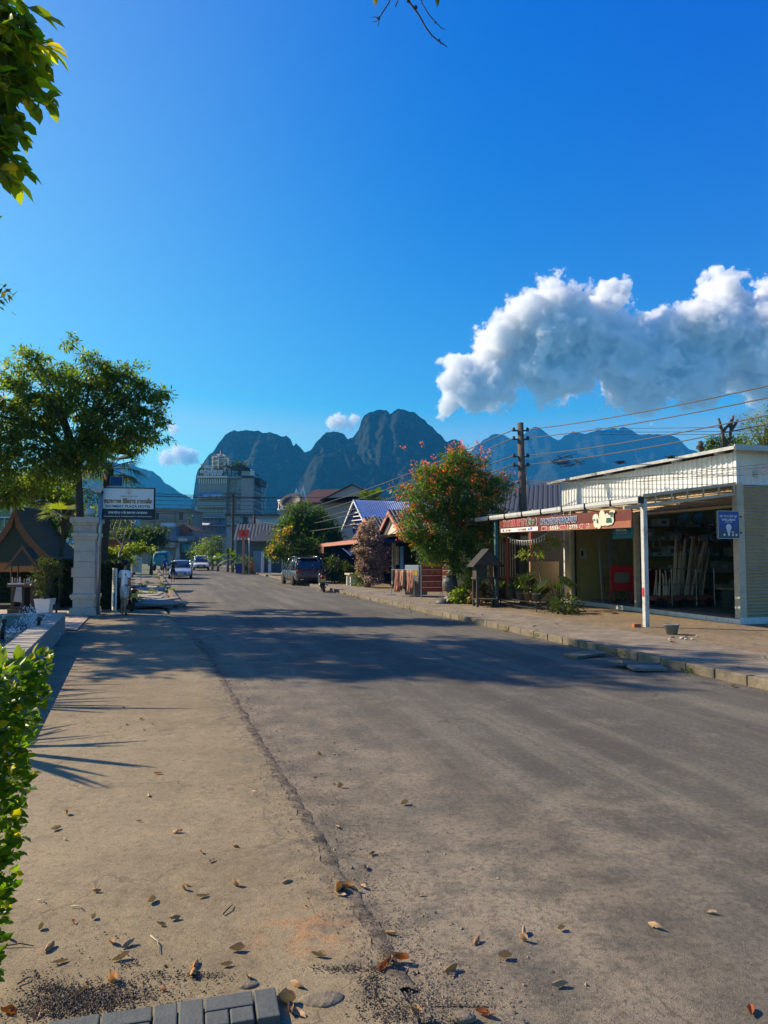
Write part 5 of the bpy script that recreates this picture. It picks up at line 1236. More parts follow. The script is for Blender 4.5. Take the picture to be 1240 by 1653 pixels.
# white hotel wing at the far left
wb = W(-40, 985, 40); hw_ = empty('white_building', (wb.x, 40, 0), R(4), 'white building with balcony rails at the far left edge', 'building')
M_wb = mat('white_render', (.60, .62, .64), .7, .08, 2, .1)
MB().bb(-8, 1.9, 0, 6, 0, 5.0).build('wall', M_wb, hw_); MB().bb(-8, 2.7, -1.2, 6.2, 5.0, 5.4).build('roof', M_wb, hw_); MB().bb(-8, 2.6, -1.1, 0, 2.95, 3.15).build('balcony', M_wb, hw_)
b = MB()
for k in range(16): b.bb(-2 + k*.3, -1.97 + k*.3, -1.1, -1.07, 3.15, 3.95)
b.bb(-8, 2.6, -1.12, -1.05, 3.95, 4.02); b.build('railing', M_wb, hw_)
for x in (-1.6, .4): MB().bb(x, x + 1.3, -.03, .02, 3.3, 4.6).build('window', glass('dark_glass'), hw_)
# A-frame sign (edge-on) by the pole
q = G(184, 993); af = empty('standing_sign', (q.x, q.y, .025), R(-62), 'narrow white standing sign seen edge-on, left of the man in white', 'sign')
MB().bb(-.42, .42, -.02, .02, .12, 1.48).build('panel', mat('sign_paper', (.58, .60, .58), .5, .05, 4, 0), af)
b = MB(); b.bb(-.3, .3, -.024, -.021, .25, .7); b.build('picture', mat('sign_blue', (.05, .16, .28), .5, .3, 7, 0), af)
b = MB(); 
for k in range(7): b.bb(-.3, .2 - .03*(k % 3), -.024, -.021, .8 + k*.08, .815 + k*.08)
b.build('lettering', M_black, af)
for x in (-.4, .4): MB().tube([(x, -.3, .01), (x, 0, .03), (x, .3, .01)], .012, 6).build('foot', M_steel, af); MB().tube([(x, 0, .02), (x, 0, .2)], .012, 6).build('leg', M_steel, af)
# poster sign further along
q = W(220, 985, 31.5); ps = empty('poster_sign', (q.x, 31.5, .05), R(8), 'pale blue poster board with small pictures beside the torn-up pavement', 'sign')
MB().bb(-.2, .2, -.015, .015, 1.10, 1.98).build('panel', mat('poster_blue', (.42, .56, .66), .5, .05, 4, 0), ps)
b = MB(); random.seed(4)
for k in range(9): disc(b, face_mat((random.uniform(-.15,.15), -.017 - k*.0003, random.uniform(1.6, 1.92)), (1,0,0)), 0, 0, .03, .025, 7)
for k in range(8): b.bb(-.16, .12 - .03*(k % 3), -.018, -.016, 1.16 + k*.05, 1.172 + k*.05)
b.each('print', mat('poster_ink', (.03, .10, .16)), ps)
for x in (-.17, .17): MB().tube([(x, .02, 0), (x, .02, 1.3)], .012, 6).build('leg', M_steel, ps)
# orange-brown hut with blue panels behind the hedge
q = W(178, 985, 38); hu = empty('garden_hut', (q.x, 38, 0), R(10), 'brown hut with blue door panel glimpsed behind the hedge', 'hut')
MB().bb(-1.1, .6, 0, 2, 0, 2.6).build('wall', M_ora, hu); MB().bb(-1.3, .9, -.4, 2.2, 2.6, 2.75).build('roof', M_brn, hu); MB().bb(-.75, -.25, -.03, 0, 1.2, 2.1).build('panel', mat('panel_blue', (.05, .22, .38)), hu); MB().bb(-.1, .3, -.03, 0, .6, 2.0).build('door', mat('door_greyblue', (.2, .28, .32)), hu)
# potted shrub box near pillar
M_fence = mat('garden_wall', (.22, .18, .13), .85, .2, 3, .3, dirt=.4)
q = W(120, 985, 29.5); gw = MB().bb(-5, 1.2, 0, .15, 0, 2.2).build('garden_wall', M_fence); gw.location = (q.x, 29.6, 0); tag(gw, 'low tan garden wall behind the hedge on the left', 'wall')
# trees down the left of the street
for i, (px, py0, Y, w_, h_, m_) in enumerate([(243, 868, 70, 30, 24, LF_dark), (205, 872, 48, 26, 26, LF_mid), (150, 850, 62, 60, 40, LF_dark), (60, 850, 48, 60, 40, LF_dark), (190, 850, 95, 40, 26, LF_dark), (100,800,75,60,50,LF_dark)]):
    Bk = W(px, 985, Y); Bk.z = 0
    bl = [blob(px + dx * w_, py0 + dy * h_, Y, w_ * .5, Bk, rz=h_*.48) for dx, dy in [(-.5,.1),(.5,.15),(0,-.35),(-.3,-.2),(.35,-.25),(0,.4),(.2,.1)]]
    lab = ['round dark tree on the left side of the far street', 'bushy mid green tree just past the poster sign', 'dark tree behind the hut in the hotel garden', 'dark tree mass behind the pavilion roof', 'far dark tree left of the concrete building', 'large dark tree behind the garden sala roof'][i]
    tree('street_tree', lab, Bk, bl, 3400, .2 if Y < 60 else .3, m_, [(0,0,0),(0,0,1.2),(.1,0,2.2)], M_barkd, nbr=8, r0=.15, clump=.26, nclump=150, shell=.3)
# ---------------------------------------------------------------- right side of the street
def at_kerb(px, o):
    """ground point on the line o metres beyond the right kerb, seen at column px"""
    u = (px - 620) / F; y = (8.62 + o) / (u + .30); return Vector((u * y, y, .13))
# utility pole
up = W(846, 978, 27.0); upo = empty('utility_pole', (up.x, 27.0, .12), 0, 'tall dark weathered utility pole with stacked insulators beside the flowering tree', 'utility pole')
MB().tube([(0,0,0), (0,0,3.5), (-.06,0,6.85)], [.17,.15,.12], 10).build('shaft', mat('pole_concrete', (.10, .075, .055), .9, .4, 6, .5, dirt=.4), upo, True)
MB().tube([(.17,0,0),(.16,0,5.2)], .035, 6).build('conduit', mat('pale_conduit', (.42,.38,.32), .7, .15, 5, .1), upo, True)
MB().box((0, -.17, 2.35), (.26, .14, .36)).build('meter_box', M_cream, upo, bevel=.01)
INS = []
for k, z in enumerate((6.55, 6.22, 5.55, 5.2, 4.55)):
    MB().box((-.05, 0, z), (.62 if k < 4 else .3, .06, .05)).build('cross_arm', M_black, upo)
    for s in ((-1, 1) if k < 4 else ()):
        MB().lathe([(.03,-.06),(.07,-.05),(.04,-.02),(.07,.01),(.04,.04),(.06,.07),(.02,.1)], (s*.26 - .05, 0, z + .03), 8).build('insulator', M_barkd, upo, True)
    INS.append(Vector((up.x, 27.0, .12 + z)))
def sag(a, b, s, n=14): a, b = Vector(a), Vector(b); return [a.lerp(b, k / n) - Vector((0, 0, s * 4 * (k / n) * (1 - k / n))) for k in range(n + 1)]
M_cable = mat('cable', (.09, .075, .065), .7, .2, 4, 0); M_cabd = mat('dark_cable', (.02, .02, .022), .7, .2, 4, 0)
def wire(a, b, s, r, label, group, m=None, name='power_line'):
    mb = MB().tube(sag(a, b, s), r, 5, False); o = mb.build(name, m or M_cable, None, True); tag(o, label, 'power line', group); return o
GR = 'power lines from the utility pole to the right'
for k, (pyr, lab) in enumerate([(617,'highest power line running from the pole to the right picture edge'),(637,'second power line down, running to the right picture edge'),(663,'third power line down on the right, crossing the bare branch stubs'),(677,'fourth power line down on the right, above the shop roof')]):
    wire(INS[k] + Vector((.2,0,.05)), W(1300, pyr - (8 if k < 2 else 6), 14.0 + k*.3), .12, .016, lab, GR)
GRL = 'power lines from the utility pole down to the left'
for k, (px, py) in enumerate([(470,826),(470,836),(455,848),(440,856)]):
    wire(INS[k] + Vector((-.3,0,.05)), W(px, py, 62), .35, .02, ['topmost','second','third','lowest'][k] + ' line sloping down left from the utility pole over the flowering tree', GRL)
wire(INS[4] + Vector((-.2,0,0)), W(430, 862, 62), .5, .022, 'thick lowest cable sloping down left from the pole', GRL)
random.seed(8)
GB = 'bundle of telecom cables across the upper shop wall'
for k in range(6):
    wire(INS[4] + Vector((.1, 0, .03*k - .06)), W(1300, (742, 746, 749, 757, 762, 781)[k], 15.2), random.uniform(.02, .2), .007, 'thin telecom cable in the tangled bundle crossing above the shop roof', GB, M_cable if k % 2 else M_cabd)
def tangle(c, r, n, label):
    mb = MB()
    for k in range(n):
        pts = [Vector((random.gauss(0, r), random.gauss(0, r*.4), random.gauss(0, r*.4))) for _ in range(7)]; 
        P_ = []
        for a, b in zip(pts, pts[1:]): P_ += [a, a.lerp(b, .5) + Vector((0,0,r*.3*random.uniform(-1,1)))]
        mb.tube(P_, .008, 4, False)
    o = mb.build('cable_tangle', M_cabd, None); o.location = c; tag(o, label, 'cable tangle')
tangle(W(913, 746, 25.0), .28, 9, 'knotted black cable tangle hanging left of the shop roof'); tangle(W(1002, 746, 22.0), .10, 5, 'small loop of black cable above the shop roof edge'); tangle(W(1083, 738, 19), .08, 5, 'tiny knot of cable near the right end of the shop roof')
# far thin lines crossing the sky on the right
for k, py in enumerate((690, 696, 700)):
    wire(W(960, py + 1, 60), W(1300, py - 4 + k, 55), .1, .02, 'faint distant line crossing the sky behind the pole wires', 'faint distant lines on the right', mat('blue_grey_cable', (.08,.10,.13), .7, .1, 4, 0))

# neighbour house with dark ribbed roof, siding and planted front
NH = SW(-.2, 9.2); nh = empty('neighbour_house', (NH.x, NH.y, .12), SA, 'house with dark ribbed roof and cream siding beside the hardware shop', 'house')
M_drk = mat('dark_roof', (.022, .026, .034), .6, .15, 4, .1)
b = MB(); o1 = W(908, 836, 28.2); u1 = W(745, 842, 33.5) - o1; v1 = W(905, 779, 33.0) - o1; b.corr(o1, u1, v1, .30, .03, trap=True)
b.v = [tuple(Matrix.Rotation(-SA, 3, 'Z') @ (Vector(p) - Vector((NH.x, NH.y, .12)))) for p in b.v]; b.build('roof', M_drk, nh)
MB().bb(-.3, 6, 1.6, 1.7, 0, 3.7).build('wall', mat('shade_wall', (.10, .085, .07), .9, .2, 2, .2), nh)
b = MB()
for k in range(22): z = .25 + k * .125; b.slab([(-3.4, 2.30, z), (-1.75, 2.30, z), (-1.75, 2.325, z + .12), (-3.4, 2.325, z + .12)], .012)
b.build('siding', mat('cream_siding', (.58, .55, .46), .7, .08, 3, .1, dirt=.25), nh)
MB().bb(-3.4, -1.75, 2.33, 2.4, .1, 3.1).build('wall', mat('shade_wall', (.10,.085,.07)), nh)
b = MB(); 
for r_ in range(3):
    for c_ in range(7): 
        cx, cz = -3.25 + c_*.22, 2.42 + r_*.13; b.box((cx, 2.285, cz), (.13, .012, .02), ry=R(45)); b.box((cx, 2.28, cz), (.13, .012, .02), ry=R(-45))
b.build('lattice', mat('lattice', (.12,.11,.10), .8, .1, 4, .1), nh)
M_rb = mat('red_brown_paint', (.30, .075, .045), .6, .2, 4, .2, dirt=.2)
for x, y in ((-1.72, 2.2), (-1.1, 2.0), (-.4, 1.2)): MB().bb(x - .05, x + .05, y, y + .1, 0, 3.1).build('post', M_rb, nh)
for k in range(9): MB().bb(-1.62 + k*.055*2, -1.59 + k*.11, 2.05, 2.08, .9, 2.3).build('bar', M_cream, nh)
MB().bb(-1.65, -.6, 2.04, 2.09, 2.28, 2.34).build('rail', M_rb, nh); MB().bb(-1.65, -.6, 2.04, 2.09, .86, .92).build('rail', M_rb, nh)
MB().bb(-.9, .35, .4, .48, 0, 1.55).build('low_wall', mat('tan_panel', (.40, .28, .15), .85, .15, 2, .2, dirt=.3), nh)
MB().bb(-1.7, -1.1, 2.0, 2.1, 2.5, 3.0).build('red_panel', M_rb, nh)
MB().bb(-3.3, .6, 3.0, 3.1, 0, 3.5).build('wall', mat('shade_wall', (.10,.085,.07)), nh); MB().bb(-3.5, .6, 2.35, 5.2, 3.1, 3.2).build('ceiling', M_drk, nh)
# string of drip lights
b = MB(); pts = sag(SW(-3.2, 7.2, 2.55), SW(-3.0, 4.8, 2.62), .18, 16); b.tube(pts, .012, 4)
for k in range(1, 16): b.tube([pts[k], pts[k] - Vector((0, 0, .16))], .012, 5)
o = b.build('string_lights', mat('white_drip_lights', (.55,.55,.55), .4, .05, 4, 0), None, True); tag(o, 'white icicle string lights hung below the left half of the red board', 'string lights')
# climbing branch with yellow-green leaves
cb_ = SW(-2.7, 5.9, .13); P, D, N, C = leaves_in([(0,0,2.0,.45,.3,.25),(.35,-.3,2.25,.3,.3,.2),(-.4,.3,1.85,.35,.3,.15)], 420, .09, 40, .1)
cl = empty('climbing_plant', cb_, 0, 'yellow-green creeper branch hanging beneath the shop signboard', 'plant'); leafmesh('leaves', P, D, N, .11, LF_light, cl, .5); MB().tube([(0,0,0),(.05,0,1),(-.1,0,1.8),(.4,-.3,2.3)], [.03,.025,.02,.01], 6).build('stem', M_bark, cl)
# plant rack and pots
rk = empty('plant_rack', SW(-3.1, 7.3, .12), SA, 'low black pipe rack holding flower pots in front of the house', 'rack')
for x in (-.28, .28):
    for z in (.12, .3): MB().tube([(x, -2.5, z), (x, 1.4, z)], .018, 6).build('rail', M_black, rk)
for y in (-2.45, -1.1, .2, 1.35): MB().tube([(-.28, y, 0), (-.28, y, .3), (.28, y, .3), (.28, y, 0)], .018, 6).build('leg', M_black, rk)
M_pw = mat('pot_white', (.62, .60, .56), .6, .1, 5, .1, dirt=.3); M_pb = mat('pot_brown', (.13, .085, .06), .7, .2, 5, .2); M_pg = mat('pot_grey', (.10, .10, .10), .7, .2, 5, .2)
random.seed(12)
potdefs = [(7.55+.9, M_pw, 'blades', .35, LF_dark, (.16,.42), 'white pot with spiky dark rosette, left end of the rack'), (7.9, M_pb, 'blades', .5, LF_light, (.17,.30), 'brown pot with yellow-green spiky plant on the rack'), (7.2, M_pg, 'blades', .55, LF_mid, (.17,.32), 'dark pot with arching blade leaves on the rack'), (6.5, M_pg, 'bush', .5, LF_dark, (.16,.28), 'dark pot with small bushy plant mid rack'), (5.9, M_pb, 'bush', .6, LF_dark, (.17,.25), 'brown pot with leafy bush near the right of the rack'), (5.3, M_pg, 'blades', .5, LF_dark, (.15,.25), 'dark pot with spiky leaves at the right end of the rack')]
for i, (ly, pm, kd, h, lm_, pt_, lab) in enumerate(potdefs):
    p = SW(-3.12, ly, .43); potted('potted_plant', lab, p, kd, h, .5, pm, lm_, None, pt_)
# taro with big leaves
tb_ = SW(-2.6, 5.0, .12); ta = empty('taro_plant', tb_, 0, 'large-leaved taro plant in front of the ochre wall', 'plant'); b = MB(); random.seed(2)
for k in range(11):
    a = k * .62; el = random.uniform(.9, 1.35); h = random.uniform(.5, 1.15); d = Vector((math.cos(a)*.3, math.sin(a)*.3, h)); b.tube([(0,0,0), d*.6 + Vector((.02,0,0)), d], [.02,.014,.01], 5)
    big_leaf(b, d, (math.cos(a), math.sin(a), random.uniform(-.9, -.1)), random.uniform(.4, .62), .32, bend=.2)
b.build('leaves', LF_dark, ta, True)
P, D, N, C = leaves_in([(0,0,.25,.5,.7,.3)], 900, .08, 60, .2); q = SW(-2.7, 4.2, .12); lg = empty('low_plants', q, 0, 'low dark bedding plants at the foot of the taro', 'plant'); leafmesh('leaves', P, D, N, .10, LF_dark, lg, .4)

# spirit house on posts
q = at_kerb(783, 2.6); q = Vector(((783-620)/F*25.0, 25.0, .13)); sh2 = empty('spirit_house', q, R(8), 'weathered grey wooden spirit house on tall posts by the teal post', 'spirit house'); sh2.scale = (.85, .85, .98)
M_gw = mat('weathered_wood', (.055, .048, .04), .9, .35, 7, .5)
for x in (-.42, .42):
    for y in (-.3, .3): MB().bb(x - .04, x + .04, y - .04, y + .04, 0, 1.0).build('post', M_gw, sh2)
MB().bb(-.5, .5, -.42, .42, .98, 1.05).build('floor', M_gw, sh2); MB().bb(-.45, .45, -.36, .36, .25, .29).build('shelf', M_gw, sh2)
MB().bb(-.46, -.05, -.3, .3, 1.05, 1.5).build('wall', M_gw, sh2); MB().bb(.40, .44, -.34, .3, 1.05, 1.5).build('wall', M_gw, sh2)
for x in (-.05, .2, .42): MB().bb(x - .02, x + .02, -.36, -.32, 1.05, 1.5).build('column', M_gw, sh2)
b = MB(); k = 9
for sg in (-1, 1):
    for i in range(k):
        a0, a1 = i / k, (i + 1) / k; x0, x1 = sg * .66 * (1 - a0), sg * .66 * (1 - a1); z0, z1 = 1.42 + .62 * a0, 1.42 + .62 * a1
        Q = [(x0, -.55, z0), (x0, .5, z0), (x1, .5, z1 + .02), (x1, -.55, z1 + .02)]; b.slab(Q if sg < 0 else Q[::-1], -.015)
b.build('roof', mat('slate_roof', (.028,.028,.03), .85, .3, 9, .5), sh2); b = MB()
b.add([(-.6,-.5,1.47),(.6,-.5,1.47),(0,-.5,2.0)], [(0,1,2)]); b.build('gable', M_gw, sh2)

# flame-flowered tree
M_flower = leafmat('flower_orange', (.75, .14, .02), (.85, .26, .03), (.75, .08, .02), .35, clump=2)
B8 = Vector((W(741, 968, 27.2).x, 27.2, .13))
bl = [blob(px, py, 27.2 + dy, r, B8, wt=w_) for px, py, r, dy, w_ in [(735,760,34,0,1),(700,775,32,-.3,1),(765,760,30,.3,1),(680,800,32,0,1),(720,800,44,0,1),(765,800,42,0,1),(800,790,26,.4,1),(670,830,26,-.2,1),(700,850,34,0,1),(745,850,42,0,1),(785,840,34,.3,1),(665,855,20,-.4,1),(690,878,24,-.4,1),(725,885,30,-.2,1),(765,880,28,.2,1),(800,850,22,.6,1),(745,735,16,0,1),(808,770,16,.5,1),(820,790,12,.6,1),(745,912,22,0,1),(700,892,20,-.2,1),(785,890,22,.3,1),(765,925,18,.1,1),(725,905,16,0,1),(655,790,14,-.4,1)]]
def flowers(T, P, D, N, C):
    cen = C.mean(0); o_ = C - cen; sel = [i for i in range(len(C)) if o_[i][2] + .35*abs(o_[i][0]) - .5 * o_[i][1] > -.35]
    sel = rng.choice(sel, min(330, len(sel)), replace=False); PP = []; DD = []
    st = MB()
    for i in sel:
        out = o_[i] / (np.linalg.norm(o_[i]) + 1e-6); base = C[i] + out * .22; 
        for k in range(12): PP.append(base + rng.normal(size=3) * .06 + out * rng.random() * .12); DD.append(out + rng.normal(size=3) * .8)
    for k in range(13):   # long flower spikes above and left of the crown
        a = W(float(rng.uniform(650, 790)), float(rng.uniform(722, 765)), 27.2 + float(rng.normal() * .6)) - B8; a2 = a + Vector((float(rng.normal() * .12) - .12, 0, float(rng.uniform(.15, .5)))); st.tube([a, a2], [.012, .006], 4)
        for j in range(12): PP.append(np.array(a2) + rng.normal(size=3) * .06); DD.append(rng.normal(size=3))
    leafmesh('flowers', np.array(PP), np.array(DD), unit(len(PP)), .075, M_flower, T, .7); st.build('flower_stems', M_bark, T)
LF_flame = leafmat('leaf_flame', (.05, .10, .014), (.15, .23, .025), (.26, .28, .03), .5, clump=.8, p3=.06)
tree('flame_tree', 'dense round tree covered in orange flowers in front of the restaurant', B8, bl, 38000, .125, LF_flame, [(0,0,0),(-.12,0,.6),(-.25,0,1.3),(-.15,0,2.0),(.05,0,2.7)], M_bark, nbr=30, r0=.11, clump=.15, nclump=560, extra=flowers, shell=.25, width=.36, rbr=.03)
P, D, N, C = leaves_in([(-.1,0,.4,.55,.35,.4),(.2,0,.9,.3,.25,.55),(.5,.1,.45,.5,.35,.35),(-.25,-.1,.25,.35,.3,.25),(.3,.1,1.4,.25,.25,.4)], 1500, .09, 90, .2); q = Vector((W(757,970,26.6).x, 26.6, .13)); ug = empty('undergrowth', q, 0, 'bright yellow-green climbing leaves around the flowering tree trunk', 'plant'); leafmesh('leaves', P, D, N, .15, LF_light, ug, .55)
P, D, N, C = leaves_in([(0,0,.4,.4,.3,.35)], 420, .08, 40, .2); q = Vector((W(775,975,25.8).x, 25.8, .13)); rp = empty('red_leaf_plant', q, 0, 'brownish red-leaved plant in a pot left of the spirit house', 'potted plant'); leafmesh('leaves', P, D, N, .14, leafmat('leaf_red', (.12,.06,.03), (.20,.13,.04), None, .4), rp, .5); MB().lathe([(.08,0),(.13,.26),(.14,.26),(.14,.29),(.1,.29),(.1,.2),(.01,.2)], n=12).build('pot', M_pg, rp, True)
# clay jars
jr = empty('clay_jar', (W(729,968,27).x, 27.0, .13), 0, 'dark round clay water jar with open mouth beside the flowering tree', 'jar')
o = MB().lathe([(.12,0),(.26,.15),(.30,.35),(.25,.52),(.19,.58),(.22,.62),(.18,.62),(.15,.56),(.2,.45),(.05,.2)], n=20).build('body', mat('clay_jar', (.09,.085,.08), .6, .2, 5, .3), jr, True); o.rotation_euler = (R(-14), R(-10), 0); o.location = (0, 0, .38)
o = MB().lathe([(.34,0),(.36,.06),(.30,.2),(.16,.30),(.1,.38),(.12,.42),(.02,.42)], n=20).build('stand', MATS['clay_jar'], jr, True)
o = MB().lathe([(.30,0),(.30,.05),(.2,.16),(.02,.2)], n=18).build('clay_dome', MATS['clay_jar'], None, True); q = W(715, 972, 26.6); o.location = (q.x, 26.6, .13); tag(o, 'dark domed clay cover lying on the pavement beside the water jar', 'clay dome')

# restaurant
def KP(px, o): return at_kerb(px, o)
RA = KP(653, 4.6); rs = empty('restaurant', (RA.x, RA.y, .13), SR, 'small restaurant with pink-brown canopy, two gables and scalloped valance', 'restaurant')
# local frame: +y along street away, +x inward. near end at y=0
Lr = 16.0
M_pink = mat('pink_fascia', (.46, .20, .14), .75, .12, 4, .2, dirt=.2); M_pinkd = mat('brown_canopy', (.10, .04, .03), .8, .2, 4, .3); M_shop_in = mat('restaurant_interior', (.07, .06, .05), .85, .3, 2, .2); M_btar = mat('blue_tarp', (.01, .035, .17), .6, .2, 2, .3)
MB().bb(3.2, 3.4, -1.5, Lr, 0, 3.1).build('wall', M_shop_in, rs); MB().bb(0, 3.4, Lr, Lr + .15, 0, 2.5).build('wall', M_btar, rs); MB().bb(.2, 3.4, -1.6, -1.5, 0, 3.0).build('wall', M_shop_in, rs)
MB().bb(0, 3.3, -1, Lr, 2.55, 2.62).build('ceiling', M_shop_in, rs)
# canopy out over the pavement
b = MB(); b.slab([(-2.5, 0, 2.62), (-2.5, Lr, 2.48), (.3, Lr, 3.0), (.3, 0, 3.15)][::-1], .06); b.build('canopy', M_pinkd, rs)
b = MB(); b.slab([(-2.53, 0, 2.44), (-2.53, Lr, 2.30), (-2.53, Lr, 2.52), (-2.53, 0, 2.66)], .05); b.bb(-2.5, .3, Lr, Lr + .05, 2.3, 2.55); b.build('fascia', M_pink, rs)
b = MB()
for k in range(9):
    y = Lr - .7 - k * .62; n = 8; V = [(-2.54, y + .3 - .6 * i / n, 2.30 - .34 - .07 * math.sin(math.pi * i / n)) for i in range(n + 1)]
    b.add([(-2.54, y + .3, 2.32), (-2.54, y - .3, 2.32)] + V[::-1], [tuple(range(n + 3))])
b.build('valance', mat('salmon_cloth', (.60, .30, .20), .9, .1, 4, .2), rs); b = MB(); b.slab([(-2.5, Lr - .2, 1.75), (-2.5, Lr - 5.8, 1.75), (-2.5, Lr - 5.8, 2.3), (-2.5, Lr - .2, 2.3)], .02); b.build('red_drape', mat('red_drape', (.16, .01, .012), .9, .2, 3, .3), rs)
MB().bb(-2.58, -2.40, Lr - .25, Lr - .02, 1.8, 2.3).build('drape_end', MATS['salmon_cloth'], rs)
# gables above canopy
def gable(y0, w_, h, wallm, roofm):
    z0 = 3.0
    b = MB(); b.add([(-.35, y0 - w_/2, z0 - .15), (-.35, y0 + w_/2, z0 - .15), (-.35, y0, z0 + h - .1)], [(0, 2, 1)]); b.build('gable', wallm, rs)
    b = MB()
    for sg in (-1, 1):
        q = [(-.62, y0 + sg*(w_/2 + .2), z0 - .22), (-.62, y0, z0 + h), (-.62, y0, z0 + h - .26), (-.62, y0 + sg*(w_/2 - .1), z0 - .22)]; b.slab(q[::sg], .06)
        q = [(-.64, y0 + sg*(w_/2 + .22), z0 - .16), (3.2, y0 + sg*(w_/2 + .22), z0 - .16), (3.2, y0, z0 + h + .06), (-.64, y0, z0 + h + .06)]
        b2 = MB(); 
        u_ = Vector(q[1]) - Vector(q[0]); v_ = Vector(q[3]) - Vector(q[0])
        if sg > 0: b2.corr(q[0], u_, v_, .24, .04, trap=True)
        else: b2.corr(q[1], -u_, v_, .24, .04, trap=True)
        b2.build('gable_roof', roofm, rs)
    b.build('bargeboard', M_pink, rs)
gable(6.3, 5.0, 1.2, M_pink, mat('black_roof', (.03,.03,.032), .6, .2, 4, .2)); gable(1.0, 4.8, 1.35, mat('cream_gable', (.62,.52,.40), .8, .1, 3, .1), MATS['black_roof'])
for y in (2.0, 5.0): MB().bb(-.1, .1, y - .1, y + .1, 0, 2.5).build('column', M_cream, rs)
MB().bb(-.15, .2, 8.6, 9.6, 0, 1.9).build('cream_block', mat('cream_block', (.50, .40, .28), .8, .12, 3, .2, dirt=.3), rs)
for y in (3.4, 6.6, 12): MB().bb(-.6, -.52, y, y + .08, 0, 2.6).build('post', M_black, rs)
b = MB(); b.slab([(-2.3, 3.2, 1.75), (-.4, 5.6, 1.75), (-.4, 6.6, 2.5), (-2.4, 6.4, 2.5)], .02); b.build('blue_tarp', M_btar, rs)
for k, y in enumerate((1.0, 1.9, 4.2, 5.9)): MB().bb(.25, .3, y, y + .6, 1.2 if k % 2 else .9, 2.3).build('poster', (mat('poster_blue2', (.10,.25,.45)), mat('poster_cream', (.5,.42,.3)), mat('poster_red', (.35,.05,.04)), mat('poster_green', (.10,.2,.12)))[k], rs)
# the display fridge, menu boards, clothes rack
q = W(672, 955, 31.5); fr = empty('display_fridge', (q.x, 31.5, .13), SR - R(60), 'grey food cart with yellow pictures on its upper glass by the restaurant', 'food cart')
MB().bb(-.4, .4, -.3, .3, .05, .85).build('body', mat('fridge_grey', (.18,.18,.17), .6, .1, 3, .1), fr, bevel=.02); MB().bb(-.4, .4, -.3, .3, .86, 1.35).build('case', mat('fridge_glass', (.30,.36,.38), .2, .1, 3, 0), fr, bevel=.01)
b = MB(); [b.bb(x, x + .3, -.31, -.303, .9, 1.15) for x in (-.35, .02)]; b.build('pictures', mat('yellow_print', (.55,.36,.05), .6, .3, 14, 0), fr)
def menu_board(base, rz, label, w_, h, z0, cols, rows, face, lab2=True):
    m = empty('menu_board', base, rz, label, 'menu board')
    MB().bb(-w_/2, w_/2, -.02, .02, z0, z0 + h).build('panel', face, m)
    b = MB()
    for x in (-w_/2 - .02, w_/2 + .02): b.tube([(x, 0, 0), (x, 0, z0 + h)], .018, 6)
    b.build('frame', M_steel, m)
    for r_ in range(rows):
        z = z0 + h * .78 - (r_ + .62) * (h * .78 / rows)
        d = MB()
        for c_ in range(cols): disc(d, face_mat((-w_/2 + (c_ + .5) * w_ / cols, -.024, z), (1,0,0)), 0, 0, w_ / cols * .38, h * .78 / rows * .30, 10)
        d.build('dish_picture', (mat('dish_orange', (.42,.10,.03), .6, .4, 18, 0), mat('dish_red', (.30,.03,.02), .6, .4, 18, 0), mat('dish_green', (.20,.16,.04), .6, .4, 18, 0))[r_ % 2 if r_ != 2 else 0], m)
        MB().bb(-w_/2 + .02, w_/2 - .02, -.023, -.021, z + h*.78/rows*.34, z + h*.78/rows*.42).build('caption_strip', M_lw, m)
    b = MB(); lao(b, 'oahanlaosab', face_mat((0, -.024, z0 + h * .9), (1,0,0)), w_ * .88, h * .10, .3); b.build('lettering', mat('yellow_lettering', (.7,.5,.05), .6, .05, 5, 0), m)
    return m
q = W(697, 955, 29.2); menu_board((q.x, 29.2, .13), R(6), 'tall red menu board with rows of dish pictures left of the flowering tree', .82, 1.22, .30, 3, 4, mat('menu_red', (.26, .045, .05), .6, .2, 6, 0))
q = W(727, 955, 29.4); menu_board((q.x, 29.5, .13), R(-38), 'second menu board angled behind the tree trunk beside the first', .95, 1.45, .30, 4, 5, mat('menu_dark', (.06, .03, .025), .6, .2, 6, 0))
q = W(650, 956, 31.2); cr = empty('clothes_rack', (q.x, 31.2, .13), SR - R(70), 'chrome clothes rack with pink-brown and black garments', 'clothes rack')
b = MB(); b.tube([(-.8, 0, .05), (-.8, 0, 1.15), (.8, 0, 1.15), (.8, 0, .05)], .016, 6); b.tube([(-.8,-.25,.03),(-.8,.25,.03)], .014, 5); b.tube([(.8,-.25,.03),(.8,.25,.03)], .014, 5); b.build('frame', M_steel, cr)
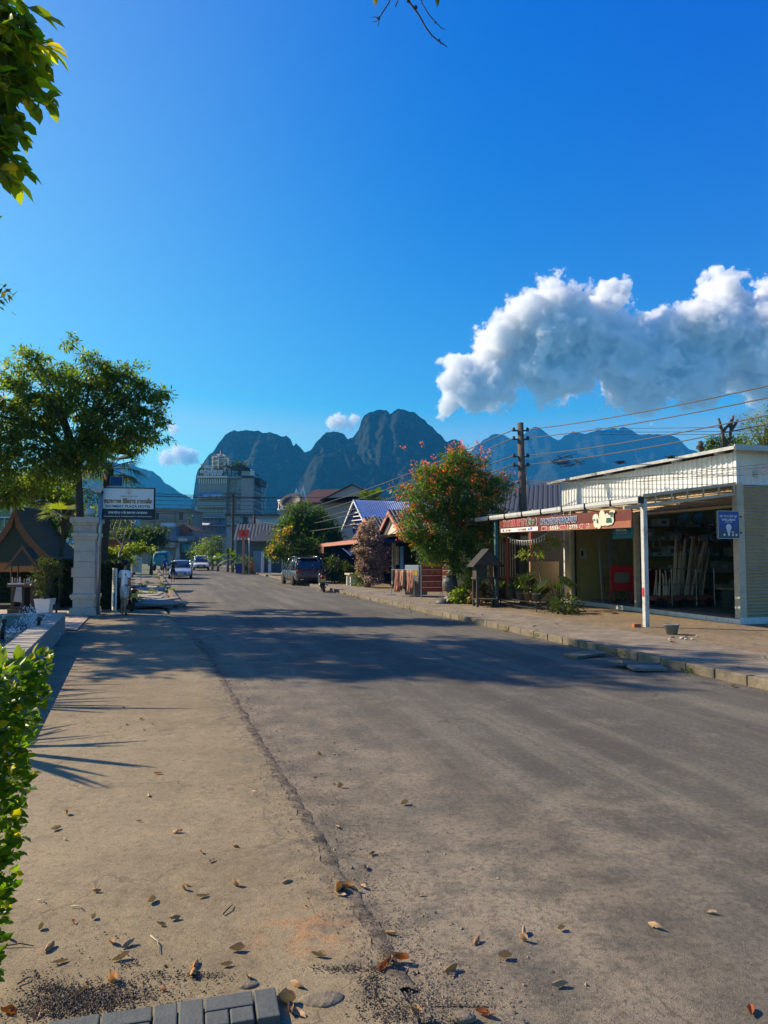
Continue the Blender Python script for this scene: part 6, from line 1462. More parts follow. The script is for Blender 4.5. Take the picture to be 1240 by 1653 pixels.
for k, (x, cc) in enumerate([(-.62, 'k'), (-.42, 'p'), (-.22, 'b'), (0, 'p2'), (.2, 'k'), (.42, 'p'), (.62, 'p')]):
    m_ = {'k': mat('cloth_black', (.02,.02,.02), .9, .2, 6, .3), 'p': mat('cloth_pink', (.42,.20,.13), .9, .2, 6, .4), 'b': mat('cloth_brown', (.14,.05,.04), .9, .2, 6, .4), 'p2': mat('cloth_salmon', (.50,.26,.18), .9, .2, 6, .4)}[cc]
    h = [.75,.95,.9,.7,.85,.95,.8][k]; V = []; n = 6
    b = MB(); 
    for j in range(7):
        for i in range(n + 1): V.append((x - .11 + .22*i/n*(1+.15*j/6), .05*math.sin(i*1.9 + j*.3 + k)*(.4+j/6), 1.14 - h*j/6 - (.05*math.sin(i*2.1+k) if j == 6 else 0) - (.04*abs(i-n/2)/3 if j == 0 else 0)))
    b.add(V, [(j*(n+1)+i, j*(n+1)+i+1, (j+1)*(n+1)+i+1, (j+1)*(n+1)+i) for j in range(6) for i in range(n)]); o = b.build('garment', m_, None, True); sm = o.modifiers.new('thick', 'SOLIDIFY'); sm.thickness = .02
    o.matrix_world = cr.matrix_basis.copy(); o.location = cr.location; o.rotation_euler = cr.rotation_euler; tag(o, ['black garment at the left end of the clothes rack','pink-brown garment second on the clothes rack','dark brown garment third on the clothes rack','pale salmon shirt in the middle of the clothes rack','black garment right of the pale salmon shirt','pink-brown garment second from the right on the rack','pink-brown garment at the right end of the clothes rack'][k], 'garment', 'garments on the clothes rack')
# bench by the bougainvillea
q = W(568, 950, 42); bn = empty('street_bench', (q.x, 42, .13), SR, 'small pale stone bench left of the pink flowering climber', 'bench')
MB().bb(-.3, .3, -.6, .6, .62, .72).build('seat', M_cream, bn, bevel=.01); MB().bb(-.2, .2, -.5, -.35, 0, .62).build('leg', M_pw, bn); MB().bb(-.2, .2, .35, .5, 0, .62).build('leg', M_pw, bn)
# bougainvillea column
B9 = Vector((W(590, 955, 39.5).x, 39.5, .13)); LF_boug = leafmat('bract_pink', (.24, .14, .19), (.46, .32, .38), (.12, .10, .07), .4, clump=1.5, p3=.2)
bl = [blob(px, py, 39.5, r, B9) for px, py, r in [(597,852,13),(590,862,16),(605,866,14),(600,880,22),(588,890,18),(614,890,12),(600,905,24),(582,910,10),(612,915,16),(600,928,20),(620,905,8),(618,935,8),(592,922,16),(596,842,8)]]
tree('pink_climber', 'column of dusty pink bougainvillea flowers at the pavement edge', B9, bl, 9500, .12, LF_boug, [(.1,0,0),(.1,0,.9),(.15,0,1.8)], M_bark, 'flowering shrub', nbr=14, r0=.16, clump=.12, nclump=260, shell=.1, width=.7, rbr=.02)
P, D, N, C = leaves_in([(0,0,.45,.35,.3,.45)], 380, .08, 34, .2); ivy = empty('leafy_plant', (W(578, 955, 40.5).x, 40.5, .13), 0, 'pale leafy plant climbing at the foot of the pink flower column', 'plant'); leafmesh('leaves', P, D, N, .12, LF_mid, ivy, .5)
# blue house
q = W(584, 900, 50); bh = empty('blue_house', (q.x, 50.4, .1), R(24), 'bright blue house with white and blue striped metal roof', 'house')
M_blue = mat('blue_wall', (.015, .07, .36), .75, .2, 2, .2, dirt=.1); M_wt = mat('white_trim', (.65,.66,.68), .6, .08, 4, .1)
# local: gable faces -x..., use +x to the right, y away; gable end at x=0 side facing left-front
gx0, gx1, gy0, gy1, ze, zr = 0.0, 6.2, -1.2, 3.0, 3.9, 5.75
MB().bb(.35, gx1, gy0 + .3, gy1 - .3, 0, ze + .05).build('wall', M_blue, bh); b = MB(); b.add([(.35, gy0+.3, ze), (.35, gy1-.3, ze), (.35, (gy0+gy1)/2, zr - .25)], [(0,2,1)]); b.build('gable', M_blue, bh)
t = NT('striped_roof'); sx = t.n('SeparateXYZ', Vector=t.obj()); wv_ = t.math('SINE', t.math('MULTIPLY', sx.outputs[0], 36.0)); t.pbr(t.mix(t.ramp(wv_, -.15, .15), (.02, .11, .42), (.58, .64, .70)), .45, .1, None, .5); M_str = t.m
ym = (gy0 + gy1) / 2
b = MB(); b.corr((-.3, gy0 - .2, ze - .1), (gx1 + .6, 0, 0), (0, ym - gy0 + .2, zr - ze + .1), .1745, .03, trap=True); b.build('roof', M_str, bh); b = MB(); b.corr((gx1 + .3, gy1 + .2, ze - .1), (-(gx1 + .6), 0, 0), (0, -(gy1 - ym + .2), zr - ze + .1), .285, .05, trap=True); b.build('roof', M_str, bh)
b = MB()
for (ya, yb) in ((gy0 - .25, ym), (gy1 + .25, ym)): b.slab([(-.32, ya, ze - .12), (-.32, yb, zr + .05), (-.32, yb, zr - .12), (-.32, ya, ze - .28)][::(1 if ya < yb else -1)], .06)
b.build('bargeboard', M_wt, bh)
b = MB()
for k in range(6): z = ze + .1 + k*.28; hw2 = (ym - gy0) * (1 - (z - ze) / (zr - ze)); b.bb(-.05, .0, ym - hw2, ym + hw2, z, z + .07)
b.build('gable_slats', M_wt, bh)
MB().bb(-.9, .3, gy0 - .2, gy1, 2.3, 2.36).build('porch_roof', M_wt, bh); MB().bb(.32, .36, -.3, .6, .9, 1.9).build('window', glass('dark_glass'), bh)
# the lower blue wall / tarp under the trees, left of the restaurant
q = W(560, 915, 52); lb = empty('blue_shed', (W(520, 915, 53).x, 53, .1), SR, 'low dark blue shed front behind the parked scooter', 'shed'); MB().bb(0, 3.5, -3, 4, 0, 2.6).build('wall', M_btar, lb); MB().bb(-.3, 3.8, -3.2, 4.2, 2.6, 2.7).build('roof', M_wt, lb)
# green street tree behind the car
B10 = Vector((W(492, 940, 52).x, 52, .13))
bl = [blob(px, py, 52 + dy, r, B10) for px, py, r, dy in [(478,828,14,0),(500,832,18,0),(520,840,18,0),(470,850,20,0),(495,855,24,0),(525,862,24,0),(455,868,16,-1),(480,878,22,-1),(510,885,24,-1),(535,880,14,0),(450,885,14,-1),(440,893,9,-1),(470,898,16,-1),(500,905,18,-1),(528,905,16,0),(488,815,9,0),(543,868,9,0)]]
tree('street_tree', 'leafy green street tree standing behind the parked grey car', B10, bl, 17000, .22, LF_mid, [(0,0,0),(.1,0,1.0),(0,0,2.4)], M_barkd, nbr=16, r0=.14, clump=.26, nclump=300, shell=.3)
bl = [blob(px, py, 50, r, B10) for px, py, r in [(462,853,6),(452,868,7),(440,884,6),(433,893,5),(458,862,6),(446,896,4)]]
P, D, N, C = leaves_in(bl, 200, .14, 20, .2); yl = empty('yellow_creeper', B10, 0, 'yellow-leaved branches at the left of the green street tree', 'plant'); leafmesh('leaves', P, D, N, .2, LF_yel, yl, .6)
for i, (px, py, Y, r_, lab) in enumerate([(505,925,46,18,'dark shrub mass behind the scooter and the car'), (540,922,45,18,'dark shrub beside the blue shed wall'), (565,930,47,12,'dark low shrub left of the stone bench')]):
    Bs = Vector((W(px, 945, Y).x, Y, .1)); bl = [blob(px + dx, py - dy, Y, r_ * .7, Bs) for dx, dy in [(-r_*.6,-4),(r_*.6,-2),(0,6),(-4,14),(6,-8)]]
    tree('shrub', lab, Bs, bl, 1900, .16, LF_dark, [(0,0,0),(0,0,.6)], M_barkd, 'shrub', nbr=4, r0=.05, clump=.17, nclump=90, shell=.2)
# coconut palm behind
q = W(598, 900, 66); cp = empty('coconut_palm', (q.x, 66, 0), 0, 'coconut palm crown rising behind the blue striped roof', 'palm'); b = MB(); random.seed(6); zt_ = W(598, 812, 66).z
for k in range(17):
    a = 6.283 * k / 17 + random.uniform(-.2, .2); el = random.uniform(.1, 1.3); palm_frond(b, (0, 0, zt_), (math.cos(a)*math.cos(el), math.sin(a)*math.cos(el), math.sin(el)), random.uniform(2.0, 2.7), 24, .6, .35, .07)
b.build('crown', LF_mid, cp); MB().tube([(0,0,0),(.2,0,zt_*.5),(0,0,zt_)], [.2,.15,.12], 8).build('trunk', M_bark, cp, True)
# brown-roofed house with dish
q = W(505, 870, 78); dh = empty('balcony_house', (q.x, 78, 0), R(-12), 'house with dark brown roof, white gable trim and round balcony', 'house')
b = MB(); zc = lambda py: W(500, py, 78).z
MB().bb(-1.5, 5.2, 0, 5, 0, zc(812)).build('wall', mat('dim_plaster', (.30,.29,.27), .8, .1, 2, .1), dh)
b = MB(); b.slab([(-1.6, -.8, zc(812)), (5.5, -.8, zc(812)), (5.5, 2.4, zc(787)), (-.6, 2.4, zc(787))], .1); b.slab([(5.5, 5.6, zc(812)), (-1.6, 5.6, zc(812)), (-.6, 2.4, zc(787)), (5.5, 2.4, zc(787))], .1); b.build('roof', mat('maroon_roof', (.055,.018,.018), .7, .2, 3, .2), dh)
b = MB(); x1, x0 = 6.6, 1.4
b.add([(x0, -1.0, zc(806)), (x1 - 1.9, -1.0, zc(786)), (x1 + .6, -1.0, zc(802))], [(0, 1, 2)]); b.build('front_gable', MATS['dim_plaster'], dh)
b = MB(); b.slab([(x0 - .3, -1.2, zc(809)), (x1 - 1.9, -1.2, zc(784)), (x1 - 1.9, 3, zc(784)), (x0 - .3, 3, zc(809))], .12); b.slab([(x1 - 1.9, -1.2, zc(784)), (x1 + 1, -1.2, zc(804)), (x1 + 1, 3, zc(804)), (x1 - 1.9, 3, zc(784))], .12); b.build('front_roof', MATS['maroon_roof'], dh)
b = MB()
for xx in (-1.5, -.75):
    for sg in (-1, 1): b.slab([(xx + sg*.55, -1.3, zc(811)), (xx, -1.3, zc(785 if xx > -1 else 789)), (xx, -1.3, zc(791 if xx > -1 else 795)), (xx + sg*.35, -1.3, zc(811))][::sg], .1)
b.build('gable_trim', M_wt, dh)
MB().lathe([(1.25,0),(1.3,.1),(1.3,.2),(1.2,.25),(1.2,1.0),(1.28,1.0),(1.28,1.15),(.02,1.15)], (-2.6, -.4, zc(824)), 20).build('balcony', M_wt, dh); MB().bb(-3.4, -1.6, -1.2, .2, 0, zc(826)).build('wall', MATS['dim_plaster'], dh)
for k in range(7): a = -2.6 + k * .5; MB().bb(-2.6 + 1.29*math.sin(a) - .06, -2.6 + 1.29*math.sin(a) + .06, -.4 - 1.29*math.cos(a) - .06, -.4 - 1.29*math.cos(a) + .06, zc(822), zc(813)).build('opening', M_dark, dh)
q = W(471, 813, 76); ds = empty('satellite_dish', q, 0, 'large dark mesh satellite dish beside the white balcony', 'satellite dish')
o = MB().lathe([(.02,0),(.5,.06),(.95,.2),(1.25,.42),(1.25,.45),(.9,.24),(.4,.1),(.02,.04)], n=24).build('dish', mat('dish_mesh', (.05,.045,.04), .6, .2, 8, .1), ds, True); o.rotation_euler = (R(38), R(-14), 0); MB().tube([(0,0,0),(-.1,-.5,.9)], .04, 5).build('feed_arm', M_steel, ds); MB().tube([(0,.1,-1.4),(0,0,0)], .07, 6).build('mast', M_steel, ds)
# dark-tiled low house, pillars, red sign, fence, banana plants
q = W(425, 915, 72); th = empty('tiled_house', (q.x, 72, .1), R(4), 'low house with dark corrugated roof and pale pillars by the red sign', 'house')
zc = lambda py: W(425, py, 72).z - .1
b = MB(); b.corr((-2.9, -.6, zc(872)), (6.0, 0, 0), (-.0, 2.6, zc(845) - zc(872)), .32, .03); b.build('roof', mat('slate_blue_roof', (.045,.055,.065), .75, .25, 4, .3), th)
b = MB(); b.slab([(-1.2, -1.2, zc(874)), (3.0, -1.2, zc(874)), (2.0, .4, zc(856)), (-.2, .4, zc(856))], .08); b.build('porch_roof', MATS['slate_blue_roof'], th)
MB().bb(-2.7, 3.0, 0, 3, 0, zc(872)).build('wall', mat('grey_green_wall', (.10,.12,.12), .8, .15, 2, .2), th); MB().bb(-1.0, 0, -.05, 0, 0, 2.2).build('door', mat('door_greyblue', (.2,.28,.32)), th)
for x in (.05, .75, 2.1): MB().bb(x - .14, x + .14, -1.25, -.97, 0, 2.1).build('pillar', M_pw, th, bevel=.02)
for k in range(6): MB().bb(2.3 + k*.14, 2.34 + k*.14, -1.2, -1.15, 0, 1.5).build('railing', M_pw, th)
q = W(407, 915, 70); ob = MB().lathe([(.2,0),(.2,1.15),(.17,1.18),(.02,1.18)], n=14).build('orange_drum', mat('orange_drum', (.45,.14,.02), .7, .2, 5, .2), None, True); ob.location = (q.x, 70, .13); tag(ob, 'tall orange cylinder standing by the pale house pillar', 'drum')
q = W(386, 915, 69); bb_ = empty('blue_bin', (q.x, 69, .13), .2, 'dark blue rubbish bin at the end of the concrete fence', 'bin'); MB().lathe([(.3,0),(.4,.85),(.42,.9),(.02,.9)], n=4, square=True).build('body', M_btar, bb_); MB().bb(-.43,.43,-.43,.43,.9,.97).build('lid', M_btar, bb_, bevel=.02)
q = W(402, 915, 66); rp_ = empty('red_sign', (q.x, 66, .13), 0, 'red rectangular sign with a dark emblem on a tall thin pole', 'sign')
zs = lambda py: W(400, py, 66).z - .13
MB().tube([(0,0,0),(0,0,zs(853))], .045, 8).build('pole', M_steel, rp_, True); MB().bb(-1.0, -.06, -.03, .03, zs(867), zs(855)).build('panel', mat('sign_red', (.85, .05, .02), .5, .06, 4, 0), rp_); b = MB(); M_ = face_mat((-.52, -.035, (zs(867)+zs(855))/2), (1,0,0))
for q_ in ([(-.16,-.14),(-.08,-.14),(.14,.16),(.05,.16)], [(.1,-.14),(.18,-.14),(-.02,.16),(-.12,.14)]): b.add([M_ @ Vector((*p, 0)) for p in q_], [(0,1,2,3)])
b.add([M_ @ Vector((*p, .001)) for p in [(-.2,-.2),(.22,-.2),(.18,-.16),(-.18,-.16)]], [(0,1,2,3)]); b.build('emblem', M_black, rp_)
q = W(393, 890, 68); pp = empty('pink_post', (q.x, 68, .13), 0, 'short pinkish gate post under the red sign', 'post'); MB().bb(-.10,.10,-.10,.10,0,zs(868)).build('shaft', M_pink, pp); MB().bb(-.2,.2,-.2,.2,zs(868),zs(866)).build('cap', M_pink, pp)
f0 = Vector((KR(74, 2.3), 74, .13)); f1 = Vector((KR(92, 2.3), 92, .13)); fn = empty('concrete_fence', f0, 0, 'pale weathered slab fence along the right pavement far down the street', 'fence'); dv = (f1 - f0); 
for k in range(13):
    p = dv * (k / 13); MB().box((p.x, p.y, .85), (.1, 1.3, 1.7 + .08*nz(k*3.1)), rz=math.atan2(-dv.x, dv.y)).build('panel', mat('fence_concrete', (.42,.36,.28), .9, .25, 3, .3, dirt=.4), fn)
    MB().box((p.x - .05, p.y - .68, .9), (.14, .14, 1.85), rz=math.atan2(-dv.x, dv.y)).build('post', MATS['fence_concrete'], fn)
random.seed(14)
for i, (px, py, Y) in enumerate([(352,893,78),(368,885,76),(385,880,76),(343,898,84),(376,893,74)]):
    Bb = Vector((W(px, 915, Y).x, Y, .1)); bp = empty('banana_plant', Bb, 0, ['banana plant at the left end of the clump over the fence','banana plant in the middle of the clump over the fence','tallest banana plant beside the red sign','small banana plant nearest the white pickup','low banana plant bending over the fence end'][i], 'banana plant', 'banana plants behind the slab fence')
    b = MB(); h = W(px, py, Y).z - .4
    for k in range(9): a = k * .7 + i; el = random.uniform(.2, 1.3); big_leaf(b, (0, 0, h * .75), (math.cos(a)*math.cos(el), math.sin(a)*math.cos(el), math.sin(el)), random.uniform(1.5, 2.2), .5, bend=.5)
    b.build('leaves', LF_mid, bp, True); MB().tube([(0,0,0),(0,0,h*.8)], [.16,.1], 8).build('stem', M_bark, bp, True)
for i, (px, py, Y, m_) in enumerate([(330,885,100,LF_light),(345,880,96,LF_mid),(318,892,110,LF_mid),(392,905,70,LF_mid)]):
    Bs = Vector((W(px, 915, Y).x, Y, .1)); bl = [blob(px + dx, py + dy, Y, 9, Bs) for dx, dy in [(-6,2),(6,0),(0,-6),(-3,8),(5,9),(0,16)]]
    tree('shrub', ['straw-coloured dry shrub behind the white pickup','grey-green shrub over the fence beyond the pickup','far shrub left of the white pickup','leafy shrub at the foot of the red sign pole'][i], Bs, bl, 1300, .3 if i < 3 else .16, m_, [(0,0,0),(0,0,.8)], M_barkd, 'shrub', nbr=4, r0=.06, clump=.3 if i < 3 else .15, nclump=60, shell=.2)
# tree and cut stubs beyond the shop roof
BR = Vector((W(1165, 900, 33).x, 33, .1)); zz_ = lambda py: W(1160, py, 33).z
def LR(px, py, dy=0): return W(px, py, 33 + dy) - BR
segs = [([(0,0,0), LR(1168,760), LR(1169,725)], [.2,.15,.11])]
for a in [[(1169,725),(1167,700),(1164,688),(1160,675)],[(1167,697),(1174,688),(1178,682)],[(1164,690),(1161,687)],[(1169,725),(1179,706),(1180,690),(1184,671)],[(1180,695),(1187,685),(1191,678)],[(1179,690),(1180,677)]]:
    segs.append(([LR(x, y) for x, y in a], [.085 - .035 * k / (len(a)-1) for k in range(len(a))]))
for a in [[(1140,740),(1132,727),(1125,720)],[(1133,726),(1130,712)]]: segs.append(([LR(x, y) for x, y in a], [.12,.09,.07][:len(a)]))
bare_tree('pollarded_tree', 'dark lopped tree with cut branch stubs above the shop roof', BR, M_barkd, segs)
bl = [blob(px, py, 34, r, BR) for px, py, r in [(1155,715,9),(1170,712,9),(1145,722,8),(1185,715,8),(1200,715,8)]]
P, D, N, C = leaves_in(bl, 1300, .14, 80, .2); o = leafmesh('foliage', P, D, N, .16, LF_mid, None, .4); o.location = BR; tag(o, 'dull green foliage low behind the lopped tree and shop roof', 'foliage')
BQ = Vector((W(1235, 900, 30).x, 30, .1)); bl = [blob(px, py, 30, r, BQ) for px, py, r in [(1220,690,18),(1240,675,20),(1205,700,14),(1255,700,24),(1225,712,16),(1195,716,10),(1260,670,22)]]
tree('sparse_tree', 'sparse twiggy tree at the right edge above the shop roof', BQ, bl, 1500, .13, LF_tree, [(.6,0,0),(.5,0,3.5),(.3,0,5.4),(.1,0,6.2)], M_bark, nbr=44, r0=.13, clump=.2, nclump=90, shell=.1, rbr=.018)
# more stock: paint cans, coils, stacked tubs, hanging pots
random.seed(31)
for k in range(14):
    c_ = random.choice(bm_); r = random.uniform(.08, .14); h = random.uniform(.16, .3); o = MB().lathe([(r,0),(r,h),(r*1.04,h),(r*1.04,h+.015),(.01,h+.015)], n=14).build('paint_can', c_, None, True); o.location = SW(2.6 + k*.36 + random.uniform(-.05,.05), 6.6 + random.uniform(-.5,.4), .24); tag(o, 'paint can standing on the dark shop floor behind the timber cart', 'can', 'paint cans on the shop floor')
for k in range(5):
    b = MB(); rr = random.uniform(.14, .2)
    for j in range(5): b.tube([(rr*math.cos(a)*(1+.03*nz(a+j)), .02*j, rr*math.sin(a)) for a in np.linspace(0, 6.283, 16)], .012, 5, False)
    o = b.build('hose_coil', bm_[(k*2) % 7], None, True); o.location = SW(3.2 + k*.9, 7.6, 2.1 + .3*(k % 2) + .24); o.rotation_euler = (0, 0, SA); tag(o, 'coil of hose hanging before the shop shelving', 'hose coil', 'hose coils hung in the shop')
M_hp = mat('hanging_pot', (.03,.028,.025), .8, .2, 6, .2)
for k, (x, y) in enumerate([(-3.25, 7.35), (-3.3, 7.9), (-3.3, 8.4), (-3.2, 6.9)]):
    p = SW(x, y, 2.75 - .12*(k % 2)); T = empty('hanging_pot', p, 0, ['dark pot hanging just right of the teal post','dark pot hanging just left of the teal post','leftmost dark hanging pot under the gutter','dark hanging pot nearest the red signboard'][k], 'hanging pot', 'pots hanging under the gutter')
    MB().lathe([(.05,0),(.11,.14),(.12,.14),(.01,.12)], n=12).build('pot', M_hp, T, True); MB().tube([(0,0,.12),(0,0,.5)], .006, 4).build('hanger', M_black, T)
    P_, D_, N_, C_ = leaves_in([(0,0,.12,.16,.16,.14),(0,0,-.08,.12,.12,.14)], 130, .05, 18, .2); leafmesh('leaves', P_, D_, N_, .08, LF_dark, T, .4)
# ---------------------------------------------------------------- far end of the street
M_hotel = mat('hotel_wall', (.27, .265, .26), .8, .1, .6, .1, dirt=.15, bscale=4); M_hotd = mat('hotel_dark', (.03, .04, .05), .7, .2, .5, .1)
GL = glass('hotel_glass', (.05, .08, .13), .12); GLd = glass('dark_glass')
Y = 170.0; s = Y / F; X = lambda px: (px - 620) * s * 1.0; Zp = lambda py: W(400, py, Y).z
ho = empty('tall_hotel', (X(319), Y, 0), 0, 'grey seven-storey hotel with rooftop signs standing before the mountain', 'hotel building')
lx = lambda px: X(px) - X(319); 
MB().bb(lx(319), lx(366), 0, 14, 0, Zp(771)).build('wall', M_hotel, ho); MB().bb(lx(366), lx(390), 1.2, 14, 0, Zp(770)).build('wall', M_hotel, ho); MB().bb(lx(390), lx(407.5), -1.0, 14, 0, Zp(772)).build('wall', M_hotel, ho)
MB().bb(lx(318.5), lx(408), .1, 14, Zp(772), Zp(769)).build('roof', M_hotel, ho)
# storeys on the left front: glazing bands, slabs and balcony rails
for k, (pt, pb) in enumerate([(773, 781), (790, 801), (808, 815), (822, 832), (836, 845), (850, 860)]):
    MB().bb(lx(321), lx(364.5), -.12, -.02, Zp(pb), Zp(pt)).build('window_band', GLd if k == 0 else GL, ho)
    b = MB(); n = 12 if k == 0 else 7
    for i in range(n + 1): x = lx(321) + (lx(364.5) - lx(321)) * i / n; b.bb(x - .1, x + .1, -.2, -.1, Zp(pb), Zp(pt))
    b.build('mullions', M_hotel if k != 0 else mat('pale_frame', (.62,.62,.60)), ho)
    if k:
        MB().bb(lx(318.5), lx(366), -1.3, 0, Zp(pb + 4.5), Zp(pb + 3)).build('balcony_slab', M_hotel, ho); MB().bb(lx(319), lx(365.5), -1.3, -1.2, Zp(pb + 3), Zp(pb - 3.5)).build('balcony_rail', glass('rail_glass', (.05,.08,.13), .15), ho)
MB().bb(lx(318), lx(367), -.9, .3, Zp(771.5), Zp(769)).build('cornice', mat('pale_frame', (.62,.62,.60)), ho); MB().bb(lx(318.5), lx(366), -.6, 0, Zp(834.5), Zp(832.5)).build('cornice', M_hotel, ho)
# middle bay and right bay windows
for py in (774, 786, 799, 808, 815, 824, 831):
    MB().bb(lx(370), lx(377), 1.1, 1.19, Zp(py + 6), Zp(py)).build('window', GLd, ho)
for py, h in ((773, 11), (785, 4), (793, 5), (800, 3), (808, 5), (815, 3), (823, 6)):
    MB().bb(lx(381.5), lx(388), 1.0, 1.19, Zp(py + h), Zp(py)).build('window', GL, ho); MB().bb(lx(380.8), lx(381.5), .95, 1.19, Zp(py + h + .6), Zp(py - .6)).build('frame', mat('pale_frame', (.62,.62,.60)), ho)
# receding right side with bays
for k, (py, h) in enumerate([(776, 12), (794, 8), (808, 8), (822, 8)]):
    MB().bb(lx(407.6), lx(408.6), 2, 11, Zp(py + h), Zp(py)).build('side_window', GL, ho); MB().bb(lx(407.6), lx(409.6), 1, 13, Zp(py + h + 2), Zp(py + h + 1)).build('ledge', M_hotd, ho)
b = MB(); b.bb(lx(390), lx(409.5), -1.6, 13, Zp(771), Zp(769)); b.build('terrace_slab', M_hotd, ho)
b = MB(); b.bb(lx(390), lx(406), -.8, 8, Zp(769), Zp(761)); b.build('terrace_room', glass('terrace_glass', (.12,.15,.17), .2), ho)
MB().bb(lx(389), lx(407), -1.2, 9, Zp(761), Zp(760)).build('terrace_roof', M_hotd, ho); MB().bb(lx(404), lx(408), -1.2, 2, Zp(770), Zp(758.5)).build('pale_pod', mat('pale_frame', (.62,.62,.60)), ho, bevel=.4)
MB().bb(lx(407), lx(416), 2, 12, Zp(772), Zp(770)).build('side_balcony', M_hotd, ho); MB().bb(lx(411), lx(416), 2, 12, Zp(780), Zp(771)).build('side_balcony', M_hotd, ho)
# roof garden, tower, sign letters
b = MB(); b.slab([(lx(362), -.5, Zp(753)), (lx(380), -.5, Zp(760)), (lx(380), 7, Zp(758)), (lx(362), 7, Zp(751))][::-1], .5); b.slab([(lx(380), -.5, Zp(760)), (lx(394), -.5, Zp(754)), (lx(394), 7, Zp(752)), (lx(380), 7, Zp(758))][::-1], .5); b.build('butterfly_roof', M_hotd, ho)
for px in (366, 372, 378, 385, 391): MB().bb(lx(px) - .1, lx(px) + .1, .1, .3, Zp(769), Zp(758)).build('roof_post', M_hotd, ho)
P, D, N, C = leaves_in([(lx(px), 4, Zp(py), r, 1.2, r * .8) for px, py, r in [(340,756,2.2),(350,757,2.2),(372,752,1.6),(380,751,1.8),(388,753,1.4),(330,758,1.5),(321,756,1.2)]], 900, .4, 80, .2); leafmesh('roof_plants', P, D, N, .6, LF_dark, ho, .6)
b = MB()
for a in range(8): an = a * math.pi / 4; b.tube([(lx(350) + 2.2*math.cos(an), 3 + 2.2*math.sin(an), Zp(757)), (lx(350) + 2.0*math.cos(an), 3 + 2.0*math.sin(an), Zp(735)), (lx(350) + .9*math.cos(an), 3 + .9*math.sin(an), Zp(731))], .14, 5)
for z in (Zp(750), Zp(743), Zp(736), Zp(732)):
    rr = 2.1 if z < Zp(734) else 1.2; b.tube([(lx(350) + rr*math.cos(a*math.pi/4), 3 + rr*math.sin(a*math.pi/4), z) for a in range(9)], .12, 5)
b.tube([(lx(350), 3, Zp(733)), (lx(350), 3, Zp(724))], .12, 5); b.build('rooftop_tower', mat('cream_metal', (.42,.40,.34), .6, .15, 2, .1), ho)
b = MB(); b.add([(lx(350), 2.9, Zp(724)), (lx(353.5), 2.9, Zp(725)), (lx(353), 2.9, Zp(728.5)), (lx(350), 2.9, Zp(727.5))], [(0,1,2,3)]); b.build('flag', mat('flag_red', (.5,.04,.03)), ho)
b = MB(); MM = lambda px, py: face_mat((lx(px), -.95, Zp(py)), (1,0,0))
put_text(b, 'SMART DREAMLIGHT HOTEL', MM(342, 762), width=lx(360)-lx(323), height=.75, bold=.06); put_text(b, 'HOTEL THE BIG SEVEN', MM(344, 766.2), width=lx(358)-lx(329), height=.65, bold=.06); put_text(b, 'ONE CAT', MM(338, 754.5), width=lx(347)-lx(330), height=.8, bold=.06)
b.build('lettering', mat('sign_letters', (.6,.62,.66)), ho); b = MB(); 
for z in (Zp(764), Zp(768), Zp(757)): b.bb(lx(321), lx(362), -.9, -.8, z - .06, z + .06)
for px in range(322, 363, 6): b.bb(lx(px) - .06, lx(px) + .06, -.9, -.8, Zp(769), Zp(757))
b.build('sign_frame', M_hotd, ho)
bn_ = MB(); n = 12
for i in range(n): x0, x1 = lx(322) + (lx(359) - lx(322))*i/n, lx(322) + (lx(359) - lx(322))*(i+1)/n; bn_.add([(x0, -1.42 - .05*math.sin(i), Zp(804)), (x1, -1.42 - .05*math.sin(i+1), Zp(804)), (x1, -1.42 - .05*math.sin(i+1), Zp(796)), (x0, -1.42 - .05*math.sin(i), Zp(796))], [(0,1,2,3)])
t = NT('blue_banner'); nzz = t.noise(.45, 4, .6, t.obj()); t.pbr(t.mix(t.ramp(nzz, .45, .55), (.03,.16,.42), (.38,.45,.5)), .6); bn_.build('banner', t.m, ho)
b = MB(); put_text(b, 'SEVEN', face_mat((lx(342), -1.5, Zp(801)), (1,0,0)), width=4, height=.5, bold=.05); b.build('lettering', MATS['sign_letters'], ho)
# lean-to at its base
MB().slab([(lx(323), -4, Zp(848)), (lx(343), -4, Zp(848)), (lx(343), -1.3, Zp(844)), (lx(323), -1.3, Zp(844))], .2).build('lean_to_roof', mat('pale_frame', (.62,.62,.60)), ho)
def block(name, label, px0, px1, py0, Y_, dep, m, cat='building', pyb=None, roof=None, parts=()):
    """parts: (name, px0, px1, py_bottom, py_top, material, proud)"""
    s_ = Y_ / F; X0 = (px0 - 620) * s_; o = empty(name, (X0, Y_, 0), 0, label, cat); z_ = lambda py: max(0, W(400, py, Y_).z); l_ = lambda px: (px - 620) * s_ - X0
    MB().bb(0, l_(px1), 0, dep, 0, z_(py0)).build('wall', m, o)
    if roof: MB().bb(-.3, l_(px1) + .3, -.5, dep + .3, z_(py0), z_(py0) + .25).build('roof', roof, o)
    for nm, a, c, pb, pt, mm, pr in parts: MB().bb(l_(a), l_(c), -pr, -.01, z_(pb), z_(pt)).build(nm, mm, o)
    return o, l_, z_
M_bconc = mat('bare_concrete', (.23, .21, .175), .9, .2, .35, .3, dirt=.5, bscale=2)
o, l_, z_ = block('concrete_building', 'unfinished flat-roofed concrete building left of the tall hotel', 226, 303, 823, 150, 12, M_bconc, roof=M_bconc, parts=[('window', 251, 256, 838, 828, M_hotd, .05), ('window', 289, 295, 839, 827, mat('rust_window', (.10,.05,.03)), .05), ('ledge', 226, 303, 841, 840, M_bconc, .5), ('pilaster', 246, 248, 850, 822, M_bconc, .3), ('pilaster', 280, 282, 850, 822, M_bconc, .3)])
M_och = mat('orange_brown_roof', (.22, .06, .025), .8, .2, 1, .2); M_bgrey = mat('blue_grey_sheet', (.10, .14, .20), .6, .15, 1, .1)
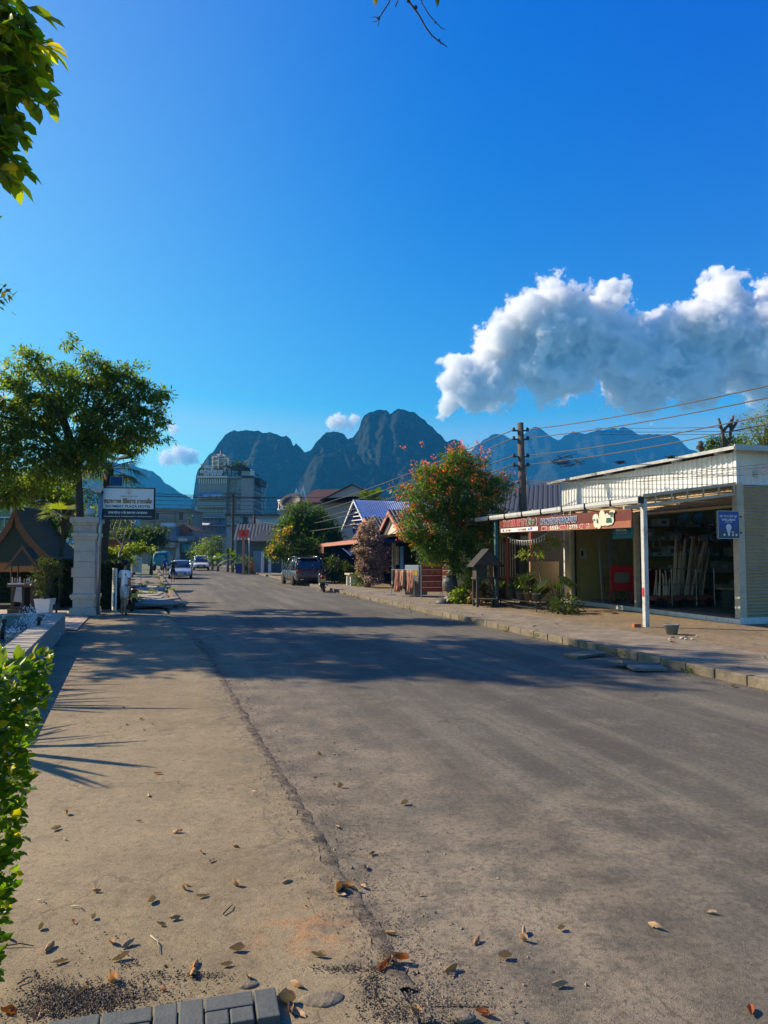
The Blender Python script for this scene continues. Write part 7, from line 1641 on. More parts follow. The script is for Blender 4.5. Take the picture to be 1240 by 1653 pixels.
o, l_, z_ = block('row_house', 'row house with orange-brown gable left of the hotel', 284, 315, 862, 135, 8, M_bgrey)
b = MB(); a0, a1, am = l_(283), l_(315), l_(298); b.add([(a0, -.6, z_(862)), (a1, -.6, z_(862)), (a1 - 1, -.6, z_(856)), (am, -.6, z_(846.5)), (a0 + .2, -.6, z_(852))], [(0,1,2,3,4)]); b.slab([(a0,-.6,z_(852)),(am,-.6,z_(846.5)),(am,7,z_(846.5)),(a0,7,z_(852))], .15); b.slab([(am,-.6,z_(846.5)),(a1,-.6,z_(857)),(a1,7,z_(857)),(am,7,z_(846.5))], .15); b.build('gable', M_och, o)
block('blue_roof_house', 'low house with pale blue roof sheet below the concrete building', 262, 284, 852, 132, 6, M_bgrey, parts=[('roof_sheet', 263, 283, 850, 844.5, mat('pale_blue_sheet', (.30, .45, .62)), 1.2)])
o, l_, z_ = block('shop_house', 'long two-storey shophouse closing the far end of the street', 240, 330, 866, 122, 8, mat('shophouse_wall', (.16, .15, .14), .85, .2, .8, .2, dirt=.4), parts=[('awning', 238, 288, 884, 876, mat('grey_awning', (.27, .25, .22), .8, .2, 1.5, .3), 2.2), ('shutter', 248, 285, 905, 885, mat('grey_shutter', (.17, .17, .165), .6, .1, 2, .1), .1), ('balcony', 270, 315, 873, 866, M_bgrey, 1.4), ('window', 292, 306, 874, 869, mat('pale_blind', (.38, .37, .34)), 1.45), ('pillar', 286, 292, 905, 876, mat('pale_pillar', (.34,.34,.35)), .6), ('teal_awning', 297, 312, 891, 879, mat('teal_awning', (.02, .16, .18)), 1.0), ('doorway', 294, 315, 905, 892, M_hotd, .12)])
b = MB(); 
block('grey_hall', 'long pale blue-grey building with dark roof line behind the low tiled house', 366, 470, 832.5, 118, 10, mat('pale_bluegrey_wall', (.20, .24, .28), .7, .12, .6, .1), roof=M_hotd, parts=[('window_band', 366, 392, 844, 836, GL, .06), ('dark_gap', 388, 400, 850, 834, M_hotd, .05), ('beam', 366, 470, 850, 848, M_hotd, .3), ('window_band', 402, 466, 846, 838, glass('hall_glass', (.12,.17,.24), .2), .06)])
block('brown_roof_shed', 'low brown roofed shed behind the low tiled house', 400, 470, 853, 90, 6, mat('tan_panel', (.40,.28,.15)), cat='shed', roof=M_drk)
# thin dark tree spire between the buildings
q = W(306, 850, 140); o = empty('cypress_tree', (q.x, 140, 0), 0, 'thin dark spire of a tree between the concrete building and the hotel', 'tree'); zt_ = W(306, 829, 140).z
P, D, N, C = leaves_in([(0,0,zt_*.75,.35,.35,zt_*.25),(0,0,zt_*.5,.5,.5,zt_*.2)], 500, .15, 50, .2); leafmesh('crown', P, D, N, .5, LF_dark, o, .4); MB().tube([(0,0,0),(0,0,zt_*.9)], .15, 6).build('trunk', M_barkd, o)
# second utility pole with many lines across the street
q = W(375, 915, 78); fp = empty('utility_pole', (q.x, 78, .1), 0, 'far utility pole with crossbar in front of the tall hotel', 'utility pole'); zz = lambda py: W(375, py, 78).z - .1
MB().tube([(0,0,0),(0,0,zz(797))], .16, 8).build('shaft', M_barkd, fp); MB().bb(-1.1, .9, -.08, .08, zz(798), zz(797)).build('cross_arm', M_barkd, fp); MB().bb(-1, .9, -.08, .08, zz(796.2), zz(795.5)).build('brace', M_barkd, fp)
q = W(410, 915, 80); fp2 = empty('utility_pole', (q.x, 80, .1), 0, 'short far pole with stacked insulators above the dark tiled roof', 'utility pole'); zz = lambda py: W(410, py, 80).z - .1
MB().tube([(0,0,0),(0,0,zz(832))], .12, 8).build('shaft', M_barkd, fp2)
for k in range(5): MB().lathe([(.05,-.1),(.22,0),(.05,.1)], (0,0,zz(834 + k*2.5)), 8).build('insulator', mat('brown_insulator', (.12,.05,.04)), fp2, True)
GF = 'far lines crossing the street in front of the hotel'
for k, (py0, py1) in enumerate([(793,803),(798,802),(799,803.5),(806,807),(813,814),(819,820),(824,826),(827,828)]):
    a = W(150, py0 - 2, 76 if k else 60); c = W(560, py1, 80); wire(a, c, .25, .028, 'far dark line crossing the street between the hotel sign and the green tree', GF, M_cabd)
for k in range(8): wire(W(376, 848 + k*1.2, 78), W(412, 838 + k*2, 80), .25 + .12*k, .03, 'slack cable in the web between the two far poles', 'slack cables between the far poles', M_cable)
for k in range(6): wire(W(412, 838 + k*2, 80), W(470, 848 + k*1.5, 66), .2 + .12*k, .025, 'slack cable from the short far pole towards the green tree', 'slack cables beside the green tree', M_cable)
wire(W(470, 826, 62), W(456, 915, 62) + Vector((0,0,0)), .0, .07, 'slanting stay by the green tree', None, M_cable)
# ---------------------------------------------------------------- vehicles and people
M_tyre = mat('tyre', (.02, .02, .02), .85, .2, 12, .2); M_rim = mat('alloy', (.35, .36, .37), .3, .1, 10, 0, metal=.8); M_chr = mat('chrome', (.5,.5,.52), .15, .05, 4, 0, metal=1)
M_tail = mat('tail_light', (.35, .01, .01), .2, .1, 12, 0); M_head = mat('head_light', (.6, .62, .65), .1, .1, 12, 0, spec=.9); M_trim = mat('black_trim', (.015,.015,.017), .6, .1, 8, .05)
def paint(name, c, metal=.3): 
    if name in MATS: return MATS[name]
    t = NT(name); n1 = t.noise(2.5, 4, .6, t.obj()); dust = t.ramp(t.n('SeparateXYZ', Vector=t.obj()).outputs[2], .75, .15)
    col = t.mix(t.math('MULTIPLY', dust, t.ramp(n1, .3, .6)), c, (.20, .17, .13)); b = t.pbr(col, t.ramp(n1, .3, .7, .2, .34), metal, None, .5); b.inputs['Coat Weight'].default_value = .6; b.inputs['Coat Roughness'].default_value = .08; MATS[name] = t.m; return t.m
def loft(st, m, name, par, sub=2, crease=False):
    """st: list of (y, ring points (x>=0 side) from bottom to top centre) mirrored"""
    b = MB(); V = []; Fs = []; k = None
    for y, half in st:
        ring = [(x, z) for x, z in half] + [(-x, z) for x, z in half[::-1]]
        k = len(ring); V += [(x, y, z) for x, z in ring]
    for i in range(len(st) - 1):
        for j in range(k): j2 = (j + 1) % k; Fs.append((i*k+j, i*k+j2, (i+1)*k+j2, (i+1)*k+j))
    Fs.append(tuple(range(k))[::-1]); Fs.append(tuple((len(st)-1)*k + j for j in range(k)))
    b.add(V, Fs); me_o = b.build(name, m, par, True); 
    if sub: s_ = me_o.modifiers.new('sub', 'SUBSURF'); s_.levels = sub; s_.render_levels = sub
    return me_o
def wheel(par, x, y, r, w_=.22):
    T = MB().lathe([(r*.62,-w_/2),(r*.92,-w_/2),(r,-w_*.35),(r,w_*.35),(r*.92,w_/2),(r*.62,w_/2)], n=24).build('wheel', M_tyre, par, True); T.location = (x, y, r); T.rotation_euler = (0, R(90), 0)
    sg = 1 if x > 0 else -1
    b = MB().lathe([(.02, sg*w_*.30),(r*.6, sg*w_*.30),(r*.64, sg*w_*.46)], n=20)
    b.build('rim', M_rim, T, True)
    h = MB()
    for k in range(5): a = k*2*math.pi/5; h.box((r*.34*math.cos(a), r*.34*math.sin(a), sg*w_*.36), (r*.55, r*.13, .03), rz=a)
    h.build('spokes', M_rim, T)
def car(name, label, loc, rz, L, Wd, H, col, kind, cat='car'):
    """local +y is forward"""
    c = empty(name, loc, rz, label, cat); w = Wd / 2; bl = H * (.56 if kind != 'sedan' else .60); z0 = .24 if kind != 'sedan' else .18; hy = L / 2
    hood = bl * (.98 if kind != 'sedan' else .93); rear = bl * (1.0 if kind != 'sedan' else 1.02)
    def ring(wi, zb, zt, cr=.03): return [(wi*.80, zb), (wi*.97, zb + .10), (wi, zb + (zt-zb)*.5), (wi*.985, zt - (zt-zb)*.14), (wi*.90, zt), (wi*.45, zt + cr)]
    st = [(-hy, ring(w*.90, z0+.12, rear*.84)), (-hy + .06, ring(w*.97, z0+.04, rear*.97)), (-hy + .35, ring(w, z0, rear)), (-hy*.5, ring(w, z0, bl)), (0, ring(w, z0, bl)), (hy*.38, ring(w, z0, bl*.99)), (hy*.62, ring(w, z0, hood*.97)), (hy - .35, ring(w*.98, z0, hood*.90)), (hy - .08, ring(w*.92, z0+.06, hood*.78)), (hy, ring(w*.82, z0+.14, hood*.62))]
    loft(st, col, 'body', c, 2)
    # cabin: dark glass with painted roof and pillars
    if kind == 'sedan': ys = [(-hy*.78, .02, .84), (-hy*.42, .90, .78), (-.1, 1, .76), (hy*.12, .92, .74), (hy*.42, .02, .86)]
    elif kind == 'pickup': ys = [(-hy*.15, .02, .90), (-hy*.08, .96, .80), (hy*.1, 1, .79), (hy*.25, .93, .78), (hy*.52, .02, .88)]
    else: ys = [(-hy*.93, .05, .90), (-hy*.80, .90, .80), (-hy*.3, 1, .79), (hy*.10, .97, .78), (hy*.48, .02, .88)]
    hh = H - bl + .03
    st = [(y, [(w*wt + (.0), bl - .04), (w*(wt + (.90 - wt)*(1 - f*.0)) if f < .1 else w*(.92), bl - .02 + hh*f*.1), (w*(.92 - .14*f), bl + hh*f*.92), (w*(.6), bl + hh*f)]) for y, f, wt in ys]
    loft(st, GLd, 'cabin_glass', c, 1)
    yr0, yr1 = ys[1][0] - .02, ys[3][0] + .06
    loft([(yr0 - .12, [(w*.70, H - .10), (w*.74, H - .06), (w*.45, H - .04)]), (yr0, [(w*.76, H - .09), (w*.77, H - .03), (w*.5, H + .02)]), ((yr0+yr1)/2, [(w*.79, H - .08), (w*.79, H - .01), (w*.5, H + .045)]), (yr1, [(w*.75, H - .11), (w*.76, H - .04), (w*.5, H + .01)])], col, 'roof', c, 1)
    def pillar(y0, y1, x0=.935, x1=.80, t=.07, zt=H - .05):
        for sg in (-1, 1):
            MB().tube([(sg*w*x0, y0, bl - .03), (sg*w*(x0*.5+x1*.5 + .012), (y0+y1)/2, (bl + zt)/2), (sg*w*x1, y1, zt)], t*.5, 6).build('pillar', col, c, True)
    pillar(ys[4][0] - .03, ys[3][0]); pillar(ys[0][0] + .02, ys[1][0] + .02, t=.12); pillar((ys[1][0]+ys[3][0])/2, (ys[1][0]+ys[3][0])/2, t=.06)
    if kind == 'suv': pillar(ys[1][0] + .62, ys[1][0] + .55, t=.09)
    rw = .36 if kind != 'sedan' else .31
    for y in (hy*.60, -hy*.58):
        for sg in (-1, 1):
            MB().lathe([(.02,-.03),(rw*1.14,-.03),(rw*1.14,.0),(.02,.0)], n=24).build('wheel_arch', M_trim, c).location = (sg*(w - .0), y, rw)
            KIDS[c.name][-1].rotation_euler = (0, R(90)*sg, 0); wheel(c, sg*(w - .07), y, rw)
    # door lines, sills, mirrors, lights, bumpers
    b = MB()
    for sg in (-1, 1): b.bb(sg*(w + .004), sg*(w - .02), -hy*.36, hy*.34, z0 + .02, z0 + .10)
    b.build('sill', M_trim, c)
    for sg in (-1, 1):
        for y in (hy*.30, 0, -hy*.32): MB().box((sg*(w*.998), y, (z0+bl)/2 + .05), (.012, .012, bl - z0 - .2)).build('door_seam', M_trim, c)
        MB().box((sg*(w + .09), hy*.36, bl + .06), (.18, .10, .13)).build('mirror', col, c, bevel=.03)
        MB().box((sg*w*.74, hy - .12, hood*.70), (w*.36, .16, .13 if kind == 'sedan' else .16), rz=-sg*.25).build('headlight', M_head, c, bevel=.03)
        if kind == 'pickup': pass
        MB().box((sg*w*.80, -hy + .02, rear*.86), (w*.38, .12, .13), rz=sg*.2).build('tail_light', M_tail, c, bevel=.02)
    MB().box((0, hy - .02, hood*.55), (w*1.05, .08, .17 if kind == 'sedan' else .34)).build('grille', M_trim, c, bevel=.03); MB().box((0, hy + .01, hood*.62), (w*.9, .05, .03)).build('grille_bar', M_chr, c); MB().box((0, hy - .03, z0 + .14), (w*1.7, .14, .14)).build('front_bumper', M_trim if kind != 'sedan' else col, c, bevel=.03)
    MB().box((0, hy + .025, z0 + .26), (.46, .02, .12)).build('number_plate', mat('plate_yellow', (.6,.45,.06)), c)
    MB().box((0, -hy + .0, z0 + .17), (w*1.75, .16, .22)).build('rear_bumper', M_trim, c, bevel=.03)
    return c, w, hy, bl
# grey SUV parked, seen from behind
q = W(477, 946, 44.5); suv, w, hy, bl = car('parked_suv', 'dark metallic grey SUV parked at the right kerb, seen from behind', (q.x + .15, 46.7, 0), R(20), 4.75, 1.92, 1.76, paint('metallic_grey', (.10, .105, .11), .6), 'suv')
MB().box((0, -hy + .01, bl*.97), (1.60, .06, .035)).build('light_bar', M_tail, suv, bevel=.01); MB().box((0, -hy + .0, bl*.60), (1.5, .06, .03)).build('trim_bar', mat('dull_red', (.16,.04,.035)), suv)
MB().add([(-.62, -hy - .0, bl*.67), (.62, -hy - .0, bl*.67), (.42, -hy + .03, bl*.90), (-.42, -hy + .03, bl*.90)], [(0,1,2,3)]).build('blue_panel', mat('blue_film', (.02,.09,.30), .3, .1, 3, 0), suv)
MB().box((0, -hy + .26, bl + .30), (1.38, .03, .50), rx=R(-24)).build('rear_window', GLd, suv, bevel=.02); MB().box((0, -hy + .46, 1.73), (1.2, .35, .04), rx=R(4)).build('spoiler', MATS['metallic_grey'], suv, bevel=.02)
for sg in (-1, 1): MB().tube([(sg*.72, -hy + 1.0, 1.80), (sg*.72, .6, 1.82)], .022, 6).build('roof_rail', M_chr, suv, True); MB().box((sg*.6, -hy - .06, .40), (.24, .06, .05)).build('exhaust_trim', M_chr, suv)
# silver sedan coming, white pickup behind
q = W(279, 927, 56); car('silver_sedan', 'pale silver-blue sedan driving towards the camera behind the man in black', (q.x, 58.2, 0), R(180 + 15), 4.3, 1.76, 1.46, paint('silver_blue', (.40, .47, .55), .3), 'sedan')
q = W(308, 911, 84); car('white_pickup', 'white pickup truck with dark grille parked on the right far down the street', (q.x + .2, 88, 0), R(180 + 15), 5.1, 1.85, 1.78, paint('white_paint', (.62, .62, .62), 0), 'pickup', 'pickup truck')
# teal truck with yellow body far left
q = W(255, 915, 84); tk = empty('teal_truck', (q.x, 86, 0), R(184), 'turquoise truck with orange-edged load bed on the far left of the street', 'truck')
M_tl = mat('truck_teal', (.02,.22,.26), .5, .1, 2, .1); M_tod = mat('truck_orange', (.42,.20,.04), .6, .1, 2, .1)
loft([(-.2, [(.9,.7),(1.0,.9),(1.0,1.6),(.92,2.3),(.5,2.4)]), (.8, [(.9,.7),(1.0,.9),(1.0,1.6),(.92,2.3),(.5,2.4)]), (1.25, [(.9,.6),(1.0,.8),(1.0,1.4),(.88,2.1),(.5,2.3)]), (1.5, [(.88,.6),(.96,.8),(.96,1.4),(.8,1.5),(.5,1.55)])], M_tl, 'cab', tk, 1)
MB().box((0, 1.36, 1.82), (1.5, .05, .55), rx=R(14)).build('windscreen', GLd, tk, bevel=.03); MB().bb(-1.05, 1.05, -4, -.35, .85, 1.0).build('bed', M_tod, tk)
for sg in (-1, 1): MB().bb(sg*1.02, sg*1.06, -4, -.35, 1.0, 1.55).build('side_board', M_tl, tk); MB().box((sg*.7, 1.5, .95), (.25,.08,.18)).build('headlight', M_head, tk)
for y in (.7, -3): 
    for sg in (-1, 1): wheel(tk, sg*.85, y, .42, .25)
# scooters
def scooter(name, label, loc, rz, col, plate=True):
    s = empty(name, loc, rz, label, 'motor scooter')
    for y, r in ((.62, .28), (-.60, .27)):
        T = MB().lathe([(r*.62,-.05),(r*.9,-.055),(r,-.02),(r,.02),(r*.9,.055),(r*.62,.05)], n=22).build('wheel', M_tyre, s, True); T.location = (0, y, r); T.rotation_euler = (0, R(90), 0); MB().lathe([(.02,-.03),(r*.6,-.03),(r*.6,.03),(.02,.03)], n=16).build('rim', M_rim, T)
    loft([(-.92, [(.03,.72),(.06,.74),(.03,.80)]), (-.75, [(.09,.55),(.15,.68),(.08,.82)]), (-.4, [(.12,.40),(.19,.60),(.12,.78)]), (-.05, [(.12,.32),(.18,.45),(.1,.60)]), (.05, [(.12,.28),(.17,.31),(.1,.35)])], col, 'rear_body', s, 1)
    loft([(.02, [(.14,.24),(.18,.28),(.1,.32)]), (.35, [(.14,.24),(.18,.30),(.1,.33)]), (.46, [(.16,.26),(.20,.6),(.1,.92)]), (.52, [(.14,.35),(.17,.62),(.08,.95)])], col, 'leg_shield', s, 1)
    loft([(.42, [(.10,.90),(.14,.98),(.06,1.06)]), (.60, [(.08,.86),(.11,.95),(.04,1.02)])], col, 'headlight_cowl', s, 1)
    loft([(-.78, [(.08,.80),(.13,.83),(.07,.88)]), (-.4, [(.10,.76),(.15,.80),(.08,.85)]), (-.05, [(.07,.72),(.12,.75),(.06,.79)])], M_trim, 'seat', s, 1)
    loft([(.40,[(.05,.50),(.08,.54),(.03,.58)]),(.62,[(.06,.54),(.09,.58),(.03,.62)]),(.86,[(.05,.42),(.07,.46),(.03,.50)])], col, 'front_fender', s, 1)
    MB().tube([(-.33,.40,1.04),(-.18,.46,1.02),(.18,.46,1.02),(.33,.40,1.04)], .017, 6).build('handlebar', M_trim, s, True)
    for sg in (-1, 1):
        MB().tube([(sg*.06,.62,.28),(sg*.05,.5,.9)], .02, 6).build('fork', M_chr, s); m_ = MB().tube([(sg*.2,.44,1.03),(sg*.26,.43,1.22)], .008, 5).build('mirror_stem', M_trim, s); MB().ball((sg*.28,.42,1.25), .06, 10, 6, (1,.35,.7)).build('mirror', M_trim, m_, True)
        MB().box((sg*.13,-.87,.70), (.05,.06,.06)).build('indicator', mat('amber', (.45,.16,.02)), s, bevel=.01)
    MB().box((0,-.90,.72), (.18,.06,.08)).build('tail_light', M_tail, s, bevel=.015); MB().box((0,-.97,.56), (.2,.015,.15), rx=R(-12)).build('number_plate', mat('plate_yellow', (.6,.45,.06)), s); MB().box((0,-.93,.45), (.14,.04,.28), rx=R(-12)).build('mud_guard', M_trim, s)
    MB().tube([(.17,-.2,.30),(.18,-.6,.33),(.19,-.85,.38)], [.03,.05,.055], 8).build('exhaust', M_chr, s, True); MB().box((-.05,-.45,.33), (.2,.5,.2)).build('engine', M_trim, s, bevel=.03); MB().tube([(-.1,0,.25),(-.26,-.05,.02)], .012, 5).build('side_stand', M_steel, s)
    return s
q = W(521, 957, 37.2); sc_ = scooter('parked_scooter', 'black scooter with a yellow number plate parked at the kerb gap', (q.x, 37.6, .0), R(8), paint('black_gloss', (.012, .012, .014), .1)); sc_.rotation_euler = (0, R(-7), R(8)); sc_.scale = (1.12, 1.12, 1.12)
q = W(206, 985, 24.6); sc2 = scooter('dark_scooter', 'dark scooter partly hidden behind the man in white', (q.x, 24.6, .03), R(32), MATS['black_gloss'])
q = W(292, 908, 100); scooter('far_scooter', 'tiny pale scooter parked before the far shophouse', (q.x - .2, 106, .0), R(150), paint('white_paint', (.62,.62,.62), 0))

# people ---------------------------------------------------------------
M_skin = mat('skin', (.30, .165, .10), .6, .08, 9, .05); M_hair = mat('hair', (.012, .01, .009), .6, .3, 30, .3)
def skinmesh(name, verts, edges, radii, m, par, sub=2, root=0):
    me = bpy.data.meshes.new(name); me.from_pydata([tuple(v) for v in verts], edges, []); o = bpy.data.objects.new(name, me); COL.objects.link(o)
    md = o.modifiers.new('skin', 'SKIN'); md.use_smooth_shade = True
    for i, r in enumerate(radii):
        sv = me.skin_vertices[0].data[i]; sv.radius = r if isinstance(r, tuple) else (r, r)
    me.skin_vertices[0].data[root].use_root = True
    s_ = o.modifiers.new('sub', 'SUBSURF'); s_.levels = sub; s_.render_levels = sub
    ev = o.evaluated_get(bpy.context.evaluated_depsgraph_get()); nm = bpy.data.meshes.new_from_object(ev); bpy.data.objects.remove(o)
    nm.shade_smooth(); return link(name, nm, m, par)
def person(label, loc, rz, H, shirt, shorts, pose, long_=False):
    """local frame: faces -y; heights as fractions of H"""
    p = empty('person', loc, rz, label, 'person'); h = H
    L, Rr = pose['legs']; aL, aR = pose['arms']; hd = pose.get('head', (0, 0))
    V = [(0,0,.52*h), (0,.005,.60*h), (0,0,.70*h), (0,.0,.79*h), (hd[0]*.3, hd[1]*.3 - .0, .845*h), (hd[0]*.6, hd[1]*.6 - .01, .885*h), (hd[0], hd[1] - .02, .935*h), (hd[0], hd[1] - .015, .985*h)]
    Rd = [(.095,.085), (.085,.07), (.10,.075), (.09,.065), (.036,.038), (.042,.045), (.060,.072), (.040,.048)]; Rd = [(a*h/1.7, b*h/1.7) for a, b in Rd]
    E = [(0,1),(1,2),(2,3),(3,4),(4,5),(5,6),(6,7)]
    def add(parent, pts, rr):
        k = parent
        for q_, r in zip(pts, rr): V.append(q_); Rd.append((r*h/1.7, r*h/1.7)); E.append((k, len(V)-1)); k = len(V) - 1
        return k
    for sg, lg in ((-1, L), (1, Rr)):
        hip = (sg*.055*h, 0, .50*h); knee = (sg*.06*h + lg[0][0], lg[0][1], .28*h); ank = (sg*.055*h + lg[1][0], lg[1][1], .045*h + lg[1][2]); toe = (ank[0] + lg[2][0], ank[1] + lg[2][1], .015*h + lg[1][2])
        cf = tuple((knee[i]*.62 + ank[i]*.38) for i in range(3)); add(0, [hip, knee, (cf[0], cf[1] + .012, cf[2]), ank, toe], [.082, .050, .046, .030, .024])
    for sg, ar in ((-1, aL), (1, aR)):
        sh = (sg*.105*h, 0, .80*h); el = ar[0]; wr = ar[1]; e_ = (el[0], el[1], el[2]*h); w_ = (wr[0], wr[1], wr[2]*h)
        k = add(3, [sh, e_, w_], [.044, .032, .022]); d = Vector(w_) - Vector(e_); d.normalize(); pm = Vector(w_) + d * .05; k = add(k, [tuple(pm)], [.026])
        side = Vector((0, 1, 0)) - d * d.y; side.normalize()
        for f, (o_, l_) in enumerate([(-.030,.062),(-.010,.074),(.010,.070),(.028,.055)]): add(k, [tuple(pm + side*o_ + d*.035), tuple(pm + side*o_*1.1 + d*(.035 + l_*.55)), tuple(pm + side*o_ + d*(.035 + l_) + Vector((-sg*.012,0,0)))], [.0095,.009,.007])
        add(k, [tuple(pm - side*.035 + d*.0), tuple(pm - side*.052 + d*.035)], [.011,.008])
    skinmesh('body', V, E, Rd, M_skin, p, 2)
    # face, ears, hair
    hx, hy_, hz = hd[0], hd[1] - .02, .94*h
    b = MB(); b.ball((hx, hy_ - .085, hz - .012), .016, 8, 6, (.8, 1.1, 1.4))
    for sg in (-1, 1): b.ball((hx + sg*.078, hy_ + .01, hz - .01), .022, 8, 6, (.4, .8, 1.3))
    b.build('nose_and_ears', M_skin, p, True)
    b = MB(); [b.ball((hx + sg*.030, hy_ - .082, hz + .012), .009, 8, 5, (1.3, .5, .7)) for sg in (-1, 1)]; b.box((hx, hy_ - .083, hz - .052), (.045, .008, .008)); b.build('eyes_and_mouth', M_hair, p)
    V2 = []; Fs = []; n, m_ = 20, 12
    hb_ = MB().ball((hx, hy_ + .018, hz + .030), .098, n, m_, (.90, 1.0, 1.02)); hb_.f = [f for f in hb_.f if not (sum(hb_.v[i][2] for i in f)/4 < hz - .055 or (sum(hb_.v[i][2] for i in f)/4 < hz + .045 and sum(hb_.v[i][1] for i in f)/4 < hy_ - .035))]; hb_.m = [0]*len(hb_.f)
    o = hb_.build('hair', M_hair, p, True); sm = o.modifiers.new('thick', 'SOLIDIFY'); sm.thickness = .012
    # shirt as a fuller skin with short sleeves; open hem
    sz = [(0,0,.475*h),(0,.0,.56*h),(0,0,.66*h),(0,0,.755*h),(0,0,.80*h),(0,-.002,.828*h)]; sr = [(.128,.105),(.122,.10),(.125,.098),(.122,.09),(.095,.075),(.050,.048)]; se = [(i,i+1) for i in range(5)]; sr = [(a*h/1.7, b_*h/1.7) for a, b_ in sr]
    for sg, ar in ((-1, aL), (1, aR)):
        el = Vector((ar[0][0], ar[0][1], ar[0][2]*h)); shd = Vector((sg*.108*h, 0, .797*h)); en = shd.lerp(el, .72 if not long_ else 1.0); i0 = len(sz); sz += [tuple(shd), tuple(shd.lerp(en, .5)), tuple(en)]; sr += [(.060*h/1.7,)*2, (.060*h/1.7,)*2, (.058*h/1.7,)*2]; se += [(4, i0), (i0, i0+1), (i0+1, i0+2)]
    skinmesh('shirt', sz, se, sr, shirt, p, 2, 1)
    # shorts
    sz = [(0,.0,.56*h),(0,.0,.50*h)]; sr = [(.112*h/1.7,.095*h/1.7),(.118*h/1.7,.10*h/1.7)]; se = [(0,1)]
    for sg, lg in ((-1, L), (1, Rr)):
        hip = Vector((sg*.06*h, 0, .47*h)); kn = Vector((sg*.06*h + lg[0][0], lg[0][1], .28*h)); en = hip.lerp(kn, .88); i0 = len(sz); sz += [tuple(hip), tuple(hip.lerp(en, .5)), tuple(en)]; sr += [(.094*h/1.7,)*2, (.088*h/1.7,)*2, (.084*h/1.7,)*2]; se += [(1, i0), (i0, i0+1), (i0+1, i0+2)]
    skinmesh('shorts', sz, se, sr, shorts, p, 2, 0)
    for sg, lg in ((-1, L), (1, Rr)):
        x = sg*.055*h + lg[1][0] + lg[2][0]*.45; y = lg[1][1] + lg[2][1]*.45; MB().box((x, y, .012 + lg[1][2]), (.095, .26, .022), rz=math.atan2(-lg[2][0], lg[2][1])).build('sandal', M_black, p, bevel=.008)
    return p
M_tee = mat('white_tee', (.80, .80, .82), .85, .06, 8, .2); M_short = mat('pale_shorts', (.48, .47, .44), .85, .08, 8, .2); M_bt = mat('black_tee', (.02, .02, .022), .85, .1, 8, .2); M_bs = mat('dark_shorts', (.025,.025,.03), .85, .1, 8, .2); M_bl = mat('blue_tee', (.01,.05,.35), .85, .1, 8, .2)
q = G(200, 994); legs = (((.0,.02),(-.02,.06,0),(.0,-.10)), ((.02,-.06),(.03,.02,0),(.0,-.10)))
person('man in white T-shirt and pale shorts standing beside the gate pillar, head turned away', (q.x, q.y, .025), R(150), 1.72, M_tee, M_short, {'legs': legs, 'arms': (((-.235,.02,.63), (-.24,-.03,.485)), ((.235,.02,.63), (.235,-.07,.49))), 'head': (.02, -.03)})
q = W(279, 937, 51); person('man in black T-shirt and dark shorts walking in the street before the silver car', (q.x, 51, 0), R(4), 1.70, M_bt, M_bs, {'legs': (((0,-.03),(-.01,.03,0),(0,-.1)), ((.01,-.02),(.01,-.02,0),(0,-.1))), 'arms': (((-.245,.03,.63), (-.25,-.02,.49)), ((.24,.05,.64), (.19,-.14,.60)))})
q = W(266, 915, 66); person('person in a blue top standing behind the silver car', (q.x, 66, 0), R(30), 1.72, M_bl, M_bs, {'legs': legs, 'arms': (((-.24,.02,.63), (-.25,-.04,.49)), ((.24,.03,.63), (.22,-.12,.55)))})
q = W(322, 912, 100); 
# ---------------------------------------------------------------- fallen leaves, grit, rubble
LV1 = leafmat('dry_leaf_tan', (.50, .40, .26), (.62, .52, .36), (.36, .23, .13), .08, .6, 3); LV2 = leafmat('dry_leaf_brown', (.20, .12, .07), (.42, .29, .17), (.42, .20, .07), .08, .5, 3); LV3 = leafmat('dry_leaf_orange', (.42, .17, .03), (.50, .24, .04), (.30, .09, .03), .25, .5, 3)
def dryleaf(i, L, wd, curl, m, twist=0.0):
    n, k = 8, 4; V = []; 
    for a in range(n + 1):
        t_ = a / n; w_ = wd * math.sin(math.pi * min(.985, .03 + .95 * t_)) ** .75 * (1 + .12*nz(t_*9, i))
        for c_ in range(-k, k + 1):
            s_ = c_ / k; y = s_ * w_ * .5; x = (t_ - .5) * L; z = curl * (abs(s_) ** 1.6) * w_ * 1.0 + curl * .9 * ((t_ - .45) ** 2) * L + .012*nz(x*55 + i, y*60) + twist * s_ * (t_ - .5) * w_
            V.append((x, y * (1 - .35*abs(curl)*abs(s_)), z))
    m0 = min(v[2] for v in V); V = [(x, y, z - m0) for x, y, z in V]; q = 2*k + 1
    me = bpy.data.meshes.new('fallen_leaf'); me.from_pydata(V, [], [(a*q+b_, a*q+b_+1, (a+1)*q+b_+1, (a+1)*q+b_) for a in range(n) for b_ in range(2*k)]); me.update(); me.shade_smooth(); me.materials.append(m); return me
random.seed(77)
lm = [dryleaf(i, random.uniform(.10, .145), random.uniform(.045, .072), random.choice((-.5,-.8,.3,.5,.7,1.0)), (LV1, LV1, LV2, LV1, LV3, LV1, LV2)[i % 7], random.uniform(-.6, .6)) for i in range(16)]
def put_leaf(px, py, k, sc_, label, group, z=.03):
    g = G(px, py); o = bpy.data.objects.new('fallen_leaf', lm[k]); COL.objects.link(o); o.location = (g.x, g.y, z); o.rotation_euler = (random.uniform(-.25, .25), random.uniform(-.25, .25), random.uniform(0, 6.28)); o.scale = (sc_,) * 3
    o.scale = (sc_ * .86,) * 3; o['label'] = label; o['category'] = 'leaf'; o['group'] = group; return o
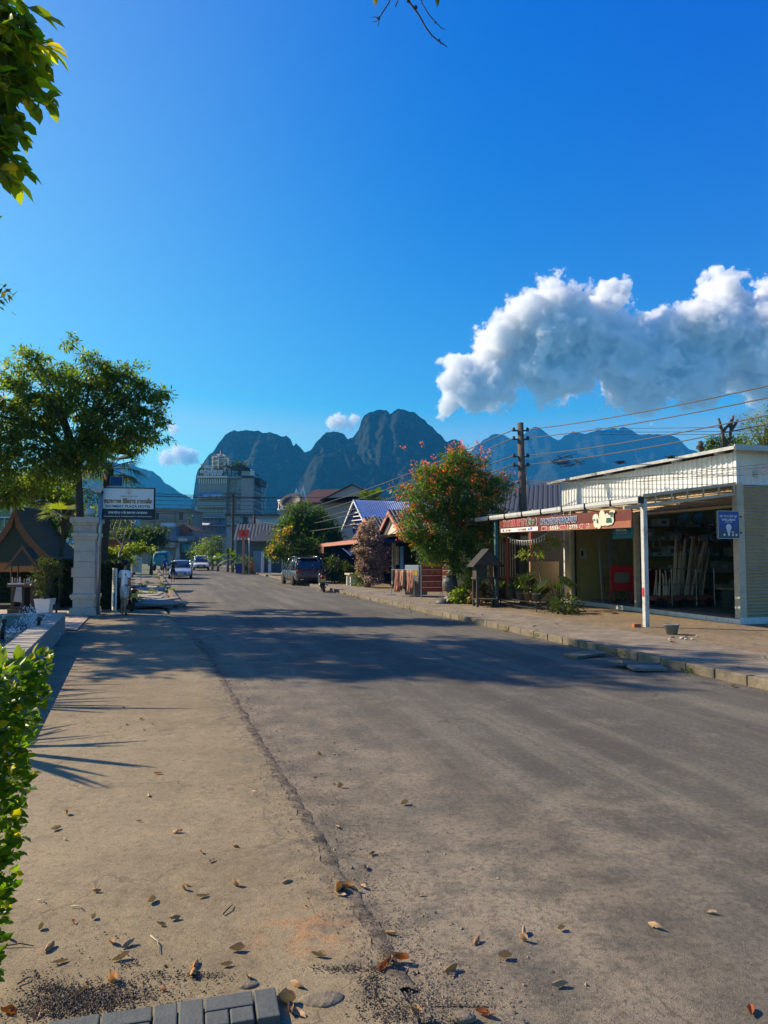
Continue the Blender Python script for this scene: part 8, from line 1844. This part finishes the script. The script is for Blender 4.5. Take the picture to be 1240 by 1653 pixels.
pts_drive = [(155,1447),(245,1463),(260,1502),(282,1492),(152,1490),(119,1498),(66,1507),(15,1525),(80,1540),(97,1563),(180,1531),(208,1535),(196,1557),(302,1437),(298,1443),(327,1455),(380,1373),(380,1437),(316,1567),(312,1582),(365,1568),(383,1543),(402,1590),(263,1608),(90,1345),(105,1362),(287,1350),(325,1383),(342,1397),(225,1332),(151,1147),(200,1146),(228,1165),(245,1172),(204,1174),(232,1182),(108,1320),(255,1254),(294,1231),(240,1290),(515,1553)]
for i, (x, y) in enumerate(pts_drive):
    put_leaf(x, y, random.choice([0,1,2,4,5,6,3,8,9,10]), random.uniform(.38, .72) * (1.1 if y > 1500 else .95), 'dry curled brown leaf lying on the sandy concrete driveway', 'dry leaves on the driveway', .026)
pts_road = [(630,1509),(640,1560),(555,1443),(585,1434),(680,1446),(770,1522),(730,1575),(728,1568),(905,1502),(903,1594),(845,1520),(846,1508),(1147,1475),(1058,1499),(815,1548),(653,1299),(538,1218),(590,1403),(550,1272),(516,1220),(783,1641),(668,1637),(1212,1635),(545,1337),(468,1328),(412,1282),(600,1380),(420,1262),(465,1430)]
for i, (x, y) in enumerate(pts_road):
    put_leaf(x, y, random.choice([0,4,5,8,9,12,3,7,13]), random.uniform(.45, .75), 'dry tan leaf lying on the dusty asphalt road', 'dry leaves on the road', .006)
for x, y, k in [(636,1552,3),(628,1562,7),(648,1557,11),(620,1570,4),(560,1437,1),(550,1452,5),(545,1445,2),(130,1612,3),(12,1645,11),(60,1650,3),(470,1640,1),(462,1628,8),(480,1645,5),(480,1600,0),(180,1595,2)]:
    put_leaf(x, y, k, random.uniform(.7, 1.0), 'crisp orange-brown leaf in a small drift near the driveway corner', 'leaves drifted near the driveway corner', .02)
# twigs
for i, (x0, y0, x1, y1) in enumerate([(243,1520,258,1548),(360,1485,376,1469),(60,1462,72,1466),(28,1600,50,1588),(115,1472,135,1478),(0,1538,55,1537)]):
    a, b_ = G(x0, y0), G(x1, y1); a.z = b_.z = .03; m_ = a.lerp(b_, .5) + Vector((.008, .01, .008)); o = MB().tube([a, m_, b_], [.004, .0035, .002], 5).build('twig', M_pale if i in (0, 2, 4) else M_barkd, None, True)
    tag(o, ['pale thin twig lying between the driveway leaves','short dark twig on the driveway','tiny pale twig on the driveway near the hedge','dark twig by the ash heap at the lower left','slender pale twig left of centre on the driveway','long dark twig at the left picture edge'][i], 'twig')
# grit and cinders: uncountable
def stones(name, pos, sizes, m, label):
    V = []; Fs = []; base = [(1,0,0),(-1,0,0),(0,1,0),(0,-1,0),(0,0,.75),(0,0,-.4)]; tri = [(0,2,4),(2,1,4),(1,3,4),(3,0,4),(2,0,5),(1,2,5),(3,1,5),(0,3,5)]
    for (x, y, z), s_ in zip(pos, sizes):
        n = len(V); a = random.random()*6.28; c, s2 = math.cos(a), math.sin(a); e = random.uniform(.5, 1.0)
        for bx, by, bz in base: q = s_*random.uniform(.7, 1.25); V.append((x + q*(bx*c - by*s2*e), y + q*(bx*s2 + by*c*e), z + q*bz))
        Fs += [tuple(i + n for i in f) for f in tri]
    me = bpy.data.meshes.new(name); me.from_pydata(V, [], Fs); me.update(); o = link(name, me, m); tag(o, label, 'gravel', None, 'stuff'); return o
t = NT('grit'); ri = t.geo().outputs['Random Per Island']; t.pbr(t.mix(ri, (.10,.08,.055), (.36,.28,.18)), .9); M_grit = t.m
t = NT('cinder'); ri = t.geo().outputs['Random Per Island']; t.pbr(t.mix(t.math('POWER', ri, 2.0), (.035,.028,.02), (.26,.21,.15)), .9); M_cin = t.m
pos = []; sz = []
for k in range(5200):
    y = 3.2 + 13 * random.random() ** 2.0; x = KL(y) + random.gauss(.12, .16) ; pos.append((x, y, .012 if x > KL(y) else .026)); sz.append(random.uniform(.002, .0075) * (1 + .0*y))
for k in range(2600):
    y = random.uniform(3.1, 6.5); x = KL(y) + abs(random.gauss(.0, .9)); pos.append((x, y, .003)); sz.append(random.uniform(.0015, .0045))
for k in range(1500):
    y = 3.15 + 8*random.random()**2; x = KL(y) - random.random()*3.2; pos.append((x, y, .024)); sz.append(random.uniform(.0012, .0035))
for k in range(900):
    y = 6 + 22*random.random(); x = KR(y) - abs(random.gauss(0, .35)); pos.append((x, y, .004)); sz.append(random.uniform(.004, .012))
for k in range(2600):
    y = 3.2 + 12 * random.random() ** 1.5; x = KL(y) + .4 + 6.6 * random.random(); pos.append((x, y, .003)); sz.append(random.uniform(.0015, .0042) * (2.2 if random.random() < .03 else 1))
for k in range(220):
    y = 3.3 + 12 * random.random(); x = KL(y) + .1 + .9 * random.random() ** 2; pos.append((x, y, .004)); sz.append(random.uniform(.006, .014))
stones('gravel', pos, sz, M_grit, 'loose grit along the ragged joint of driveway and road')
pos = []; sz = []
for (px, py, sx, sy, n) in [(145,1622,.13,.055,2200),(85,1605,.05,.03,260),(90,1640,.12,.05,600),(60,1585,.05,.02,60),(255,1585,.09,.02,130),(330,1583,.06,.015,90),(205,1565,.04,.02,50),(300,1605,.2,.05,120),(600,1600,.035,.10,420),(560,1573,.09,.018,260),(640,1640,.08,.07,420),(700,1650,.12,.03,260),(180,1560,.3,.15,120)]:
    g = G(px, py)
    for k in range(n): pos.append((g.x + random.gauss(0, sx), g.y + random.gauss(0, sy), .026 + abs(random.gauss(0, .004)))); sz.append(random.uniform(.002, .0065) * (1.6 if random.random() < .1 else 1))
stones('cinders', pos, sz, M_cin, 'dark ash and cinders scattered in the lower left corner')
# ridge of crumbled asphalt along the joint
V = []; n = 420; wz = 7
for a in range(n + 1):
    y = 3.3 + 13.5 * (a / n) ** 1.3; cx = KL(y) + .045 * nz(y * 2.1, 1) + .03 * nz(y*5, 8)
    for c_ in range(wz): s_ = c_ / (wz - 1) - .5; V.append((cx + s_ * .16 + .02*nz(y*14, c_), y, .004 + (.030 + .014 * nz(y * 11, 3)) * max(0, math.cos(s_ * math.pi)) ** .8 * (.45 + .55 * abs(nz(y * 3.1, 6)) * 2 if True else 1) + .006 * nz(y * 37, c_ * 3.1)))
me = bpy.data.meshes.new('dirt_ridge'); me.from_pydata(V, [], [(a*wz+c_, a*wz+c_+1, (a+1)*wz+c_+1, (a+1)*wz+c_) for a in range(n) for c_ in range(wz-1)]); me.update()
t = NT('crumbled_edge'); co = t.obj(); nn = t.noise(9, 7, .75, co); n2 = t.noise(60, 4, .7, co); t.pbr(t.mix(t.ramp(t.math('ADD', t.math('MULTIPLY', nn, .6), t.math('MULTIPLY', n2, .4)), .40, .60), (.07,.055,.04), (.26,.205,.135)), .95, 0, t.bump(n2, .9, .015), .2)
tag(link('dirt_ridge', me, t.m, None, True), kind='structure')
# broken lump stones near the corner and flat slabs in the gutter on the right
for i, (px, py, s_, lab) in enumerate([(745,1650,.06,'rounded pale stone at the bottom edge of the road'),(520,1622,.10,'flat pale broken concrete lump by the dark pavers'),(400,1598,.055,'small pale concrete lump at the driveway corner'),(690,1650,.03,'small stone near the bottom of the road')]):
    g = G(px, py); b = MB().ball((0,0,0), s_, 14, 9, (1, .6, .32 if i != 1 else .18)); b.v = [tuple(Vector(v) * (1 + .18 * mnoise.noise(Vector(v) * 14 + Vector((i*5,0,0))))) for v in b.v]; o = b.build('stone', M_kerb, None, True); o.location = (g.x, g.y, .02); tag(o, lab, 'stone')
M_fs = mat('gutter_slab', (.20,.18,.15), .9, .25, 6, .4, dirt=.4)
for i, (px, py, lx_, ly_, lab) in enumerate([(945,1060,.72,.38,'pale flat slab lying in the road gutter'),(1024,1077,.75,.45,'dark flat slab tilted against the kerb by the sunken gutter'),(1045,1083,.6,.3,'second dark slab half under the tilted one')]):
    g = G(px, py); o = MB().box((0,0,0), (lx_, ly_, .05)).build('loose_slab', M_kerb if i == 0 else M_fs, None, bevel=.008); o.location = (g.x, g.y, .05 + .03*(i == 1)); o.rotation_euler = (R([2,-6,3][i]), R([-3,5,2][i]), R([25,14,5][i])); tag(o, lab, 'slab')
for i in range(14):
    g = G(1100 + random.gauss(0, 14), 1040 + random.gauss(0, 2)); b = MB().ball((0,0,0), random.uniform(.02,.06), 8, 6, (1,.8,.6)); o = b.build('rubble_piece', M_kerb if i % 2 else M_lum); o.location = (g.x, g.y, .14); tag(o, 'small broken rubble piece on the ground beside the cement bucket', 'rubble', 'rubble pieces by the bucket')

# weeds in the torn pavement and along the kerbs
random.seed(51); wd = []
for i, (px, py) in enumerate([(222,965),(230,952),(245,962),(262,948),(225,978),(252,935),(278,958),(238,945)]):
    g = G(px, py); P, D, N, C = leaves_in([(0,0,.10,.22,.18,.10)], 160, .04, 22, .1); T = empty('weed_tuft', (g.x, g.y, .12), 0, 'small green weed tuft growing in the torn-up left pavement', 'weed', 'weed tufts in the torn-up pavement'); leafmesh('leaves', P, D, N, .09, LF_mid if i % 2 else LF_light, T, .3)
for i in range(12):
    y = 9.5 + i * 2.3 + random.uniform(-.6, .6); P, D, N, C = leaves_in([(0,0,.05,.12,.16,.05)], 60, .03, 12, .1); T = empty('weed_tuft', (KR(y) - .03, y, .01), 0, 'tiny weed tuft at the foot of the right kerb', 'weed', 'tiny weeds along the right kerb'); leafmesh('leaves', P, D, N, .05, LF_mid, T, .3)
for i in range(60):
    y = 9 + 30 * random.random(); x = KR(y) - .25 * abs(random.gauss(0, 1)) if i % 2 else KR(y, .4 + 1.8*random.random()); o = bpy.data.objects.new('fallen_leaf', lm[i % 16]); COL.objects.link(o); o.location = (x, y, .008 if i % 2 else .14); o.rotation_euler = (0, 0, random.uniform(0, 6.28)); o.scale = (random.uniform(.5, .9),) * 3
    o['label'] = 'dry leaf lying along the right kerb or pavement'; o['category'] = 'leaf'; o['group'] = 'dry leaves along the right kerb'
